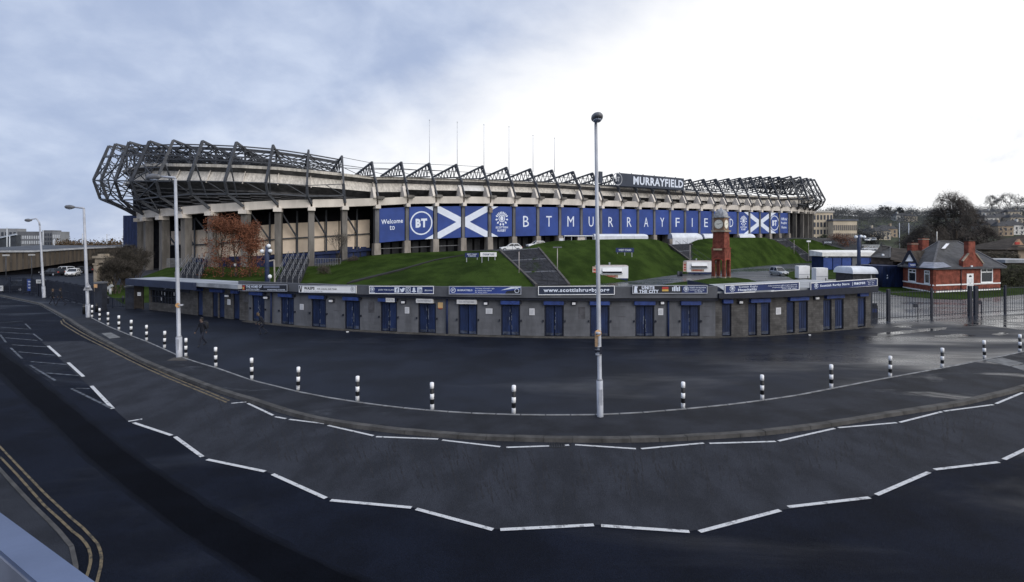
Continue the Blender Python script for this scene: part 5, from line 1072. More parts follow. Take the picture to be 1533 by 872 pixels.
place(car(CARW, 'white hatchback parked at the top of the middle steps', 4.3, 1.8, 1.5), A(765, 376, 105), R(98)); p = A(765, 376, 105); bpy.context.view_layer.update()
place(car(CARW, 'white car partly hidden behind the crest of the central lawn', 4.3, 1.8, 1.48), A(803, 371.5, 113), R(112))
place(car(SILVER, 'silver people carrier driving towards the viewer on the yard road', 4.1, 1.75, 1.62, suv=1), G(1166, 412.5), R(188))
g_ = 'cars parked in front of the ribbed shed'
place(car(M('white_van_body', (.55, .57, .60), .4, .05, 2), 'pale estate car, largest in the left car park', 4.8, 1.8, 1.6, suv=1, group=g_), G(95, 411), R(75)); place(car(CARW, 'small white car in front of the pale estate car', 3.9, 1.7, 1.45, group=g_), G(109, 413.5), R(205))
place(car(CARK, 'black car at the left end of the parked row', 4.5, 1.8, 1.4, group=g_), G(78, 413), R(80)); place(car(CARK, 'dark car at the right end of the parked row beyond the white cars', 4.4, 1.8, 1.45, group=g_), G(122, 409), R(75)); place(car(CARK, 'dark car behind the navy fence by the blue notice board', 4.3, 1.8, 1.45, group=g_), G(27, 436.5), R(85))
def burger_van(px0, px1, yb, yt, label, skew, seed):
    b = G((px0 + px1) / 2, yb); Y = b.y; k = Y / FX; Wd = (px1 - px0) * k; H = (yb - yt) * k
    r = empty('catering_trailer', b, label, 'food trailer', 'white catering trailers on the yard'); L = Wd * .86; z0 = .5; z1 = H - .05; h = L / 2; x0 = b.x - Wd / 2 + Wd * .14; x1 = b.x + Wd / 2
    def bx(*q): m_ = MB(); m_.box(*q); return m_
    Yb = Y + 2.1
    hx0, hx1 = x0 + (x1 - x0) * .17, x0 + (x1 - x0) * .80; hz0, hz1 = z0 + (z1 - z0) * .42, z0 + (z1 - z0) * .86
    m_ = MB(); m_.box(x0, Y, z0, hx0, Y + .06, z1); m_.box(hx1, Y, z0, x1, Y + .06, z1); m_.box(hx0, Y, z0, hx1, Y + .06, hz0 - (hz1 - hz0) * .0); m_.box(hx0, Y, hz1, hx1, Y + .06, z1); m_.build('front_panel', WHITE, r)
    bx(x0, Y + .061, z0, x1, Yb, z0 + .08).build('floor', STEEL, r); bx(x0, Yb - .06, z0 + .081, x1, Yb, z1).build('rear_panel', WHITE, r); bx(x1 - .06, Y + .061, z0 + .081, x1, Yb - .061, z1).build('end_panel', WHITE, r)
    m_ = MB(); m_.hexa([(x0, Y + .061, z0 + .081), (x0 + .05, Y + .061, z0 + .081), (x0 + .05, Yb - .061, z0 + .081), (x0, Yb - .061, z0 + .081)], [(x0, Y + .061, z1), (x0 + .05, Y + .061, z1), (x0 + .05, Yb - .061, z1), (x0, Yb - .061, z1)]); en = m_.build('end_panel', WHITE, r)
    m_ = MB(); m_.hexa([(x0 - .03, Y - .03, z1 + .002), (x1 + .03, Y - .03, z1 + .002), (x1 + .03, Yb, z1 + .002), (x0 - .03, Yb, z1 + .002)], [(x0 + .1, Y + .1, z1 + .14), (x1 - .1, Y + .1, z1 + .14), (x1 - .1, Yb - .1, z1 + .14), (x0 + .1, Yb - .1, z1 + .14)]); m_.build('roof', M('roof_pinkgrey', (.45, .40, .38), .7, .15, 2), r)
    m_ = MB(); m_.face([(hx0, Y - .02, hz1), (hx1, Y - .02, hz1), (hx1, Y - .28, hz0 + (hz1 - hz0) * .35), (hx0, Y - .28, hz0 + (hz1 - hz0) * .35)]); m_.face([(hx0, Y - .04, hz1), (hx1, Y - .04, hz1), (hx1, Y - .30, hz0 + (hz1 - hz0) * .35), (hx0, Y - .30, hz0 + (hz1 - hz0) * .35)][::-1]); m_.build('hatch_flap', WHITE, r)
    bx(hx0 - .1, Y - .35, hz0 - .05, hx1 + .1, Y - .002, hz0 + .02).build('counter', GALV, r); bx(hx0, Y + .3, hz0, hx1, Y + .34, hz1).build('dark_inside', VOID, r)
    m_ = MB()                                       # printed panel below the counter
    fr = Fr(V(((hx0 + hx1) / 2, Y - .012, (z0 + hz0) / 2 - .05)), (1, 0, 0)); put_rect(m_, fr, -(hx1 - hx0) * .5, -.28, (hx1 - hx0) * .3, .18, 0); pn = m_.build('printed_panel', M('print_brown', (.36, .24, .17), .7, .3, 3), r)
    m_ = MB(); put_text(m_, fr, 'BURGERS', -(hx1 - hx0) * .12, -.03, (hx1 - hx0) * .55, .24, .01, .05); m_.build('lettering', REDP, pn)
    # left end with the red and yellow menu print
    bx(x0 - Wd * .12, Y + .1, z0 + .1, x0 - .003, Y + .16, z1 - .05).build('side_board', M('print_side', (.55, .42, .34), .7, .25, 2), r)
    m_ = MB(); fr = Fr(V((x0 - Wd * .062, Y + .085, (z0 + z1) / 2)), (1, 0, 0)); 
    for k in range(3): put_rect(m_, fr, -.22 + .02 * k, -.75 + .5 * k, .2, -.45 + .5 * k, .0)
    m_.build('menu_print', REDP, r)
    for x in (b.x - .5, b.x + .5): m_ = MB(); m_.tube([(x, Y + .3, .32), (x, Y + .5, .32)], .32, 12); w_ = m_.build('wheel', TYRE, r); m_ = MB(); m_.tube([(x, Y + .28, .32), (x, Y + .3, .32)], .17, 8); m_.build('rim', GALV, w_)
    bx(x0 + .3, Y - .01, .12, x1 - .1, Y + .02, z0 - .01).build('skirt', NAVY, r)
    m_ = MB(); m_.tube([(b.x + .1, Y + 1, z1 + .1), (b.x + .1, Y + 1, z1 + .5)], .12, 8); m_.ellipsoid((b.x + .1, Y + 1, z1 + .5), .2, .2, .08, 8, 4, 0); m_.build('roof_vent', GALV, r)
    return r
burger_van(886, 940.5, 421.5, 398.5, 'white catering trailer behind the tall central lamp post', 0, 1); burger_van(1022, 1066.5, 411.5, 391.5, 'white catering trailer beside the clock tower', 0, 2)
o = empty('gas_bottle_stack', G(1018, 413), 'dark low pile of gas bottles at the left end of the tower side trailer', 'gas bottles')
for k in range(3): mb = MB(); c = G(1015.5 + 2.4 * k, 413.5); mb.tube([c, c + V((0, 0, .75)), c + V((0, 0, .9))], [.22, .22, .08], 8); mb.build('bottle', FRAMEK if k else SIGNG, o)
# white cabin boxes on the yard
for px0, px1, pm, y0, y1, lab in ((1190, 1212.5, 1196, 399, 419.5, 'taller white box van body standing on the yard'), (1215, 1239.5, 1222, 402, 423, 'white box cabin right of the taller white box')):
    a = G(pm, y1); b = G(px1, y1 - .5); c = G(px0, y1 - 1.6); H = (y1 - y0) * a.y / FX; o = empty('storage_box', (a + b) / 2, lab, 'container', 'white storage boxes on the yard'); up = UZ * H; d = c - a
    z = UZ * .25; mb = MB(); mb.hexa([a + z, b + z, b + d + z, a + d + z], [a + up, b + up, b + d + up, a + d + up]); mb.build('body', WHITE, o)
    e = (b - a); n = V((e.y, -e.x, 0)).normalized()
    mb = MB(); mb.hexa([a + z + n * .02 + UZ * H * .28, b + z + n * .02 + UZ * H * .28, b + z + n * .001 + UZ * H * .28, a + z + n * .001 + UZ * H * .28], [a + z + n * .02 + UZ * H * .31, b + z + n * .02 + UZ * H * .31, b + z + n * .001 + UZ * H * .31, a + z + n * .001 + UZ * H * .31]); mb.build('seam', GALV, o)
    mb = MB(); mb.hexa([a - n * .1, b - n * .1, b + d * .9, a + d * .9], [a + z - n * .1 - UZ * .004, b + z - n * .1 - UZ * .004, b + d * .9 + z - UZ * .004, a + d * .9 + z - UZ * .004]); mb.build('skid', BLACKP, o)
    mb = MB(); q = a.lerp(b, .8) + n * .03 + UZ * H * .2; mb.obox(q, e.normalized(), n, UZ, .06, .03, .2); mb.build('handle', STEEL, o)
# marquees on the terrace
def marquee(x0, x1, y0, y1, Y, label, panels, slope=.25, depth=5):
    a, b = A(x0, y1, Y), A(x1, y1, Y); H = A(x0, y0, Y).z - a.z; o = empty('marquee', (a + b) / 2, label, 'marquee', 'white marquees below the banners'); L = b.x - a.x; hh = H * (.55 if panels else .1)
    mb = MB(); n = 6; e = slope * L
    for k in range(n):
        t0, t1 = math.pi / 2 * k / n, math.pi / 2 * (k + 1) / n
        f = lambda t: (Y + depth * .5 * (1 - math.cos(t)) , a.z + hh + (H - hh) * math.sin(t))
        (y0_, z0_), (y1_, z1_) = f(t0), f(t1); i0_, i1_ = e * (1 - math.cos(t0)) * .6, e * (1 - math.cos(t1)) * .6
        mb.face([(a.x, y0_, z0_), (b.x - i0_, y0_, z0_), (b.x - i1_, y1_, z1_), (a.x, y1_, z1_)], True)
        mb.face([(a.x, Y + depth - (y0_ - Y), z0_), (a.x, Y + depth - (y1_ - Y), z1_), (b.x - i1_, Y + depth - (y1_ - Y), z1_), (b.x - i0_, Y + depth - (y0_ - Y), z0_)], True)
        mb.face([(b.x - i0_, y0_, z0_), (b.x - i0_, Y + depth - (y0_ - Y), z0_), (b.x - i1_, Y + depth - (y1_ - Y), z1_), (b.x - i1_, y1_, z1_)]); mb.face([(a.x, y0_, z0_), (a.x, y1_, z1_), (a.x, Y + depth - (y1_ - Y), z1_), (a.x, Y + depth - (y0_ - Y), z0_)])
    mb.build('roof', TENT, o); z_ = a.z - 1.2
    nP = max(3, panels)
    for k in range(nP):
        mb = MB(); xa, xb = a.x + L * k / nP + .03, a.x + L * (k + 1) / nP - .03; mb.box(xa, Y + .05, z_, xb, Y + .15, a.z + hh - .01); mb.build('wall_panel', TENT, o)
        mb = MB(); mb.box(xb + .001, Y + .02, z_, xb + .059, Y + .12, a.z + hh - .005); mb.build('pole', GALV, o)
marquee(890, 970.5, 350.3, 359.5, 136, 'long low white marquee roof behind the central lawn', 4, .12); marquee(1007, 1052, 349, 368, 154, 'white marquee with wall panels left of the clock tower', 4, .25); marquee(1055, 1074, 350, 358, 162, 'small white marquee partly hidden behind the clock tower', 0, .2); marquee(1108, 1131, 350, 357, 178, 'small white marquee right of the clock tower', 0, .25)
a, b = A(845, 362, 124), A(888, 360, 124); o = empty('shelter', (a + b) / 2, 'open shelter with thin white roof frame left of the long marquee', 'shelter')
mb = MB(); z = A(845, 354, 124).z; mb.box(a.x, 124, z, b.x, 127, z + .22); mb.build('roof', TENT, o)
for k in range(5): mb = MB(); x = a.x + (b.x - a.x) * k / 4; mb.box(x - .07, 124.1, a.z - 2, x + .07, 124.3, z - .002); mb.build('post', GALV, o)
mb = MB(); q = A(870, 358, 123.6); mb.box(q.x - .8, 123.5, q.z - 1.5, q.x + .9, 123.9, q.z + .35); mb.build('counter', M('counter_cream', (.62, .56, .50), .7, .1, 2), o)
o = None; mb = MB(); q = A(840.5, 362, 122); mb.box(q.x - .5, 122, q.z - 1.2, q.x + .5, 122.8, q.z + .85); o = mb.build('white_cabinet', M('cabinet_white', (.66, .64, .62), .7, .1, 2)); tag(o, 'small white cabinet at the left end of the open shelter', 'cabinet'); mb = MB(); mb.box(q.x - .36, 121.97, q.z - .6, q.x + .36, 122 - .001, q.z + .6); mb.build('door', TENT, o)

# ------------------------------------------------------------------ red brick gatehouse
def on_line(a, b, px):
    k = (px - CX) / FX; d = b - a; q = (k * a.y - a.x) / (d.x - k * d.y); return a + d * q
GA, GB, GL = G(1397, 438.5), G(1497.5, 434.2), G(1352, 431); GD = GB + (GL - GA); EZ = 3.05
GH = empty('gatehouse', (GA + GD) / 2, 'single storey red brick gatehouse with white trim, slate roofs and chimney gable', 'house')
def wallpart(mb, a, b, z0, z1, th=.3, out=0.0):
    d = (b - a).normalized(); n = V((d.y, -d.x, 0)); z0v, z1v = UZ * z0, UZ * z1
    return mb.hexa([a + n * out + z0v, b + n * out + z0v, b - n * th + z0v, a - n * th + z0v], [a + n * out + z1v, b + n * out + z1v, b - n * th + z1v, a - n * th + z1v])
def wall_with(a, b, ops, zt, m, parent, rev=False):
    """wall from a to b with openings (px0, px1, z0, z1)"""
    mb = MB(); cur = a
    for x0, x1, z0, z1 in ops:
        p, q = on_line(a, b, x0), on_line(a, b, x1); wallpart(mb, cur, p, 0, zt)
        if z0 > .05: wallpart(mb, p, q, 0, z0)
        wallpart(mb, p, q, z1, zt); cur = q
    wallpart(mb, cur, b, 0, zt); return mb.build('wall', m, parent)
def zat(a, b, px, py): p = on_line(a, b, px); return CH - (py - HY) * p.y / FX
wall_with(GA, GB, [(1447.3, 1457.3, 0, 2.28), (1468, 1486, 1.0, 2.95)], EZ, BRICKR, GH)
wall_with(GL, GA, [(1360, 1371.5, .98, 2.75), (1384, 1392, .95, 2.75)], EZ, BRICKR, GH)
wall_with(GB, GD, [], EZ, BRICKR, GH); wall_with(GD, GL, [], EZ, BRICKR, GH)
for a, b in ((GL, GA), (GA, on_line(GA, GB, 1446.8)), (on_line(GA, GB, 1457.8), GB)):
    mb = MB(); wallpart(mb, a, b, .84, 1.0, -.003, .06); mb.build('white_band', WHITE, GH); mb = MB(); wallpart(mb, a, b, 0, .17, -.003, .05); mb.build('white_plinth', WHITE, GH)
def gwin(a, b, x0, x1, z0, z1, two=True):
    p, q = on_line(a, b, x0), on_line(a, b, x1); d = (q - p); L = d.length; d.normalize(); n = V((d.y, -d.x, 0)); f = .14
    mb = MB(); wallpart(mb, p, p + d * f, z0, z1, .1, .04); wallpart(mb, q - d * f, q, z0, z1, .1, .04); wallpart(mb, p + d * f, q - d * f, z0, z0 + f, .1, .04); wallpart(mb, p + d * f, q - d * f, z1 - f, z1, .1, .04)
    zt = z0 + (z1 - z0) * .70; wallpart(mb, p + d * f, q - d * f, zt, zt + f * .9, .1, .04); wallpart(mb, p + d * (L / 2 - .05), p + d * (L / 2 + .05), zt + f * .9, z1 - f, .1, .04); w_ = mb.build('window', WHITE, GH)
    mb = MB(); wallpart(mb, p + d * f, q - d * f, z0 + f, z1 - f, .08, -.04); mb.build('pane', GLASS, w_)
    mb = MB(); wallpart(mb, p - d * .08, q + d * .08, z0 - .1, z0 - .001, .02, .10); mb.build('sill', WHITE, w_)
gwin(GA, GB, 1468, 1486, 1.02, 2.95); gwin(GL, GA, 1360, 1371.5, 1.02, 2.75); gwin(GL, GA, 1384, 1392, 1.02, 2.75)
p, q = on_line(GA, GB, 1447.3), on_line(GA, GB, 1457.3); mb = MB(); wallpart(mb, p, q, .0, 2.28, .12, .02); dr = mb.build('door', WHITE, GH)
d = (q - p).normalized(); fr = Fr(p.lerp(q, .5) + V((d.y, -d.x, 0)) * .022 + UZ * 1.2, d)
for y0, y1 in ((-.85, -.25), (-.1, .45)):
    for x in (-.28, .28): mb = MB(); mb.prism([fr.p(x - .19, y0), fr.p(x + .19, y0), fr.p(x + .19, y1), fr.p(x - .19, y1)], fr.n * .02); mb.build('panel', M('door_panel_white', (.70, .71, .74), .5, .05, 2), dr)
mb = MB(); put_poly(mb, fr, [(.3 * math.cos(R(t)), .62 + .26 * math.sin(R(t))) for t in range(0, 181, 20)], .006); mb.build('fanlight', GLASS, dr)
mb = MB(); put_rect(mb, fr, -.14, -.18, .14, -.13, .03); mb.build('letter_flap', STEEL, dr)
nF = V(((GB - GA).normalized().y, -(GB - GA).normalized().x, 0)); mb = MB(); fr2 = Fr(p.lerp(q, .5) + nF * .08 + UZ * 3.25, d); mb.prism([fr2.p(-.16, -.1), fr2.p(.16, -.1), fr2.p(.16, .1), fr2.p(-.16, .1)], fr2.n * .15); mb.build('door_lamp', GLOBE, GH)
# roofs
R1, R2 = A(1406, 361.5, 76), A(1434, 361.5, 78.5); ov = .35
nL = V(((GA - GL).normalized().y, -(GA - GL).normalized().x, 0)); eA, eB, eL, eD = (GA + nF * ov + nL * ov, GB + nF * ov - nL * ov, GL + nL * ov - nF * ov, GD - nL * ov - nF * ov)
ez = UZ * (EZ + .02); mb = MB(); mb.face([eA + ez, eB + ez, R2, R1]); mb.face([eB + ez, eD + ez, R2]); mb.face([eD + ez, eL + ez, R1, R2]); mb.face([eL + ez, eA + ez, R1]); rf = mb.build('main_roof', SLATE, GH)
mb = MB(); e3 = ez - UZ * .14
for a, b in ((eA, eB), (eB, eD), (eD, eL), (eL, eA)): mb.bar(a + e3 + UZ * .06, b + e3 + UZ * .06, .12, .14)
mb.build('gutter', STEEL, GH)
for a, b in ((eA + ez, R1), (eB + ez, R2), (R1, R2), (eL + ez, R1)): mb = MB(); mb.bar(a + UZ * .05, b + UZ * .05, .22, .1); mb.build('hip_ridge', M('ridge_grey', (.085, .086, .095), .7, .2, 2), rf)
def roofpt(px, py): # point on the front slope
    n = (eB - eA).cross(R1 - eA - ez); o = eA + ez; dr_ = V(((px - CX) / FX, 1, -(py - HY) / FX)); t = (o - V((0, 0, CH))).dot(n) / dr_.dot(n); return V((0, 0, CH)) + dr_ * t
mb = MB(); up = V((0, -.05, .06)); mb.prism([roofpt(x, y) for x, y in ((1409, 373), (1414.5, 373), (1421, 365.5), (1416, 365.5))], up); mb.build('skylight', M('skylight_white', (.68, .70, .75), .4, .08, 2), GH)
# brown tiled wing with a white-boarded gable, running back to the main roof
P1, P2 = A(1361, 376, 72.5), A(1410, 374.5, 79); w0, w1 = A(1371.5, 397.5, 71.2), A(1417, 393, 73.5); v0, v1 = A(1349.5, 395, 76), A(1400, 388, 84)
mb = MB(); mb.face([w0, w1, P2, P1]); mb.face([v1, v0, P1, P2]); mb.face([w0, P1, v0]); wg = mb.build('wing_roof', TILEB, GH)
g0, g1, gp = A(1356.4, 391.5, 71.6), A(1367.6, 391.5, 71.0), A(1361.8, 381, 71.5); mb = MB(); mb.prism([g0, g1, gp], (-.03, .12, 0)); mb.build('gable_board', WHITE, GH)
mb = MB(); mb.bar(A(1350, 397, 72), A(1361.5, 375.6, 71.4), .16, .3); mb.bar(A(1373.5, 398, 70.6), A(1361.5, 375.6, 71.4), .16, .3); mb.build('barge_board', FRAMEK, GH)
mb = MB(); q = A(1366, 397.3, 70.6); mb.prism([A(x, y, 70.7) for x, y in ((1360.5, 400), (1371.5, 401), (1371.5, 394.5), (1360.5, 393.5))], (0, .1, 0)); nb = mb.build('shop_board', HEADB, GH); mb = MB(); fr = Fr(A(1366, 397.3, 70.68), (1, 0, 0)); put_text(mb, fr, 'TICKETS', .05, 0, .7, .24, .02, .03); mb.build('lettering', PRINT, nb)
# low lead porch roof over the corner
mb = MB(); pz = [A(1375.5, 400.5, 68.8), A(1397.5, 402, 66.6), A(1425, 400, 67.8), A(1420, 398, 71.5), A(1385, 397, 73)]; tp_ = [A(1382, 393, 70), A(1398, 393.5, 68.3), A(1413, 393.5, 69.2), A(1411, 392, 71.5), A(1388, 391.5, 72.5)]
mb.idx(pz + tp_, [(0, 1, 6, 5), (1, 2, 7, 6), (2, 3, 8, 7), (3, 4, 9, 8), (4, 0, 5, 9), (5, 6, 7, 8, 9)]); mb.build('porch_roof', M('porch_lead', (.16, .18, .24), .5, .25, 2, spec=.45), GH)
# shaped front gable carrying the chimney
def gpt(px, py, out=.12): p = on_line(GA, GB, px); return V((p.x, p.y, CH - (py - HY) * p.y / FX)) + nF * out
mb = MB(); mb.prism([gpt(x, y) for x, y in ((1440, 401.5), (1470, 400.5), (1469.5, 394), (1465.5, 387.5), (1459, 379.5), (1448.5, 379.5), (1446, 384), (1440.5, 390))], -nF * .5); mb.build('front_gable', BRICKR, GH)
mb = MB(); mb.bar(gpt(1439.5, 391, .1), gpt(1448.4, 379.8, .1), .2, .14); mb.bar(gpt(1470.5, 395, .1), gpt(1459.1, 379.8, .1), .2, .14); mb.build('gable_coping', STONE, GH)
mb = MB(); mb.prism([gpt(x, y, .10) for x, y in ((1448.7, 381), (1458.7, 381), (1458.7, 361.5), (1448.7, 361.5))], -nF * .55); ch = mb.build('chimney', BRICKR, GH); mb = MB(); mb.prism([gpt(x, y, .18) for x, y in ((1448, 361.4), (1459.4, 361.4), (1459.4, 359.5), (1448, 359.5))], -nF * .7); mb.build('chimney_cap', TILEB, ch)
for x in (1451, 1456): mb = MB(); q = gpt(x, 359.5, -.4); mb.tube([q, q + UZ * .35], .12, 8); mb.build('chimney_pot', TILEB, ch)
for x0, x1, y0, y1, Y in ((1364.8, 1374.2, 364, 378, 80), (1381, 1390.6, 357, 376, 82)):
    a, b = A(x0, y1, Y), A(x1, y1, Y); t = A(x0, y0, Y).z; mb = MB(); mb.box(a.x, Y, a.z - 1.5, b.x, Y + .9, t); ch = mb.build('chimney', BRICKR, GH); mb = MB(); mb.box(a.x - .06, Y - .06, t - .22, b.x + .06, Y + .96, t - .1); mb.build('chimney_cap', STONE, ch)
    mb = MB(); mb.tube([((a.x + b.x) / 2, Y + .45, t), ((a.x + b.x) / 2, Y + .45, t + .4)], .13, 8); mb.build('chimney_pot', TILEB, ch)
mb = MB(); mb.tube([A(1402.6, 366, 78), A(1402.6, 347, 78)], .07, 6); mb.build('flue_pipe', M('pole_cream', (.55, .53, .48), .6, .1, 2), GH)
mb = MB(); q = on_line(GA, GB, 1438) + nF * .07; mb.tube([q + UZ * .1, q + UZ * 3], .05, 6); mb.build('downpipe', FRAMEK, GH)
# dark hipped outbuilding left of it
ob = empty('outbuilding', A(1318, 400, 84), 'dark slate roofed outbuilding behind the blue container', 'outbuilding')
b_ = [A(1304, 385, 82), A(1332, 386.5, 80), A(1352, 386, 88), A(1322, 384, 92)]; zb_ = .0
mb = MB(); mb.hexa([V((p.x, p.y, 0)) for p in b_], [V((p.x, p.y, p.z + .1)) for p in b_]); mb.build('wall', M('brown_brick', (.10, .075, .06), .85, .3, 1.5, brick=(.24, .085, .7, .7)), ob)
c_ = sum(b_, V((0, 0, 0))) / 4; b2 = [c_ + (p - c_) * 1.08 for p in b_]; r1, r2 = A(1319, 368, 85), A(1333, 370, 88)
mb = MB(); mb.face([b2[0], b2[1], r2, r1]); mb.face([b2[1], b2[2], r2]); mb.face([b2[2], b2[3], r1, r2]); mb.face([b2[3], b2[0], r1]); rf = mb.build('roof', SLATE, ob); mb = MB(); mb.bar(r1 + UZ * .05, r2 + UZ * .05, .25, .12); mb.bar(b2[1] + UZ * .05, r2 + UZ * .05, .2, .1); mb.build('ridge', MT['ridge_grey'], rf)
mb = MB(); mb.ellipsoid(A(1324, 382.5, 81.2) + V((0, .3, 0)), .22, .1, .22, 10, 6); mb.build('satellite_dish', GLOBE, ob)
mb = MB(); q0, q1, r1, r2 = A(1333, 389, 78), A(1362, 393, 76), A(1335, 371, 86), A(1357, 372.5, 84); mb.face([q0, q1, r2, r1]); mb.face([r1, r2, r2 + V((1, 6, -3)), r1 + V((0, 6, -3))]); mb.build('rear_roof', TILEB, ob)
mb = MB(); mb.box(A(1336, 0, 79).x, 78.9, 0, A(1356, 0, 79).x, 80, 3.5); mb.build('rear_wall', MT['brown_brick'], ob)
# blue container, covered stall, blue kiosk building
a, b = G(1322, 430.5), G(1348.5, 429.5); o = empty('blue_container', (a + b) / 2, 'dark blue shipping container between the gatehouse and the white covered stall', 'container'); H = 3.05
mb = MB(); mb.box(a.x, a.y, .05, b.x, a.y + 6, H); mb.build('body', DOORB, o)
n_ = 14
for k in range(n_): mb = MB(); x = a.x + (b.x - a.x) * (k + .5) / n_; mb.box(x - .05, a.y - .05, .2, x + .05, a.y - .001, H - .15); mb.build('rib', DOORB, o)
mb = MB(); fr = Fr(V((a.x + .55, a.y - .07, 1.5)), (1, 0, 0)); put_poly(mb, fr, [(-.1, .2), (.02, .32), (.1, .2), (-.02, .05)]); put_poly(mb, fr, [(-.1, -.12), (.05, .0), (.12, -.15), (.0, -.3), (-.12, -.25)]); mb.build('white_mark', PRINT, o)
a, b = G(1277, 431), G(1319, 432); o = empty('covered_stall', (a + b) / 2, 'dark stall with rounded white fabric cover beside the blue container', 'stall'); Y = a.y
mb = MB(); mb.box(a.x, Y, 0, b.x, Y + 4, 1.95); mb.build('dark_skirt', M('skirt_grey', (.05, .05, .055), .8, .25, 2), o)
mb = MB(); n = 5; z0 = 1.96; 
for k in range(n):
    t0, t1 = math.pi / 2 * k / n, math.pi / 2 * (k + 1) / n; f = lambda t: (1.0 - math.cos(t), z0 + .95 * math.sin(t))
    (i0_, q0), (i1_, q1) = f(t0), f(t1); mb.hexa([(a.x - .2 + i0_ * .3, Y - .3 + i0_, q0), (b.x + .2 - i0_ * .3, Y - .3 + i0_, q0), (b.x + .2 - i0_ * .3, Y + 4.3 - i0_, q0), (a.x - .2 + i0_ * .3, Y + 4.3 - i0_, q0)], [(a.x - .2 + i1_ * .3, Y - .3 + i1_, q1), (b.x + .2 - i1_ * .3, Y - .3 + i1_, q1), (b.x + .2 - i1_ * .3, Y + 4.3 - i1_, q1), (a.x - .2 + i1_ * .3, Y + 4.3 - i1_, q1)])
mb.build('fabric_cover', TENT, o)
mb = MB(); mb.prism([V((A(x, y, Y - .35).x, Y - .35, A(x, y, Y - .35).z)) for x, y in ((1303.5, 431), (1310.5, 431), (1304, 411))], (0, .05, 0)); mb.build('white_flap', M('flap_grey', (.45, .44, .43), .7, .1, 2), o)
a, b = G(1233, 404.5), G(1305, 403.5); Y = a.y; o = empty('blue_kiosk', (a + b) / 2, 'long blue panelled kiosk with thick white flat roof behind the white boxes', 'kiosk'); L = b.x - a.x; up = CH - (384 - HY) * Y / FX; tz = CH - (378.3 - HY) * Y / FX
mb = MB(); mb.box(a.x, Y + .2, 0, b.x, Y + 5, up); mb.build('core', NAVY, o); mb = MB(); mb.hexa([(a.x - .6, Y - .5, up + .003), (b.x + .5, Y - .5, up + .003), (b.x + .5, Y + 5, up + .003), (a.x - .6, Y + 5, up + .003)], [(a.x - .6, Y - .5, tz), (b.x + .5, Y - .5, tz), (b.x + .5, Y + 5, tz + .5), (a.x - .6, Y + 5, tz + .5)]); mb.build('flat_roof', M('roof_cream', (.78, .77, .74), .7, .12, .8), o)
KB = M('kiosk_blue', (.030, .068, .26), .55, .15, 1, spec=.35, objrand=.1)
for f0, f1, m in ((0, .15, KB), (.165, .31, KB), (.325, .48, KB), (.50, .61, SIGNG), (.63, .80, KB), (.815, 1, KB)): mb = MB(); mb.box(a.x + L * f0, Y, .1, a.x + L * f1, Y + .19, up - .35); mb.build('wall_panel', m, o)
mb = MB(); mb.box(a.x, Y + .05, up - .33, b.x, Y + .18, up); mb.build('frieze', SIGNG, o)
for k in range(9): mb = MB(); x = a.x + L * (k + .5) / 9; mb.box(x - .3, Y - .02, up - .3, x + .3, Y + .045, up - .08); mb.build('badge', FASCIA if k else PRINT, o)
# globe lamp clusters on blue columns
def blue_col(px, yb, yt, Y, globes, label, extra=None):
    b, t = A(px, yb, Y), A(px, yt, Y); b.z = 0; o = empty('floodlight_column', b, label, 'lamp post', 'blue columns with clusters of lamps'); mb = MB(); mb.tube([b, V((b.x, b.y, t.z - 1)), t], [.26, .24, .17], 10); mb.build('column', M('column_blue', (.035, .05, .105), .5, .15, 2), o)
    for gx, gy in globes: q = A(gx, gy, Y - .1); mb = MB(); mb.ellipsoid(q, .24, .24, .24, 10, 7); g_ = mb.build('globe', GLOBE, o); mb = MB(); mb.bar(V((b.x, Y, q.z - .35)), q - UZ * .2, .08); mb.build('bracket', FRAMEK, g_)
    if extra: mb = MB(); e0, e1, e2 = [A(x, y, Y) for x, y in extra]; mb.bar(e0, e1, .14); mb.bar(e1, e2, .12); mb.build('side_frame', M('frame_beige', (.36, .33, .30), .7, .1, 2), o)
blue_col(399.8, 440, 368, 62, [(392.5, 376.5), (402.3, 368.5), (404.5, 376)], 'blue lamp column with white lamps behind the left half of the ticket building', ((403, 391), (410.5, 389.5), (411.5, 428)))
blue_col(1285.8, 440, 352, 80, [(1281.5, 355), (1289, 354.2), (1294, 355.2)], 'blue lamp column with three white globes behind the rightmost navy board')
for px, py, Y, lab in ((404, 414.5, 60, 'white globe lamp low beside the left blue column'), (352, 397, 84, 'small white globe lamp in front of the rust coloured tree')):
    q = A(px, py, Y); mb = MB(); mb.tube([V((q.x, q.y, 0)), q - UZ * .2], .05, 6); o = mb.build('globe_lamp', STEEL, loc=(q.x, q.y, 0)); tag(o, lab, 'lamp'); mb = MB(); mb.ellipsoid(q, .22, .22, .26, 10, 6); mb.build('globe', GLOBE, o)

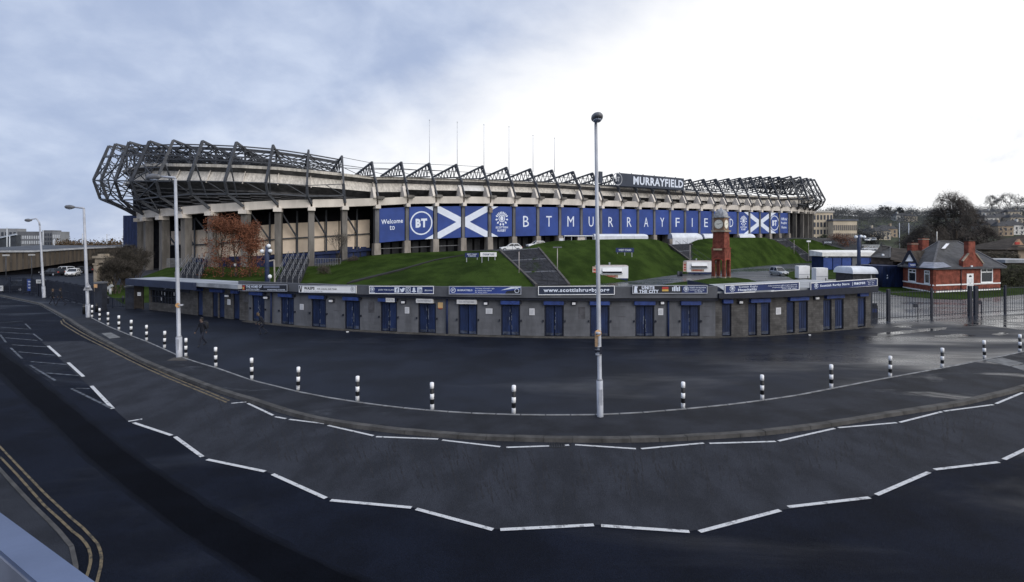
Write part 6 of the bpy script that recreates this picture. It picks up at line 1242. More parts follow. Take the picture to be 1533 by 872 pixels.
# ------------------------------------------------------------------ fences
def railing(name, pts, H, label, cat, nbar, posts, m=FENCEN, br=.012, rails=(.25, -.15), group=None):
    """pts: ground points; bars evenly along them, posts at given fractions (f, half width)"""
    o = empty(name, pts[len(pts) // 2], label, cat, group); cum = [0]
    for a, b in zip(pts, pts[1:]): cum.append(cum[-1] + (b - a).length)
    def at(f):
        s = f * cum[-1]
        for k in range(len(pts) - 1):
            if s <= cum[k + 1] + 1e-6: return pts[k].lerp(pts[k + 1], (s - cum[k]) / (cum[k + 1] - cum[k]))
        return pts[-1]
    ref_ = None
    for k in range(nbar):
        p = at((k + .5) / nbar)
        if ref_ is None: mb = MB(); mb.box(p.x - br, p.y - br, p.z + .08, p.x + br, p.y + br, p.z + H); ref_ = mb.build('bar', m, o); rp = p
        else: b_ = ref_.copy(); C.objects.link(b_); b_.location = p - rp
    for z in rails:
        zz = z if z > 0 else H + z
        mb = MB()
        for k in range(len(pts) - 1): mb.bar(pts[k] + UZ * zz, pts[k + 1] + UZ * zz, .04, .05)
        mb.build('rail', m, o)
    for f, hw, eh in posts:
        p = at(f); mb = MB(); mb.box(p.x - hw, p.y - hw, -.02, p.x + hw, p.y + hw, H + eh); mb.build('post', m, o)
    return o, at
fp = [G(1304, 483.5), G(1325, 481), G(1372.5, 478.2), G(1421, 475), G(1468, 472.2), G(1511, 469.6), G(1560, 466), G(1640, 460)]
o, at = railing('gate_railing', fp, 2.42, 'tall dark railings and gates on the right between ticket building and photo edge', 'fence', 96, [(.0, .05, .1), (.075, .11, .12), (.235, .07, .1), (.387, .12, .15), (.41, .12, .15), (.535, .07, .1), (.66, .20, .25), (.99, .12, .1)])
for px, yy in ((1369, 458), (1464, 452)): q = on_line(fp[2], fp[4], px); mb = MB(); q2 = V((q.x, q.y - .1, 1.15)); mb.obox(q2, (1, 0, 0), (0, 1, 0), UZ, .14, .05, .16); mb.build('lock_box', FENCEN, o)
for px in (1372.5, 1468): q = on_line(fp[2], fp[4], px) + V((0, -.12, 0)); mb = MB(); mb.bar(q + UZ * .02, q + UZ * 1.2, .05); mb.build('drop_bolt', FENCEN, o)
q = G(1308, 478); mb = MB(); mb.box(q.x - .2, q.y, 0, q.x + .35, q.y + .4, 1.1); mb.box(q.x - .12, q.y - .05, 1.101, q.x + .25, q.y + .35, 1.3); b_ = mb.build('litter_bin', FENCEN); tag(b_, 'dark litter bin behind the railings at the right end of the ticket building', 'bin'); mb = MB(); mb.box(q.x - .15, q.y - .02, .55, q.x + .28, q.y - .002, .85); mb.build('front_plate', SIGNB, b_)
fl = [G(-70, 436), G(0, 438.3), G(35, 440), G(62, 443.5), G(85, 447), (G(100, 450)), G(112, 453.5), G(125, 456.5), G(139, 459.5)]
o, at = railing('railing_fence', fl, 1.95, 'long dark navy railing fence along the left car park behind the walkers', 'fence', 150, [(k / 14, .07, .08) for k in range(15)], br=.024, rails=(.3, 1.0, -.12))
for px, y0, y1, w_, label in ((147, 425, 466, .33, 'dark square gate pier right of the left navy fence'), (194, 430.5, 463, .42, 'dark navy gate pier left of the brown side gate')):
    b = G(px, y1); H = (y1 - y0) * b.y / FX; mb = MB(); mb.box(b.x - w_, b.y, 0, b.x + w_, b.y + 2 * w_, H); o = mb.build('gate_pier', M('pier_dark', (.020, .024, .036), .8, .3, 1.5)); tag(o, label, 'gate pier'); mb = MB(); mb.box(b.x - w_ - .06, b.y - .06, H + .002, b.x + w_ + .06, b.y + 2 * w_ + .06, H + .14); mb.build('cap', SIGNG, o)
q = G(143, 466); mb = MB(); q.z = (466 - 428.5) * q.y / FX; mb.box(q.x - .1, q.y - .08, q.z - .17, q.x + .18, q.y - .002, q.z + .17); o = mb.build('pier_lamp', M('lamp_beige', (.50, .33, .22), .6, .1, 3)); tag(o, 'small orange beige lamp box on the left dark gate pier', 'lamp'); mb = MB(); mb.box(q.x - .06, q.y - .10, q.z - .12, q.x + .14, q.y - .081, q.z + .12); mb.build('lens', ORANGE, o)
gp = [G(202, 463), G(214, 463.5)]; o, at = railing('side_gate', gp, 2.3, 'narrow brown barred side gate with a small white notice', 'gate', 9, [(0, .06, .05), (1, .06, .05)], m=M('gate_brown', (.030, .024, .020), .7, .3, 3), br=.03, rails=(.2, 1.1, -.1))
q = at(.62); mb = MB(); mb.box(q.x - .18, q.y - .08, 1.28, q.x + .14, q.y - .05, 1.62); o2 = mb.build('gate_notice', WHITE); tag(o2, 'small white notice on the brown side gate', 'notice'); mb = MB(); mb.box(q.x - .12, q.y - .085, 1.4, q.x + .08, q.y - .0801, 1.44); mb.build('print', MT['print_grey'], o2)
lp = [G(151, 461), G(170, 461.5), G(189, 461.5)]; railing('low_railing', lp, .95, 'low dark railing between the two gate piers', 'fence', 18, [(0, .05, .05), (.5, .05, .05), (1, .05, .05)], br=.018, rails=(.15, -.02))
for px, y1, y0, lab in ((125.5, 470.5, 455.5, 'short black post left of the sign lamp post'), (144.5, 467.5, 454, 'short black post right of the sign lamp post'), (161.5, 455, 443, 'short black post behind the low railing, left one'), (184, 452.5, 443, 'short black post behind the low railing by the navy pier')):
    b = G(px, y1); H = (y1 - y0) * b.y / FX; mb = MB(); mb.tube([b, b + UZ * (H - .1), b + UZ * H], [.1, .1, .05], 8); o = mb.build('post', BLACKP); tag(o, lab, 'post', 'black posts at the side entrance'); mb = MB(); mb.tube([b + UZ * (H * .72), b + UZ * (H * .8)], .108, 8); mb.build('reflector', SIGNG, o)
q = G(165, 441); o = empty('camera_post', q, 'white tilted camera on a short pale post by the bare bush', 'camera'); mb = MB(); k = q.y / FX; mb.tube([q, q + UZ * (9 * k)], .14, 8); mb.build('post', M('post_pale', (.40, .42, .44), .6, .1, 2), o); mb = MB(); mb.bar(q + V((-.35, 0, 8 * k)), q + V((.25, 0, 13.5 * k)), .32, .3); mb.build('camera_body', MT['post_pale'], o)
def board_post(x0, x1, y0, y1, yb, txts, m, label, tm):
    b = G((x0 + x1) / 2, yb); Y = b.y; a, t = A(x0, y1, Y), A(x1, y0, Y); mb = MB(); mb.box(a.x, Y, a.z, t.x, Y + .08, t.z); o = mb.build('notice_board', m, loc=b); tag(o, label, 'sign'); 
    for x in (a.x + .08, t.x - .18): mb = MB(); mb.box(x, Y + .081, 0, x + .1, Y + .18, t.z); mb.build('leg', FENCEN, o)
    fr = Fr(V(((a.x + t.x) / 2, Y, (a.z + t.z) / 2)), (1, 0, 0)); mb = MB(); H = t.z - a.z
    for k, s in enumerate(txts): put_text(mb, fr, s, 0, H * (.28 - .25 * k) if len(txts) > 1 else 0, (t.x - a.x) * .7, H * (.13 if len(txts) > 1 else .4), .01, .02)
    mb.build('lettering', tm, o)
board_post(40.5, 51, 418, 436, 441.5, ['MURRAYFIELD', 'CAR PARK', 'VISITORS'], HEADB, 'blue notice board in front of the left navy fence', PRINT); board_post(54, 67.5, 419, 424.5, 443.5, ['CAR PARK'], M('board_pale', (.50, .52, .54), .7, .1, 2), 'white notice board next to the blue one on the left fence', SIGNK)
board_post(-6, 4, 428, 436, 439.5, ['EXIT'], MT['board_pale'], 'white board cut by the left photo edge at the fence', SIGNK)

# ------------------------------------------------------------------ far left: ribbed shed, offices, poles, navy wall, arch
SH = empty('ribbed_shed', A(60, 412, 130), 'long low brown ribbed shed with grey roof and white edge on the far left', 'shed')
sp = [(-90, 377.5, 410, 96.2), (0, 377, 407.5, 104), (30, 377, 404, 106.9), (55, 376.8, 400.5, 109.4), (80, 375.2, 397, 112.1), (110, 373.4, 392.5, 115.5), (140, 371.6, 389, 119.1), (186, 370, 384, 125)]
def spt(px, j): 
    Y = interp([(a, d) for a, b, c, d in sp], px); y = interp([(q[0], q[j]) for q in sp], px); return A(px, y, Y)
xs = []; x = -40
while x < 184: xs.append(x); x += max(4.5, 13.5 * 104 / interp([(0, 104), (55, 125), (110, 165), (186, 235)], x) * (.72 if x > 0 else .9))
for k, (a, b) in enumerate(zip(xs, xs[1:])):
    p0, p1, q0, q1 = spt(a, 2), spt(a + (b - a) * .62, 2), spt(a, 1), spt(a + (b - a) * .62, 1); t_ = (p1 - p0); t_.z = 0; t_.normalize(); o_ = V((t_.y, -t_.x, 0)) * .07; o_ = o_ if o_.x > 0 else -o_; mb = MB()
    mb.hexa([p0 + o_, p1 + o_, p1, p0], [q0 + o_, q1 + o_, q1, q0]); mb.build('rib', RIBB, SH)
mb = MB()
for (a, b) in zip(sp, sp[1:]):
    p0, p1, q0, q1 = spt(a[0], 2), spt(b[0], 2), spt(a[0], 1), spt(b[0], 1); w_ = V((0, .3, 0)); mb.hexa([p0 + w_ * .1, p1 + w_ * .1, p1 + w_, p0 + w_], [q0 + w_ * .1, q1 + w_ * .1, q1 + w_, q0 + w_])
mb.build('wall', M('shed_dark', (.07, .062, .056), .9, .2, 1), SH)
mb = MB()
for (a, b) in zip(sp, sp[1:]): q0, q1 = spt(a[0], 1) + V((0, -.6, .05)), spt(b[0], 1) + V((0, -.6, .05)); mb.bar(q0, q1, .3, .35)
mb.build('edge_strip', M('edge_pale', (.40, .42, .46), .6, .15, 1), SH)
mb = MB()
for (a, b) in zip(sp, sp[1:]): q0, q1 = spt(a[0], 1), spt(b[0], 1); mb.face([q0 + UZ * .25, q1 + UZ * .25, q1 + V((-2, 22, 1.15)), q0 + V((-2, 22, 1.15))])
mb.build('roof', M('shed_roof', (.06, .065, .075), .6, .2, .5, spec=.4), SH)
mb = MB()
for (a, b) in zip(sp, sp[1:]): p0, p1 = spt(a[0], 2) + V((0, 3, 0)), spt(b[0], 2) + V((0, 3, 0)); mb.face([V((p0.x, p0.y, 0)), V((p1.x, p1.y, 0)), p1 + UZ * .3, p0 + UZ * .3])
mb.build('undercroft', VOID, SH)
for k, (px, y0, yb) in enumerate(((9, 382.5, 418), (47.5, 381.8, 414), (80.5, 379.5, 403), (106.5, 377.5, 400))):
    b = G(px, yb + 2); t = A(px, y0, b.y); o = empty('car_park_lamp', b, 'slim dark car park lamp in front of the ribbed shed, %s from the left' % ORD[k], 'lamp post', 'car park lamps before the shed'); mb = MB(); mb.tube([b, t], .07, 6); mb.build('pole', STEEL, o); mb = MB(); mb.obox(t, (1, 0, 0), (0, 1, 0), UZ, .45, .2, .13); mb.build('lamp_head', M('lamp_grey', (.42, .42, .42), .6, .1, 3), o)
for k, (px, y0, y1) in enumerate(((10.5, 341, 374), (14.5, 354, 374), (64.5, 344.5, 370), (81, 358, 369), (123.5, 349.5, 369), (160, 350.5, 367), (184, 353, 367))):
    Y = 250 + k * 6; b, t = A(px, y1, Y), A(px, y0, Y); b.z = -.4; mb = MB(); mb.tube([b, t], [.28, .2], 6); o = mb.build('tram_pole', M('pole_white', (.50, .53, .58), .6, .1, .5)); tag(o, 'thin pale line pole beyond the shed roof, %s from the left' % ORD[k], 'pole', 'line poles beyond the shed'); mb = MB(); mb.bar(t - UZ * .6, t + V((1.6, 0, -.6)), .12); mb.build('bracket', STEEL, o)
def block(name, x0, x1, y0, Y, dep, m, label, cat, rows, colsn, wm, roof=None, group=None, wy=(.15, .9)):
    a, b = A(x0, y0, Y), A(x1, y0, Y); H = a.z; o = empty(name, V(((a.x + b.x) / 2, Y, -.5)), label, cat, group); mb = MB(); mb.box(a.x, Y, -.5, b.x, Y + dep, H); mb.build('wall', m, o)
    if roof: mb = MB(); mb.box(a.x - .5, Y - .5, H + .01, b.x + .5, Y + dep, H + .9); mb.build('roof', roof, o)
    ref_ = None; hh = H * (wy[1] - wy[0]); dx = (b.x - a.x) / colsn; dz = hh / rows
    for r_ in range(rows):
        for c in range(colsn):
            x = a.x + dx * (c + .5); z = H * wy[0] + dz * (r_ + .5)
            if ref_ is None: mb = MB(); mb.box(x - dx * .3, Y - .08, z - dz * .32, x + dx * .3, Y - .01, z + dz * .32); ref_ = mb.build('window', wm, o); r0 = V((x, Y, z))
            else: w_ = ref_.copy(); C.objects.link(w_); w_.location = V((x, Y, z)) - r0
    return o
WLT = M('window_lit_grey', (.50, .52, .55), .4, .1, .3); WDK = M('window_dark', (.04, .045, .06), .3, .2, .3)
block('office_block', -30, 25, 342.5, 352, 7, GREYB, 'grey office block at the far left edge above the shed roof', 'office building', 3, 9, WDK)
block('office_block', 26, 60, 347, 344, 7, M('grey_building_dark', (.13, .135, .15), .85, .15, .1), 'grey office block with rows of pale windows left of centre pole', 'office building', 3, 10, WLT, wy=(.15, .85))
block('office_block', 63, 78, 345, 336, 7, MT['grey_building_dark'], 'narrow taller dark office block right of the pale windows', 'office building', 4, 4, WDK); block('office_block', 78.5, 90, 347, 328, 7, GREYB, 'lower grey office block at the end of the row by the brown trees', 'office building', 3, 4, WLT)
a, b = A(0, 360, 290), A(24, 352, 290); o = empty('hall', A(12, 366, 290), 'dark hall with pale sloping roof line at the far left', 'hall'); mb = MB(); mb.prism([V((a.x - 12, 290, -.5)), V((b.x, 290, -.5)), b, a + V((-12, 0, -1.5))], (0, 3, 0)); mb.build('wall', M('hall_dark', (.045, .052, .065), .8, .2, .2), o); mb = MB(); mb.bar(a + V((-12, -.3, -1.2)), b + V((.5, -.3, .3)), 1.0, .8); mb.build('roof_edge', M('hall_edge', (.36, .40, .47), .6, .1, .5), o)
a, b = A(184.5, 323, 133), A(207, 323, 128); o = empty('screen_wall', (a + b) / 2 - UZ * 7, 'tall navy clad wall block at the left foot of the stadium', 'wall block'); mb = MB(); mb.hexa([V((a.x, a.y, -.4)), V((b.x, b.y, -.4)), V((b.x, b.y + 8, -.4)), V((a.x, a.y + 8, -.4))], [a, b, V((b.x, b.y + 8, b.z)), V((a.x, a.y + 8, a.z))]); mb.build('core', NAVY, o)
for k in range(5):
    for j in range(4): mb = MB(); f = lambda u, v: V((a.x + (b.x - a.x) * u, a.y + (b.y - a.y) * u - .03, -.3 + (a.z + .3) * v)); t = .008; p = [f(k / 5 + t, j / 4 + t), f((k + 1) / 5 - t, j / 4 + t), f((k + 1) / 5 - t, (j + 1) / 4 - t), f(k / 5 + t, (j + 1) / 4 - t)]; mb.prism(p, (0, -.06, 0)); mb.build('panel', NAVY, o)
# old stone arch
b = G(152, 437); Y = b.y; k = Y / FX; o = empty('stone_arch', b, 'weathered sandstone memorial arch behind bare bushes on the left', 'arch')
def px_(x, y): return A(x, y, Y)
for x0, x1 in ((140, 145), (156.5, 161.5)): a, c = px_(x0, 437), px_(x1, 397); mb = MB(); mb.box(a.x, Y, 0, c.x, Y + .9, c.z); mb.build('pillar', STONE, o); mb = MB(); mb.box(a.x - .08, Y - .08, c.z + .002, c.x + .08, Y + .98, c.z + .22); mb.build('capital', STONE, o)
mb = MB(); cx_ = px_(150.8, 404); ro, ri = 7.4 * k, 5.0 * k
for q in range(10): t0, t1 = R(18 * q), R(18 * q + 18); mb = MB(); mb.prism([V((cx_.x + r * math.cos(t), Y + .05, cx_.z + r * math.sin(t))) for r, t in ((ri, t0), (ro, t0), (ro, t1), (ri, t1))], (0, .75, 0)); mb.build('voussoir', STONE, o)
a, c = px_(141, 397), px_(161, 387); mb = MB(); mb.box(a.x, Y + .1, a.z + .25, c.x, Y + .8, c.z); mb.build('entablature', STONE, o); a, c = px_(139, 387), px_(163, 383.5); mb = MB(); mb.box(a.x, Y - .15, a.z + .003, c.x, Y + 1.0, c.z); mb.build('cornice', STONE, o)
mb = MB(); a, c = px_(146, 383.5), px_(157, 380.5); mb.box(a.x, Y, a.z + .003, c.x, Y + .8, c.z); mb.build('attic', STONE, o)
# steps with pale railings on the left bank
def rail_steps(bl_, br_, tl_, tr_, nr, label):
    P = [bank_at(*bl_), bank_at(*br_), A(tl_[0], tl_[1], bank_at(*bl_).y + 14), A(tr_[0], tr_[1], bank_at(*br_).y + 14)]; o = empty('external_stair', P[0].lerp(P[1], .5), label, 'steps', 'railed steps at the left colonnade')
    n = 14
    for k in range(n):
        t0, t1 = k / n, (k + 1) / n; a, b, c, d = P[0].lerp(P[2], t0), P[1].lerp(P[3], t0), P[1].lerp(P[3], t1), P[0].lerp(P[2], t1); z1 = d.z
        mb = MB(); mb.hexa([a - UZ * .6, b - UZ * .6, c - UZ * .6, d - UZ * .6], [V((a.x, a.y, z1)), V((b.x, b.y, z1)), V((c.x, c.y, z1)), V((d.x, d.y, z1))]); mb.build('step', STEP, o)
    for r_ in range(nr):
        f = r_ / (nr - 1); a, b = P[0].lerp(P[1], f), P[2].lerp(P[3], f); mb = MB()
        for hz in (.6, 1.05): mb.bar(a + UZ * (hz + .1), b + UZ * (hz + .25), .045)
        for k in range(5): q = a.lerp(b, k / 4); mb.bar(q, q + UZ * 1.2, .055)
        mb.build('handrail', RAILG, o)
rail_steps((262, 419), (298, 420), (282, 392), (310, 390), 5, 'railed grey steps behind the kiosk at the far left bank'); rail_steps((412, 425), (447, 426), (432, 388), (463, 388), 5, 'railed dark steps left of the left lawn beside the blue column')
for a, b, lab in (((250, 396), (272, 396), 'short pale guard rail between the left stadium columns'), ((472, 396), (510, 396), 'pale guard rail beside the bare sapling at the colonnade')):
    Y = 103; p, q = A(a[0], a[1], Y), A(b[0], b[1], Y); o = empty('guard_rail', p.lerp(q, .5), lab, 'railing', 'guard rails below the colonnade')
    mb = MB(); mb.bar(p + UZ * 1.1, q + UZ * 1.1, .08); mb.bar(p + UZ * .1, q + UZ * .1, .06); mb.build('rail', RAILG, o)
    for k in range(16): mb = MB(); r_ = p.lerp(q, k / 15); mb.bar(r_ - UZ * .6, r_ + UZ * 1.1, .06); mb.build('bar', RAILG, o)

# ------------------------------------------------------------------ standing water on the wet ground
WATER = M('puddle_water', (.012, .014, .018), .34, .1, 1, spec=.30, bump=.1, bscale=20, wet=((.5, .9, 1), .42, .56, .05, .5))
def puddle(px, seed, z=.012, frays=3):
    q = random.Random(seed); P = [V(G(x, y, z)) for x, y in px]; out = []
    for a, b in zip(P, P[1:] + P[:1]):
        n = V((b.y - a.y, a.x - b.x, 0)) * .06
        for k in range(frays + 1): out.append(a.lerp(b, k / (frays + 1)) + n * q.uniform(-1, 1) * (k > 0))
    mb = MB(); mb.poly(out); tag(mb.build('puddle', WATER), kind='structure')
puddle([(1306, 505), (1318, 499), (1345, 496), (1372, 494), (1398, 491), (1418, 490.5), (1416, 493.5), (1385, 496.5), (1350, 500), (1325, 504.5)], 1)
puddle([(1438, 490), (1452, 484), (1470, 479), (1500, 474), (1533, 472), (1600, 468), (1600, 492), (1533, 494), (1500, 491), (1470, 487)], 2)
puddle([(1335, 489), (1352, 486.5), (1365, 487), (1364, 491), (1348, 491)], 3); puddle([(1484, 501), (1502, 498), (1510, 500), (1496, 502.5)], 4)
puddle([(1395, 503), (1440, 500), (1462, 503), (1430, 506), (1408, 506)], 12)
for k, (px, py, s) in enumerate(((520, 497.8, 9), (1212, 502.5, 5))):
    c = G(px, py, .02); mb = MB(); mb.prism([c + V((-.07, -.03, 0)), c + V((.07, -.04, 0)), c + V((.09, .05, 0)), c + V((-.05, .06, 0))], (0, 0, .06)); o = mb.build('paper_cup', WHITE); tag(o, ['white scrap of litter on the ground below the white advertising board', 'white scrap of litter in front of the brown right block'][k], 'litter')

# ------------------------------------------------------------------ trees and hedges
def leaves(mb, c, rx, ry, rz, n, size, q, shell=.5):
    c = V(c)
    for _ in range(n):
        while True:
            p = V((q.uniform(-1, 1), q.uniform(-1, 1), q.uniform(-1, 1)))
            if p.length < 1: break
        if p.length > 1e-3 and q.random() < shell: p = p.normalized() * q.uniform(.75, 1)
        p = c + V((p.x * rx, p.y * ry, p.z * rz)); a = V((q.gauss(0, 1), q.gauss(0, 1), q.gauss(0, 1))).normalized(); b = a.orthogonal().normalized(); s = size * q.uniform(.6, 1.3)
        mb.face([p - a * s, p + b * s * .6, p + a * s, p - b * s * .6])
def skeleton(base, H, spread, q, levels=4, kids=3, r0=.2, trunk=.3, up=.5, sides=4, lean=(0, 0)):
    """returns (mesh builders for limbs and twigs, twig tips)"""
    tm, tw, tips = MB(), MB(), []
    def grow(p, d, L, r, lv):
        mid = p + d * L * .5 + V((q.gauss(0, 1), q.gauss(0, 1), 0)) * L * .05; e = p + d * L + V((q.gauss(0, 1), q.gauss(0, 1), q.gauss(0, .4))) * L * .07
        (tm if lv < 2 else tw).tube([p, mid, e], [r, r * .82, r * .6], sides if lv < 2 else 3, False, lv < 2)
        if lv >= levels: tips.append((e, d)); return
        for k in range(kids + (1 if q.random() < .4 else 0)):
            a = 2 * math.pi * (k / kids + q.random() * .3); sp = q.uniform(.45, 1.0) * spread; nd_ = (d + (d.orthogonal().normalized() * math.cos(a) + d.cross(d.orthogonal()).normalized() * math.sin(a)) * sp + V((0, 0, up * .3))).normalized()
            grow(p.lerp(e, q.uniform(.65, 1)) if k else e, nd_, L * q.uniform(.6, .82), r * .58, lv + 1)
    grow(V(base), V((lean[0], lean[1], 1)).normalized(), H * trunk, r0, 0)
    return tm, tw, tips
def twig_fans(tw, tips, q, n, L, w):
    for e, d in tips:
        for _ in range(n):
            v = (d + V((q.gauss(0, .6), q.gauss(0, .6), q.gauss(.15, .5)))).normalized(); l = L * q.uniform(.5, 1.2); s = v.orthogonal().normalized() * w; m = e + v * l * .5 + V((q.gauss(0, .1), q.gauss(0, .1), q.gauss(0, .1))) * l
            tw.face([e - s, e + s, m + s * .5]); tw.face([m - s * .7, m + s * .7, e + v * l])
            v2 = (v + V((q.gauss(0, .6), q.gauss(0, .6), q.gauss(0, .5)))).normalized(); tw.face([m - s * .6, m + s * .6, m + v2 * l * .6])
def bare_tree(base, H, label, seed, spread=.8, levels=4, kids=3, r0=.2, fan=4, fl=1.0, fw=.02, trunk=.3, name='bare_tree', m=None, group=None, sx=1, up=.5, dome=False):
    q = random.Random(seed); o = empty('bare_shrub' if 'shrub' in label else name, base, label, 'shrub' if 'shrub' in label else 'tree', group); tm, tw, tips = skeleton(base, H, spread, q, levels, kids, r0, trunk, up); twig_fans(tw, tips, q, fan, fl, fw)
    top = max(v.z for v in tm.v + tw.v) - base.z; k = H / top
    for mbx in (tm, tw):
        for v in mbx.v: v.z = base.z + (v.z - base.z) * k; v.x = base.x + (v.x - base.x) * k * sx; v.y = base.y + (v.y - base.y) * k * sx
    if dome:                                    # round the crown off to a dome
        Rm = sorted(math.hypot(v.x - base.x, v.y - base.y) for v in tw.v)[int(len(tw.v) * .985)]
        for mbx in (tm, tw):
            for v in mbx.v: u = min(1.12, math.hypot(v.x - base.x, v.y - base.y) / Rm); v.z = base.z + (v.z - base.z) * max(.25, (1.12 if u < .4 else 1.12 - .12 * (u - .4) / .2 if u < .6 else 1.0) * math.sqrt(max(.05, 1 - .62 * u * u))) / 1.05
    tm.build('trunk', BARK, o); tw.build('crown', m or TWIG, o); return o, [base + V(((e - base).x * k * sx, (e - base).y * k * sx, (e - base).z * k)) for e, d in tips]
# rust leaved tree left of centre, three stems
q = random.Random(21); RT = empty('rust_tree', V(A(350, 420, 84).xy.to_3d()), 'tree with rust red autumn leaves in front of the left colonnade', 'tree'); Y = 84
tmx, twx, tips = MB(), MB(), []
for px, H, ln in ((333, 10.5, -.05), (352, 10.0, .02), (372, 9.6, .08)):
    b = A(px, 420, Y); b.z = .2; t0, t1, tp0 = skeleton(b, H, .55, q, 4, 3, .17, .26, .9, lean=(ln, 0)); top = max(v.z for v in t1.v) - b.z; k = (H - .2) / top
    for mbx in (t0, t1):
        for v in mbx.v: v.x = b.x + (v.x - b.x) * .8; v.z = b.z + (v.z - b.z) * k
    tmx.v and None; i0 = len(tmx.v); tmx.idx(t0.v, t0.f, True); twx.idx(t1.v, t1.f)
    tips += [V((b.x + (e.x - b.x) * .8, e.y, b.z + (e.z - b.z) * k)) for e, d in tp0]
tmx.build('trunk', BARK, RT); twx.build('branches', BARK, RT)
mb = MB()
for e in tips:
    if e.z > 1.5: leaves(mb, e + V((0, 0, -.2)), .75, .75, .85, 26, .105, q, .2)
x0, x1 = A(313, 0, Y).x, A(391, 0, Y).x
for _ in range(270):
    x = q.uniform(x0, x1); u = (x - x0) / (x1 - x0); zt = 10.7 * (1 - abs(u - .4) ** 2.2 * 1.4) if u < .55 else 9.6 - (u - .55) * 6; z = q.uniform(.9, max(2, zt)); leaves(mb, V((x, Y + q.uniform(-2.2, 2.2), z)), .7, .7, .6, 26, .105, q, .2)
mb.build('crown', RUST, RT)
# bare bushes round the stone arch and by the colonnade
for k, (px, py, Yd, H, lab) in enumerate(((172, 440, 66, 5.4, 'bare dark bush just right of the stone arch'), (190, 440, 72, 6.6, 'tall bare bush behind the navy gate pier'), (204, 432, 84, 6.4, 'bare bush below the first stadium columns'), (158, 428, 92, 7.2, 'bare bush behind the stone arch'))):
    b = A(px, py, Yd); b.z = 0; q = random.Random(40 + k); o = empty('bare_bush', b, lab, 'bush', 'bare bushes by the stone arch'); t_, w_ = MB(), MB()
    for st_ in range(8):                        # many stems from one stool
        a_ = st_ * .8 + q.random(); bb = b + V((math.cos(a_), math.sin(a_), 0)) * q.uniform(.05, .5); hh = H * q.uniform(.55, 1); t0, t1, tp_ = skeleton(bb, hh, .55, q, 4, 3, .07, .30, .8, lean=(math.cos(a_) * q.uniform(.05, .5), math.sin(a_) * .3)); twig_fans(t1, tp_, q, 4, .65, .020)
        top = max(v.z for v in t1.v) - bb.z
        for mbx in (t0, t1):
            for v in mbx.v: v.z = bb.z + (v.z - bb.z) * hh / top
        t_.idx(t0.v, t0.f, True); w_.idx(t1.v, t1.f)
    t_.build('stems', BARK, o); w_.build('twigs', M('twigs_dark', (.050, .045, .040), .95, .3, 2, spec=.1), o)
b = A(508, 402, 101); bare_tree(b, 7.6, 'thin bare sapling in front of the cream colonnade panels', 50, .6, 4, 3, .08, 3, .8, .018, .3, up=.8)
b = A(485, 418, 88); b.z = .5; bare_tree(b, 2.6, 'low leafless shrub at the left edge of the left lawn', 51, 1.1, 3, 4, .06, 5, .5, .02, .2)
b = A(528, 398, 104); bare_tree(b, 2.2, 'grey leafless shrub below the cream panels beside the first banner', 52, 1.2, 3, 4, .06, 5, .5, .02, .2)
# the great bare tree behind the gatehouse
DTW = M('twigs_brown', (.070, .062, .056), .95, .3, .3, spec=.08)
b = A(1428, 375, 150); b.z = 0; bare_tree(b, 22, 'huge rounded bare tree rising behind the gatehouse roof', 61, .70, 6, 3, .5, 3, 1.3, .030, .20, m=DTW, sx=1.0, dome=True, up=.8)
for k, (px, Yd, H, lab, sx_) in enumerate(((1392, 165, 14.5, 'dark bare tree left of the huge rounded tree', 1.2), (1462, 168, 13.5, 'dark bare tree right of the huge rounded tree', 1.25), (1368, 180, 11, 'bare tree behind the rugby posts', 1.4), (1422, 172, 14, 'dark bare tree inside the lower half of the huge tree', 1.5), (1446, 140, 9.5, 'low bare tree just behind the gatehouse chimney', 1.5), (1400, 140, 9, 'low bare tree behind the gatehouse skylight', 1.5))):
    b = A(px, 375, Yd); b.z = 0; bare_tree(b, H, lab, 70 + k, .8, 5, 3, .32, 5, 1.5, .042, .2, m=DTW, group='bare trees behind the gatehouse', sx=sx_, dome=True)
b = A(1265, 372, 190); b.z = 1.5; o, tp_ = bare_tree(b, 9.3, 'small russet leaved tree in front of the cream office building', 81, .9, 4, 3, .15, 3, .8, .03, .25, name='russet_tree'); mb = MB(); q = random.Random(5)
for e in tp_: leaves(mb, e, 1.3, 1.3, 1.1, 16, .16, q, .2)
mb.build('leaves', RUST, o)
def leafy(name, base, H, rx, label, m, seed, n=40, ls=.3, group=None, zc=.58, ry=None):
    q = random.Random(seed); o = empty(name, base, label, 'tree' if 'tree' in name or 'pine' in name else 'hedge', group); mb = MB(); mb.tube([base - UZ * .3, base + UZ * H * .5, base + UZ * H * .85], [H * .03, H * .022, H * .008], 6)
    for k in range(4): t = q.uniform(.3, .7); a = q.uniform(0, 6.3); mb.tube([base + UZ * H * t, base + UZ * H * (t + .18) + V((math.cos(a), math.sin(a), 0)) * rx * .6], [H * .012, H * .005], 4)
    mb.build('trunk', BARK, o); mb = MB()
    for _ in range(n): a = q.uniform(0, 6.3); r = math.sqrt(q.random()) * rx * .8; zz = H * (zc + q.uniform(-.42, .38) * (1 - .5 * (r / rx) ** 2)); s = q.uniform(.16, .3) * rx + .1 * H * .3; leaves(mb, base + V((math.cos(a) * r, math.sin(a) * r * ((ry or rx) / rx), zz)), s, s, s * .75, 26, ls, q, .6)
    mb.build('crown', m, o); return o
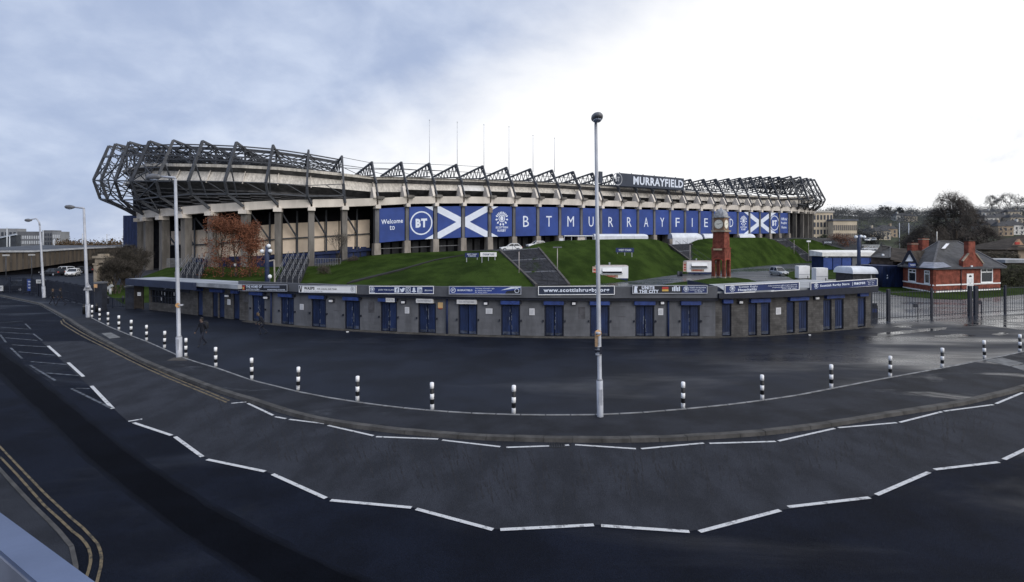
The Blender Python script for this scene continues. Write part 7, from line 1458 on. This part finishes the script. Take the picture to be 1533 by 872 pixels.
for k, (px, Yd, H, rx, lab, m) in enumerate(((1222, 230, 8.5, 2.6, 'dark green conifer at the foot of the cream office building', EVERG), (1232, 228, 10.5, 2.2, 'darker upright evergreen beside the office windows', EVERG), (1323.5, 560, 44, 7.5, 'broad dark pine standing out on the ridge', WOOD), (1346, 560, 42, 4.5, 'smaller dark pine on the ridge right of the broad one', WOOD), (1290, 330, 17, 7, 'dark leafless broad tree behind the office building end', WOOD), (1305, 300, 14, 6, 'dark broad tree left of the distant terraces', WOOD))):
    b = A(px, 365, Yd); b.z = 0 if Yd < 400 else 20; leafy(['evergreen_tree', 'evergreen_tree', 'pine_tree', 'pine_tree', 'broad_tree', 'broad_tree'][k], b, H if Yd < 400 else H - 20, rx, lab, m, 90 + k, 44, .3 if Yd < 300 else .9 if Yd > 400 else .6, zc=.58 if Yd < 400 else .72)
def hedge(px0, px1, Y0, Y1, H, label, m, seed, n, ls=.12, dep=1.6, z=0):
    q = random.Random(seed); a, b = A(px0, 365, Y0), A(px1, 365, Y1); a.z = b.z = z; o = empty('hedge', a.lerp(b, .5), label, 'hedge', None); d = b - a; mb = MB()
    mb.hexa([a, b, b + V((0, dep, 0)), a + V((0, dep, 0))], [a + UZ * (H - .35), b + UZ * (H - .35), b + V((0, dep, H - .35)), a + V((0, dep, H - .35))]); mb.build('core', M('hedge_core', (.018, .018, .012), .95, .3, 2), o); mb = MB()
    for k in range(n): p = a + d * q.random() + V((0, q.uniform(-.15, dep), 0)); zz = q.uniform(.1, H - .25) if q.random() < .6 else H - .3 + q.uniform(-.1, .25); p.y = p.y if zz > H - .6 else a.y + d.y * ((p - a).x / d.x) - .1; leaves(mb, p + UZ * zz, .45, .3, .35, 14, ls, q, .3)
    mb.build('foliage', m, o); return o
hedge(1499, 1600, 76, 79, 3.0, 'dense dark clipped hedge right of the gatehouse', HEDGE, 3, 420)
hedge(1460, 1525, 96, 98, 4.6, 'overgrown brownish hedge behind the gatehouse right end', M('hedge_brown', (.062, .052, .038), .95, .4, .8), 4, 300, .16, 3); hedge(1330, 1372, 150, 150, 4.2, 'dark hedge behind the gatehouse chimneys', EVERG, 6, 220, .22, 3)

# ------------------------------------------------------------------ beyond: office, houses, wooded hill
OB = block('office_building', 1217, 1247, 318.5, 285, 26, CREAMB, 'tall cream office building block just right of the stadium end', 'office building', 5, 6, WDK, roof=M('roof_pale', (.45, .43, .40), .7, .1, .3), wy=(.12, .97))
block('office_building', 1247.3, 1283, 331, 280, 20, CREAMB, 'long cream office wing with dark roof band and rows of windows', 'office building', 3, 12, WDK, roof=M('roof_slate_blue', (.085, .095, .125), .6, .15, .3), wy=(.2, .92))
hill_t = [(1200, 332, 480), (1250, 322, 540), (1300, 325, 560), (1400, 322, 620), (1470, 318, 640), (1560, 316, 640), (1750, 318, 640)]
mb = MB(); vs = []; fs = []
hc = [1190 + 14 * k for k in range(44)]
def hillp(px, v):
    y1 = interp([(a, b) for a, b, c in hill_t], px); Y1 = interp([(a, c) for a, b, c in hill_t], px); z1 = CH - (y1 - HY) * Y1 / FX; Y = 215 + (Y1 - 215) * v; z = -.4 + (z1 + .4) * (v ** 1.25); return V(((px - CX) / FX * Y, Y, z))
for px in hc:
    for j in range(12): vs.append(hillp(px, j / 10) if j < 11 else hillp(px, 1) + V((0, 250, -30)))
for i in range(len(hc) - 1):
    for j in range(11): fs.append((i * 12 + j, (i + 1) * 12 + j, (i + 1) * 12 + j + 1, i * 12 + j + 1))
mb.idx(vs, fs, True); tag(mb.build('hill', GRND, loc=(200, 400, 0)), kind='structure')
mb = MB(); q = random.Random(77)
def wood_clump(p, s, h, n):
    for _ in range(n):
        a = V((q.gauss(0, .45), q.gauss(0, .45), q.gauss(.5, .2))); a.x = max(-1, min(1, a.x)); a.z = min(1, a.z) * (1 - .45 * a.x * a.x); c = p + V((a.x * s, a.y * s, max(.05, a.z) * h)); u = V((q.gauss(0, 1), q.gauss(0, 1), q.gauss(0, 1))).normalized(); w = u.orthogonal().normalized(); r = q.uniform(.3, .8); mb.face([c - u * r, c + w * r * .5, c + u * r, c - w * r * .5])
for _ in range(760):
    px = q.uniform(1215, 1600); v = q.choice([q.uniform(.30, 1), q.uniform(.75, 1.0), q.uniform(.93, 1)]); p = hillp(px, v)
    if px > 1465 and q.random() < .38 and v < .95: continue
    wood_clump(p, q.uniform(4, 8), q.uniform(7, 13), 90)
tag(mb.build('woodland', WOOD, loc=(250, 420, 0)), kind='stuff')
mb = MB()
for _ in range(150):
    px = q.uniform(84, 186); Y = q.uniform(255, 330); p = A(px, 365, Y); p.z = -.4; wood_clump(p, q.uniform(3, 6), q.uniform(5, 9.5) * (1.15 if q.random() < .15 else 1), 70)
tag(mb.build('brown_wood', M('brown_wood_leaves', (.085, .062, .042), .95, .4, .08, spec=.1), loc=(-200, 290, 0)), kind='stuff')
mb = MB()
for _ in range(260):
    px = q.uniform(-300, 180); Y = q.uniform(420, 520); p = A(px, 365, Y); p.z = -.4; wood_clump(p, q.uniform(6, 10), q.uniform(8, 13), 60)
tag(mb.build('far_woodland', WOOD, loc=(-400, 460, 0)), kind='stuff')
# houses on the slope
WALLH = [M('house_cream', (.42, .37, .30), .85, .1, .2), M('house_grey', (.30, .29, .28), .85, .1, .2), M('house_white', (.60, .59, .57), .8, .1, .2), M('house_tan', (.33, .26, .19), .85, .1, .2)]
def house(px, v, Wd, H, label, m, seed, rot=0):
    Wd *= .8; H *= .85
    b = hillp(px, v) - UZ * .5; o = empty('house', b, label, 'house', 'houses on the hillside'); h = Wd / 2; D = Wd * .6; k = random.Random(seed)
    mb = MB(); mb.box(b.x - h, b.y, b.z, b.x + h, b.y + D, b.z + H); mb.build('wall', m, o)
    mb = MB(); z = b.z + H + .01; e = .4; rt = H * .45; mb.idx([(b.x - h - e, b.y - e, z), (b.x + h + e, b.y - e, z), (b.x + h + e, b.y + D + e, z), (b.x - h - e, b.y + D + e, z), (b.x - h * .7, b.y + D / 2, z + rt), (b.x + h * .7, b.y + D / 2, z + rt)], [(0, 1, 5, 4), (1, 2, 5), (2, 3, 4, 5), (3, 0, 4)]); rf = mb.build('roof', SLATE, o)
    mb = MB(); cx = b.x + h * .5 * (1 if seed % 2 else -1); mb.box(cx - .5, b.y + D * .35, z + rt * .4, cx + .5, b.y + D * .6, z + rt + 1.0); mb.build('chimney', m, rf)
    nx = max(2, int(Wd / 3.2))
    for j in range(2):
        for c in range(nx): mb = MB(); x = b.x - h + Wd * (c + .5) / nx; zz = b.z + H * (.30 + .42 * j); mb.box(x - .55, b.y - .1, zz - .8, x + .55, b.y - .01, zz + .8); mb.build('window', WDK, o)
hs = [(1318, .33, 16, 7, 'long cream house left of the rugby posts', 0), (1331, .38, 14, 7, 'tan house above the rugby posts', 3), (1352, .80, 16, 7, 'white house high on the slope left of the huge bare tree', 2), (1364, .78, 15, 6.5, 'cream house high on the slope close to the huge bare tree', 0),
      (1478, .38, 14, 8, 'grey villa right of the huge bare tree, lowest row', 1), (1492, .36, 14, 9, 'cream villa in the middle of the lowest row on the right', 0), (1506, .34, 13, 8.5, 'tan villa near the right end of the lowest row', 3), (1522, .36, 14, 8.5, 'white villa at the right photo edge, lowest row', 2),
      (1485, .58, 15, 8, 'white house in the second row right of the huge bare tree', 2), (1503, .60, 16, 8, 'grey house in the second row above the villas', 1), (1524, .58, 16, 8, 'cream house in the second row at the right edge', 0), (1480, .80, 18, 7, 'pale house highest on the slope beside the huge tree', 2), (1500, .82, 20, 7, 'long grey house below the ridge trees', 1), (1520, .80, 18, 7, 'cream house below the ridge at the right edge', 0)]
for k, (px, v, w_, h_, lab, mi) in enumerate(hs): house(px, v, w_, h_, lab, WALLH[mi], k)
for k, (px, H) in enumerate(((1484, 14), (1497, 15), (1510, 15.5), (1524, 14.5), (1538, 15))):
    b = hillp(px, .98); bare_tree(b, H * 1.6, 'bare tree on the right ridge, %s from the left' % ORD[k], 120 + k, .8, 4, 3, .35, 5, 2.2, .10, .25, m=WOOD, group='bare trees along the right ridge', sx=.95, dome=True)
# rugby posts, car park, flat white roof and the tan house at the right edge
a, b = A(1346.5, 366, 205), A(1360.5, 366, 205); o = empty('rugby_posts', V(((a.x + b.x) / 2, 205, -.4)), 'pale rugby goal posts in front of the dark trees', 'goal posts'); t = A(1346, 334, 205).z
for x in (a.x, b.x): mb = MB(); mb.tube([(x, 205, -.4), (x, 205, t)], [.16, .12], 6); mb.build('upright', MT['pole_white'], o)
mb = MB(); mb.bar((a.x, 205, 3.0), (b.x, 205, 3.0), .16); mb.build('crossbar', MT['pole_white'], o)
mb = MB(); mb.poly([A(1268, 377.5, 175), A(1312, 377.5, 175), A(1318, 366.5, 260), A(1276, 366.5, 260)]); o = mb.build('car_park', M('car_park_grey', (.11, .12, .13), .6, .2, .3), loc=(120, 200, 3)); tag(o, kind='structure')
for k, (px, py, Y, m) in enumerate(((1302, 375.5, 180, CARW), (1292, 375, 185, CARK), (1300, 361.5, 240, CARW), (1308, 361, 240, SILVER), (1288, 374, 190, SILVER))):
    c = car(m, ['white car on the distant grey car park behind the blue kiosk', 'dark car on the distant car park beside the blue lamp column', 'white car in the far row beyond the distant car park', 'silver car at the right end of the far row', 'silver car at the left of the distant car park'][k], 4.3, 1.8, 1.5, group='cars on the distant car park'); place(c, A(px, py, Y) + UZ * .02, R(80 + 20 * k))
o = empty('tan_house', A(1545, 400, 110), 'tan house with dark roof at the right photo edge', 'house'); a, b = A(1524, 366, 108), A(1600, 366, 108); ze = A(1524, 369.5, 108).z
mb = MB(); mb.box(a.x, 108, -.3, b.x, 118, ze); mb.build('wall', WALLH[3], o); mb = MB(); r0, r1 = A(1533, 352, 113), A(1600, 352, 113); mb.idx([V((a.x - 3.2, 107, ze - .6)), V((b.x, 107, ze - .6)), V((b.x, 119, ze - .6)), V((a.x - 3.2, 119, ze - .6)), r0, r1], [(0, 1, 5, 4), (2, 3, 4, 5), (3, 0, 4), (1, 2, 5)]); mb.build('roof', TILEB, o)
mb = MB(); x = A(1529, 0, 107.7).x; mb.prism([V((A(xx, yy, 107.4).x, 107.4, A(xx, yy, 107.4).z)) for xx, yy in ((1519, 367), (1533, 367), (1526, 358))], (0, .5, 0)); mb.build('gable', M('gable_peach', (.42, .27, .17), .8, .1, 1), o); mb = MB(); q_ = A(1523, 364.5, 107.2); mb.box(q_.x - .4, 107.2, q_.z - .25, q_.x + .5, 107.38, q_.z + .25); mb.build('gable_vent', REDP, o)
a, b = A(1486, 391, 84), A(1600, 394, 80); o = empty('flat_roofed_hut', V(((a.x + b.x) / 2, 84, 0)), 'long pale flat roofed hut behind the hedge right of the gatehouse', 'hut'); z = A(1500, 388.5, 84).z; mb = MB(); mb.box(a.x, 82, 0, b.x, 90, z - .5); mb.build('wall', MT['brown_brick'], o); mb = MB(); mb.box(a.x - .4, 81.4, z - .49, b.x, 90.4, z); mb.build('roof', ROOFF, o)

# ------------------------------------------------------------------ people
def person(base, H, face, label, stride=.25, pose='walk', hair=HAIRD, coat=COATK, legs=JEANS, hood=False):
    """one skinned body facing the given angle (0 = towards +x)"""
    f = V((math.cos(face), math.sin(face), 0)); s = V((-f.y, f.x, 0)); k = H / 1.75; P = []; E = []; RAD = []
    def j(x, y, z, r, par=None):              # forward, left, up
        P.append(V(base) + (f * x + s * y) * k + UZ * z * k); RAD.append(r * k)
        if par is not None: E.append((par, len(P) - 1))
        return len(P) - 1
    bend = .0 if pose == 'walk' else .35
    pel = j(0, 0, .95 - bend * .35, .135); wst = j(.02 + bend * .2, 0, 1.10 - bend * .3, .125, pel); chs = j(.04 + bend * .55, 0, 1.32 - bend * .35, .15, wst); nk = j(.05 + bend * .8, 0, 1.49 - bend * .4, .055, chs); hd = j(.08 + bend * .95, 0, 1.60 - bend * .42, .085, nk); top = j(.08 + bend * 1.0, 0, 1.69 - bend * .42, .075, hd)
    j(.18 + bend * .95, 0, 1.595 - bend * .42, .018, hd)        # nose
    for sg in (-1, 1):
        fw = stride * sg; hip = j(.0, .09 * sg, .90 - bend * .35, .085, pel); kn = j(fw * .55 + .05 + bend * .5, .10 * sg, .50 - bend * .05, .062, hip); an = j(fw * 1.1 - (.08 if sg < 0 else 0), .10 * sg, .09 + (.04 if sg < 0 and stride else 0), .042, kn); j(fw * 1.1 + .14, .11 * sg, .035, .038, an)
        sh = j(.03 + bend * .6, .19 * sg, 1.42 - bend * .38, .062, chs); el = j(-fw * .35 + bend * .6, .25 * sg, 1.14 - bend * .35, .048, sh); wr = j(-fw * .7 + .08 + bend * .8, .24 * sg, .92 - bend * .2, .030, el); pm = j(-fw * .75 + .11 + bend * .85, .235 * sg, .85 - bend * .2, .026, wr)
        for q_, (dx, dl) in enumerate(((.045, .075), (.018, .085), (-.008, .08), (-.03, .065))): a_ = j(-fw * .75 + .11 + dx + bend * .85, .232 * sg, .85 - dl * .55 - bend * .2, .0095, pm); j(-fw * .75 + .11 + dx + bend * .87, .222 * sg, .85 - dl - bend * .2, .0085, a_)
        a_ = j(-fw * .75 + .165 + bend * .85, .225 * sg, .86 - bend * .2, .0105, wr); j(-fw * .75 + .185 + bend * .85, .22 * sg, .825 - bend * .2, .009, a_)
    me = bpy.data.meshes.new('p'); me.from_pydata([tuple(p) for p in P], E, []); o = bpy.data.objects.new('p', me); C.objects.link(o)
    mo = o.modifiers.new('s', 'SKIN'); mo.use_smooth_shade = True; su = o.modifiers.new('d', 'SUBSURF'); su.levels = 1; su.render_levels = 1
    for i, v in enumerate(me.skin_vertices[0].data): v.radius = (RAD[i], RAD[i]); v.use_root = (i == 0)
    bpy.context.view_layer.update(); ev = o.evaluated_get(bpy.context.evaluated_depsgraph_get()); nm = bpy.data.meshes.new_from_object(ev); bpy.data.objects.remove(o)
    vs = [v.co.copy() for v in nm.vertices]; mb = MB(); zz = lambda c: (c.z - base[2]) / k
    hp = P[hd]; tpz = P[nk]
    for p in nm.polygons:
        c = sum((vs[i] for i in p.vertices), V((0, 0, 0))) / len(p.vertices); z = zz(c); d = min((c - P[i]).length for i in range(len(P)) if RAD[i] < .03 * k)
        mb.m = 3 if z < .10 else 2 if (c - hp).length < .15 * k or d < .045 * k else 1 if z < .86 - bend * .35 else 0
        mb.f.append(tuple(p.vertices)); mb.mi.append(mb.m); mb.sm.append(True)
    mb.v = vs; r = mb.build('person', [coat, legs, SKIN, BLACKP], loc=base); tag(r, label, 'person'); bpy.data.meshes.remove(nm)
    mb = MB(); mb.ellipsoid(P[top] + UZ * .0 - f * .025 * k, .098 * k, .098 * k, .085 * k, 10, 6); mb.ellipsoid(hp - f * .05 * k, .085 * k, .095 * k, .10 * k, 10, 6); mb.build('hair', hair, r)
    for sg in (-1, 1): mb = MB(); mb.ellipsoid(hp + (f * .085 + s * .03 * sg) * k + UZ * .02 * k, .012 * k, .012 * k, .012 * k, 6, 4); mb.build('eye', BLACKP, r); mb = MB(); mb.ellipsoid(hp + s * .088 * sg * k, .018 * k, .012 * k, .03 * k, 6, 4); mb.build('ear', SKIN, r)
    mb = MB(); mb.obox(hp + f * .088 * k - UZ * .045 * k, s, f, UZ, .025 * k, .006 * k, .006 * k); mb.build('mouth', M('lips', (.30, .12, .10), .6, .1, 5), r)
    return r, P[chs], f, s, k
r_, c_, f_, s_, k_ = person(G(303, 518.5), 1.74, R(250), 'person in dark clothes with backpack walking across the forecourt by the tall left lamp', .26)
mb = MB(); c = c_ - f_ * .26 - UZ * .06; mb.tube([c - UZ * .24, c - UZ * .2, c + UZ * .14, c + UZ * .24], [.11, .165, .155, .08], 10); o = mb.build('backpack', M('bag_black', (.015, .016, .02), .8, .2, 5)); tag(o, 'black backpack on the back of the walker near the tall left lamp', 'backpack'); mb = MB(); mb.ellipsoid(c + s_ * -.12 - f_ * .11 + UZ * .02, .04, .04, .05, 8, 5); mb.build('reflective_patch', GLOBE, o)
for sg in (-1, 1): mb = MB(); a = c + s_ * .1 * sg; mb.tube([a + UZ * .2, c_ + s_ * .11 * sg + UZ * .17, c_ + s_ * .12 * sg + f_ * .16 + UZ * .02, a - UZ * .15], .016, 5); mb.build('strap', COATK, o)
person(G(395, 500.5), 1.62, R(200), 'brown haired person in dark clothes stooping in front of the first double blue doors', .16, 'stoop', HAIRB)
person(G(78, 456.8), 1.62, R(20), 'brown haired person in dark coat on the left pavement beside the navy fence', .14, 'walk', HAIRB); person(G(91.5, 457.5), 1.74, R(205), 'person all in black standing just right of the brown haired walker', .3, 'walk', HAIRD)
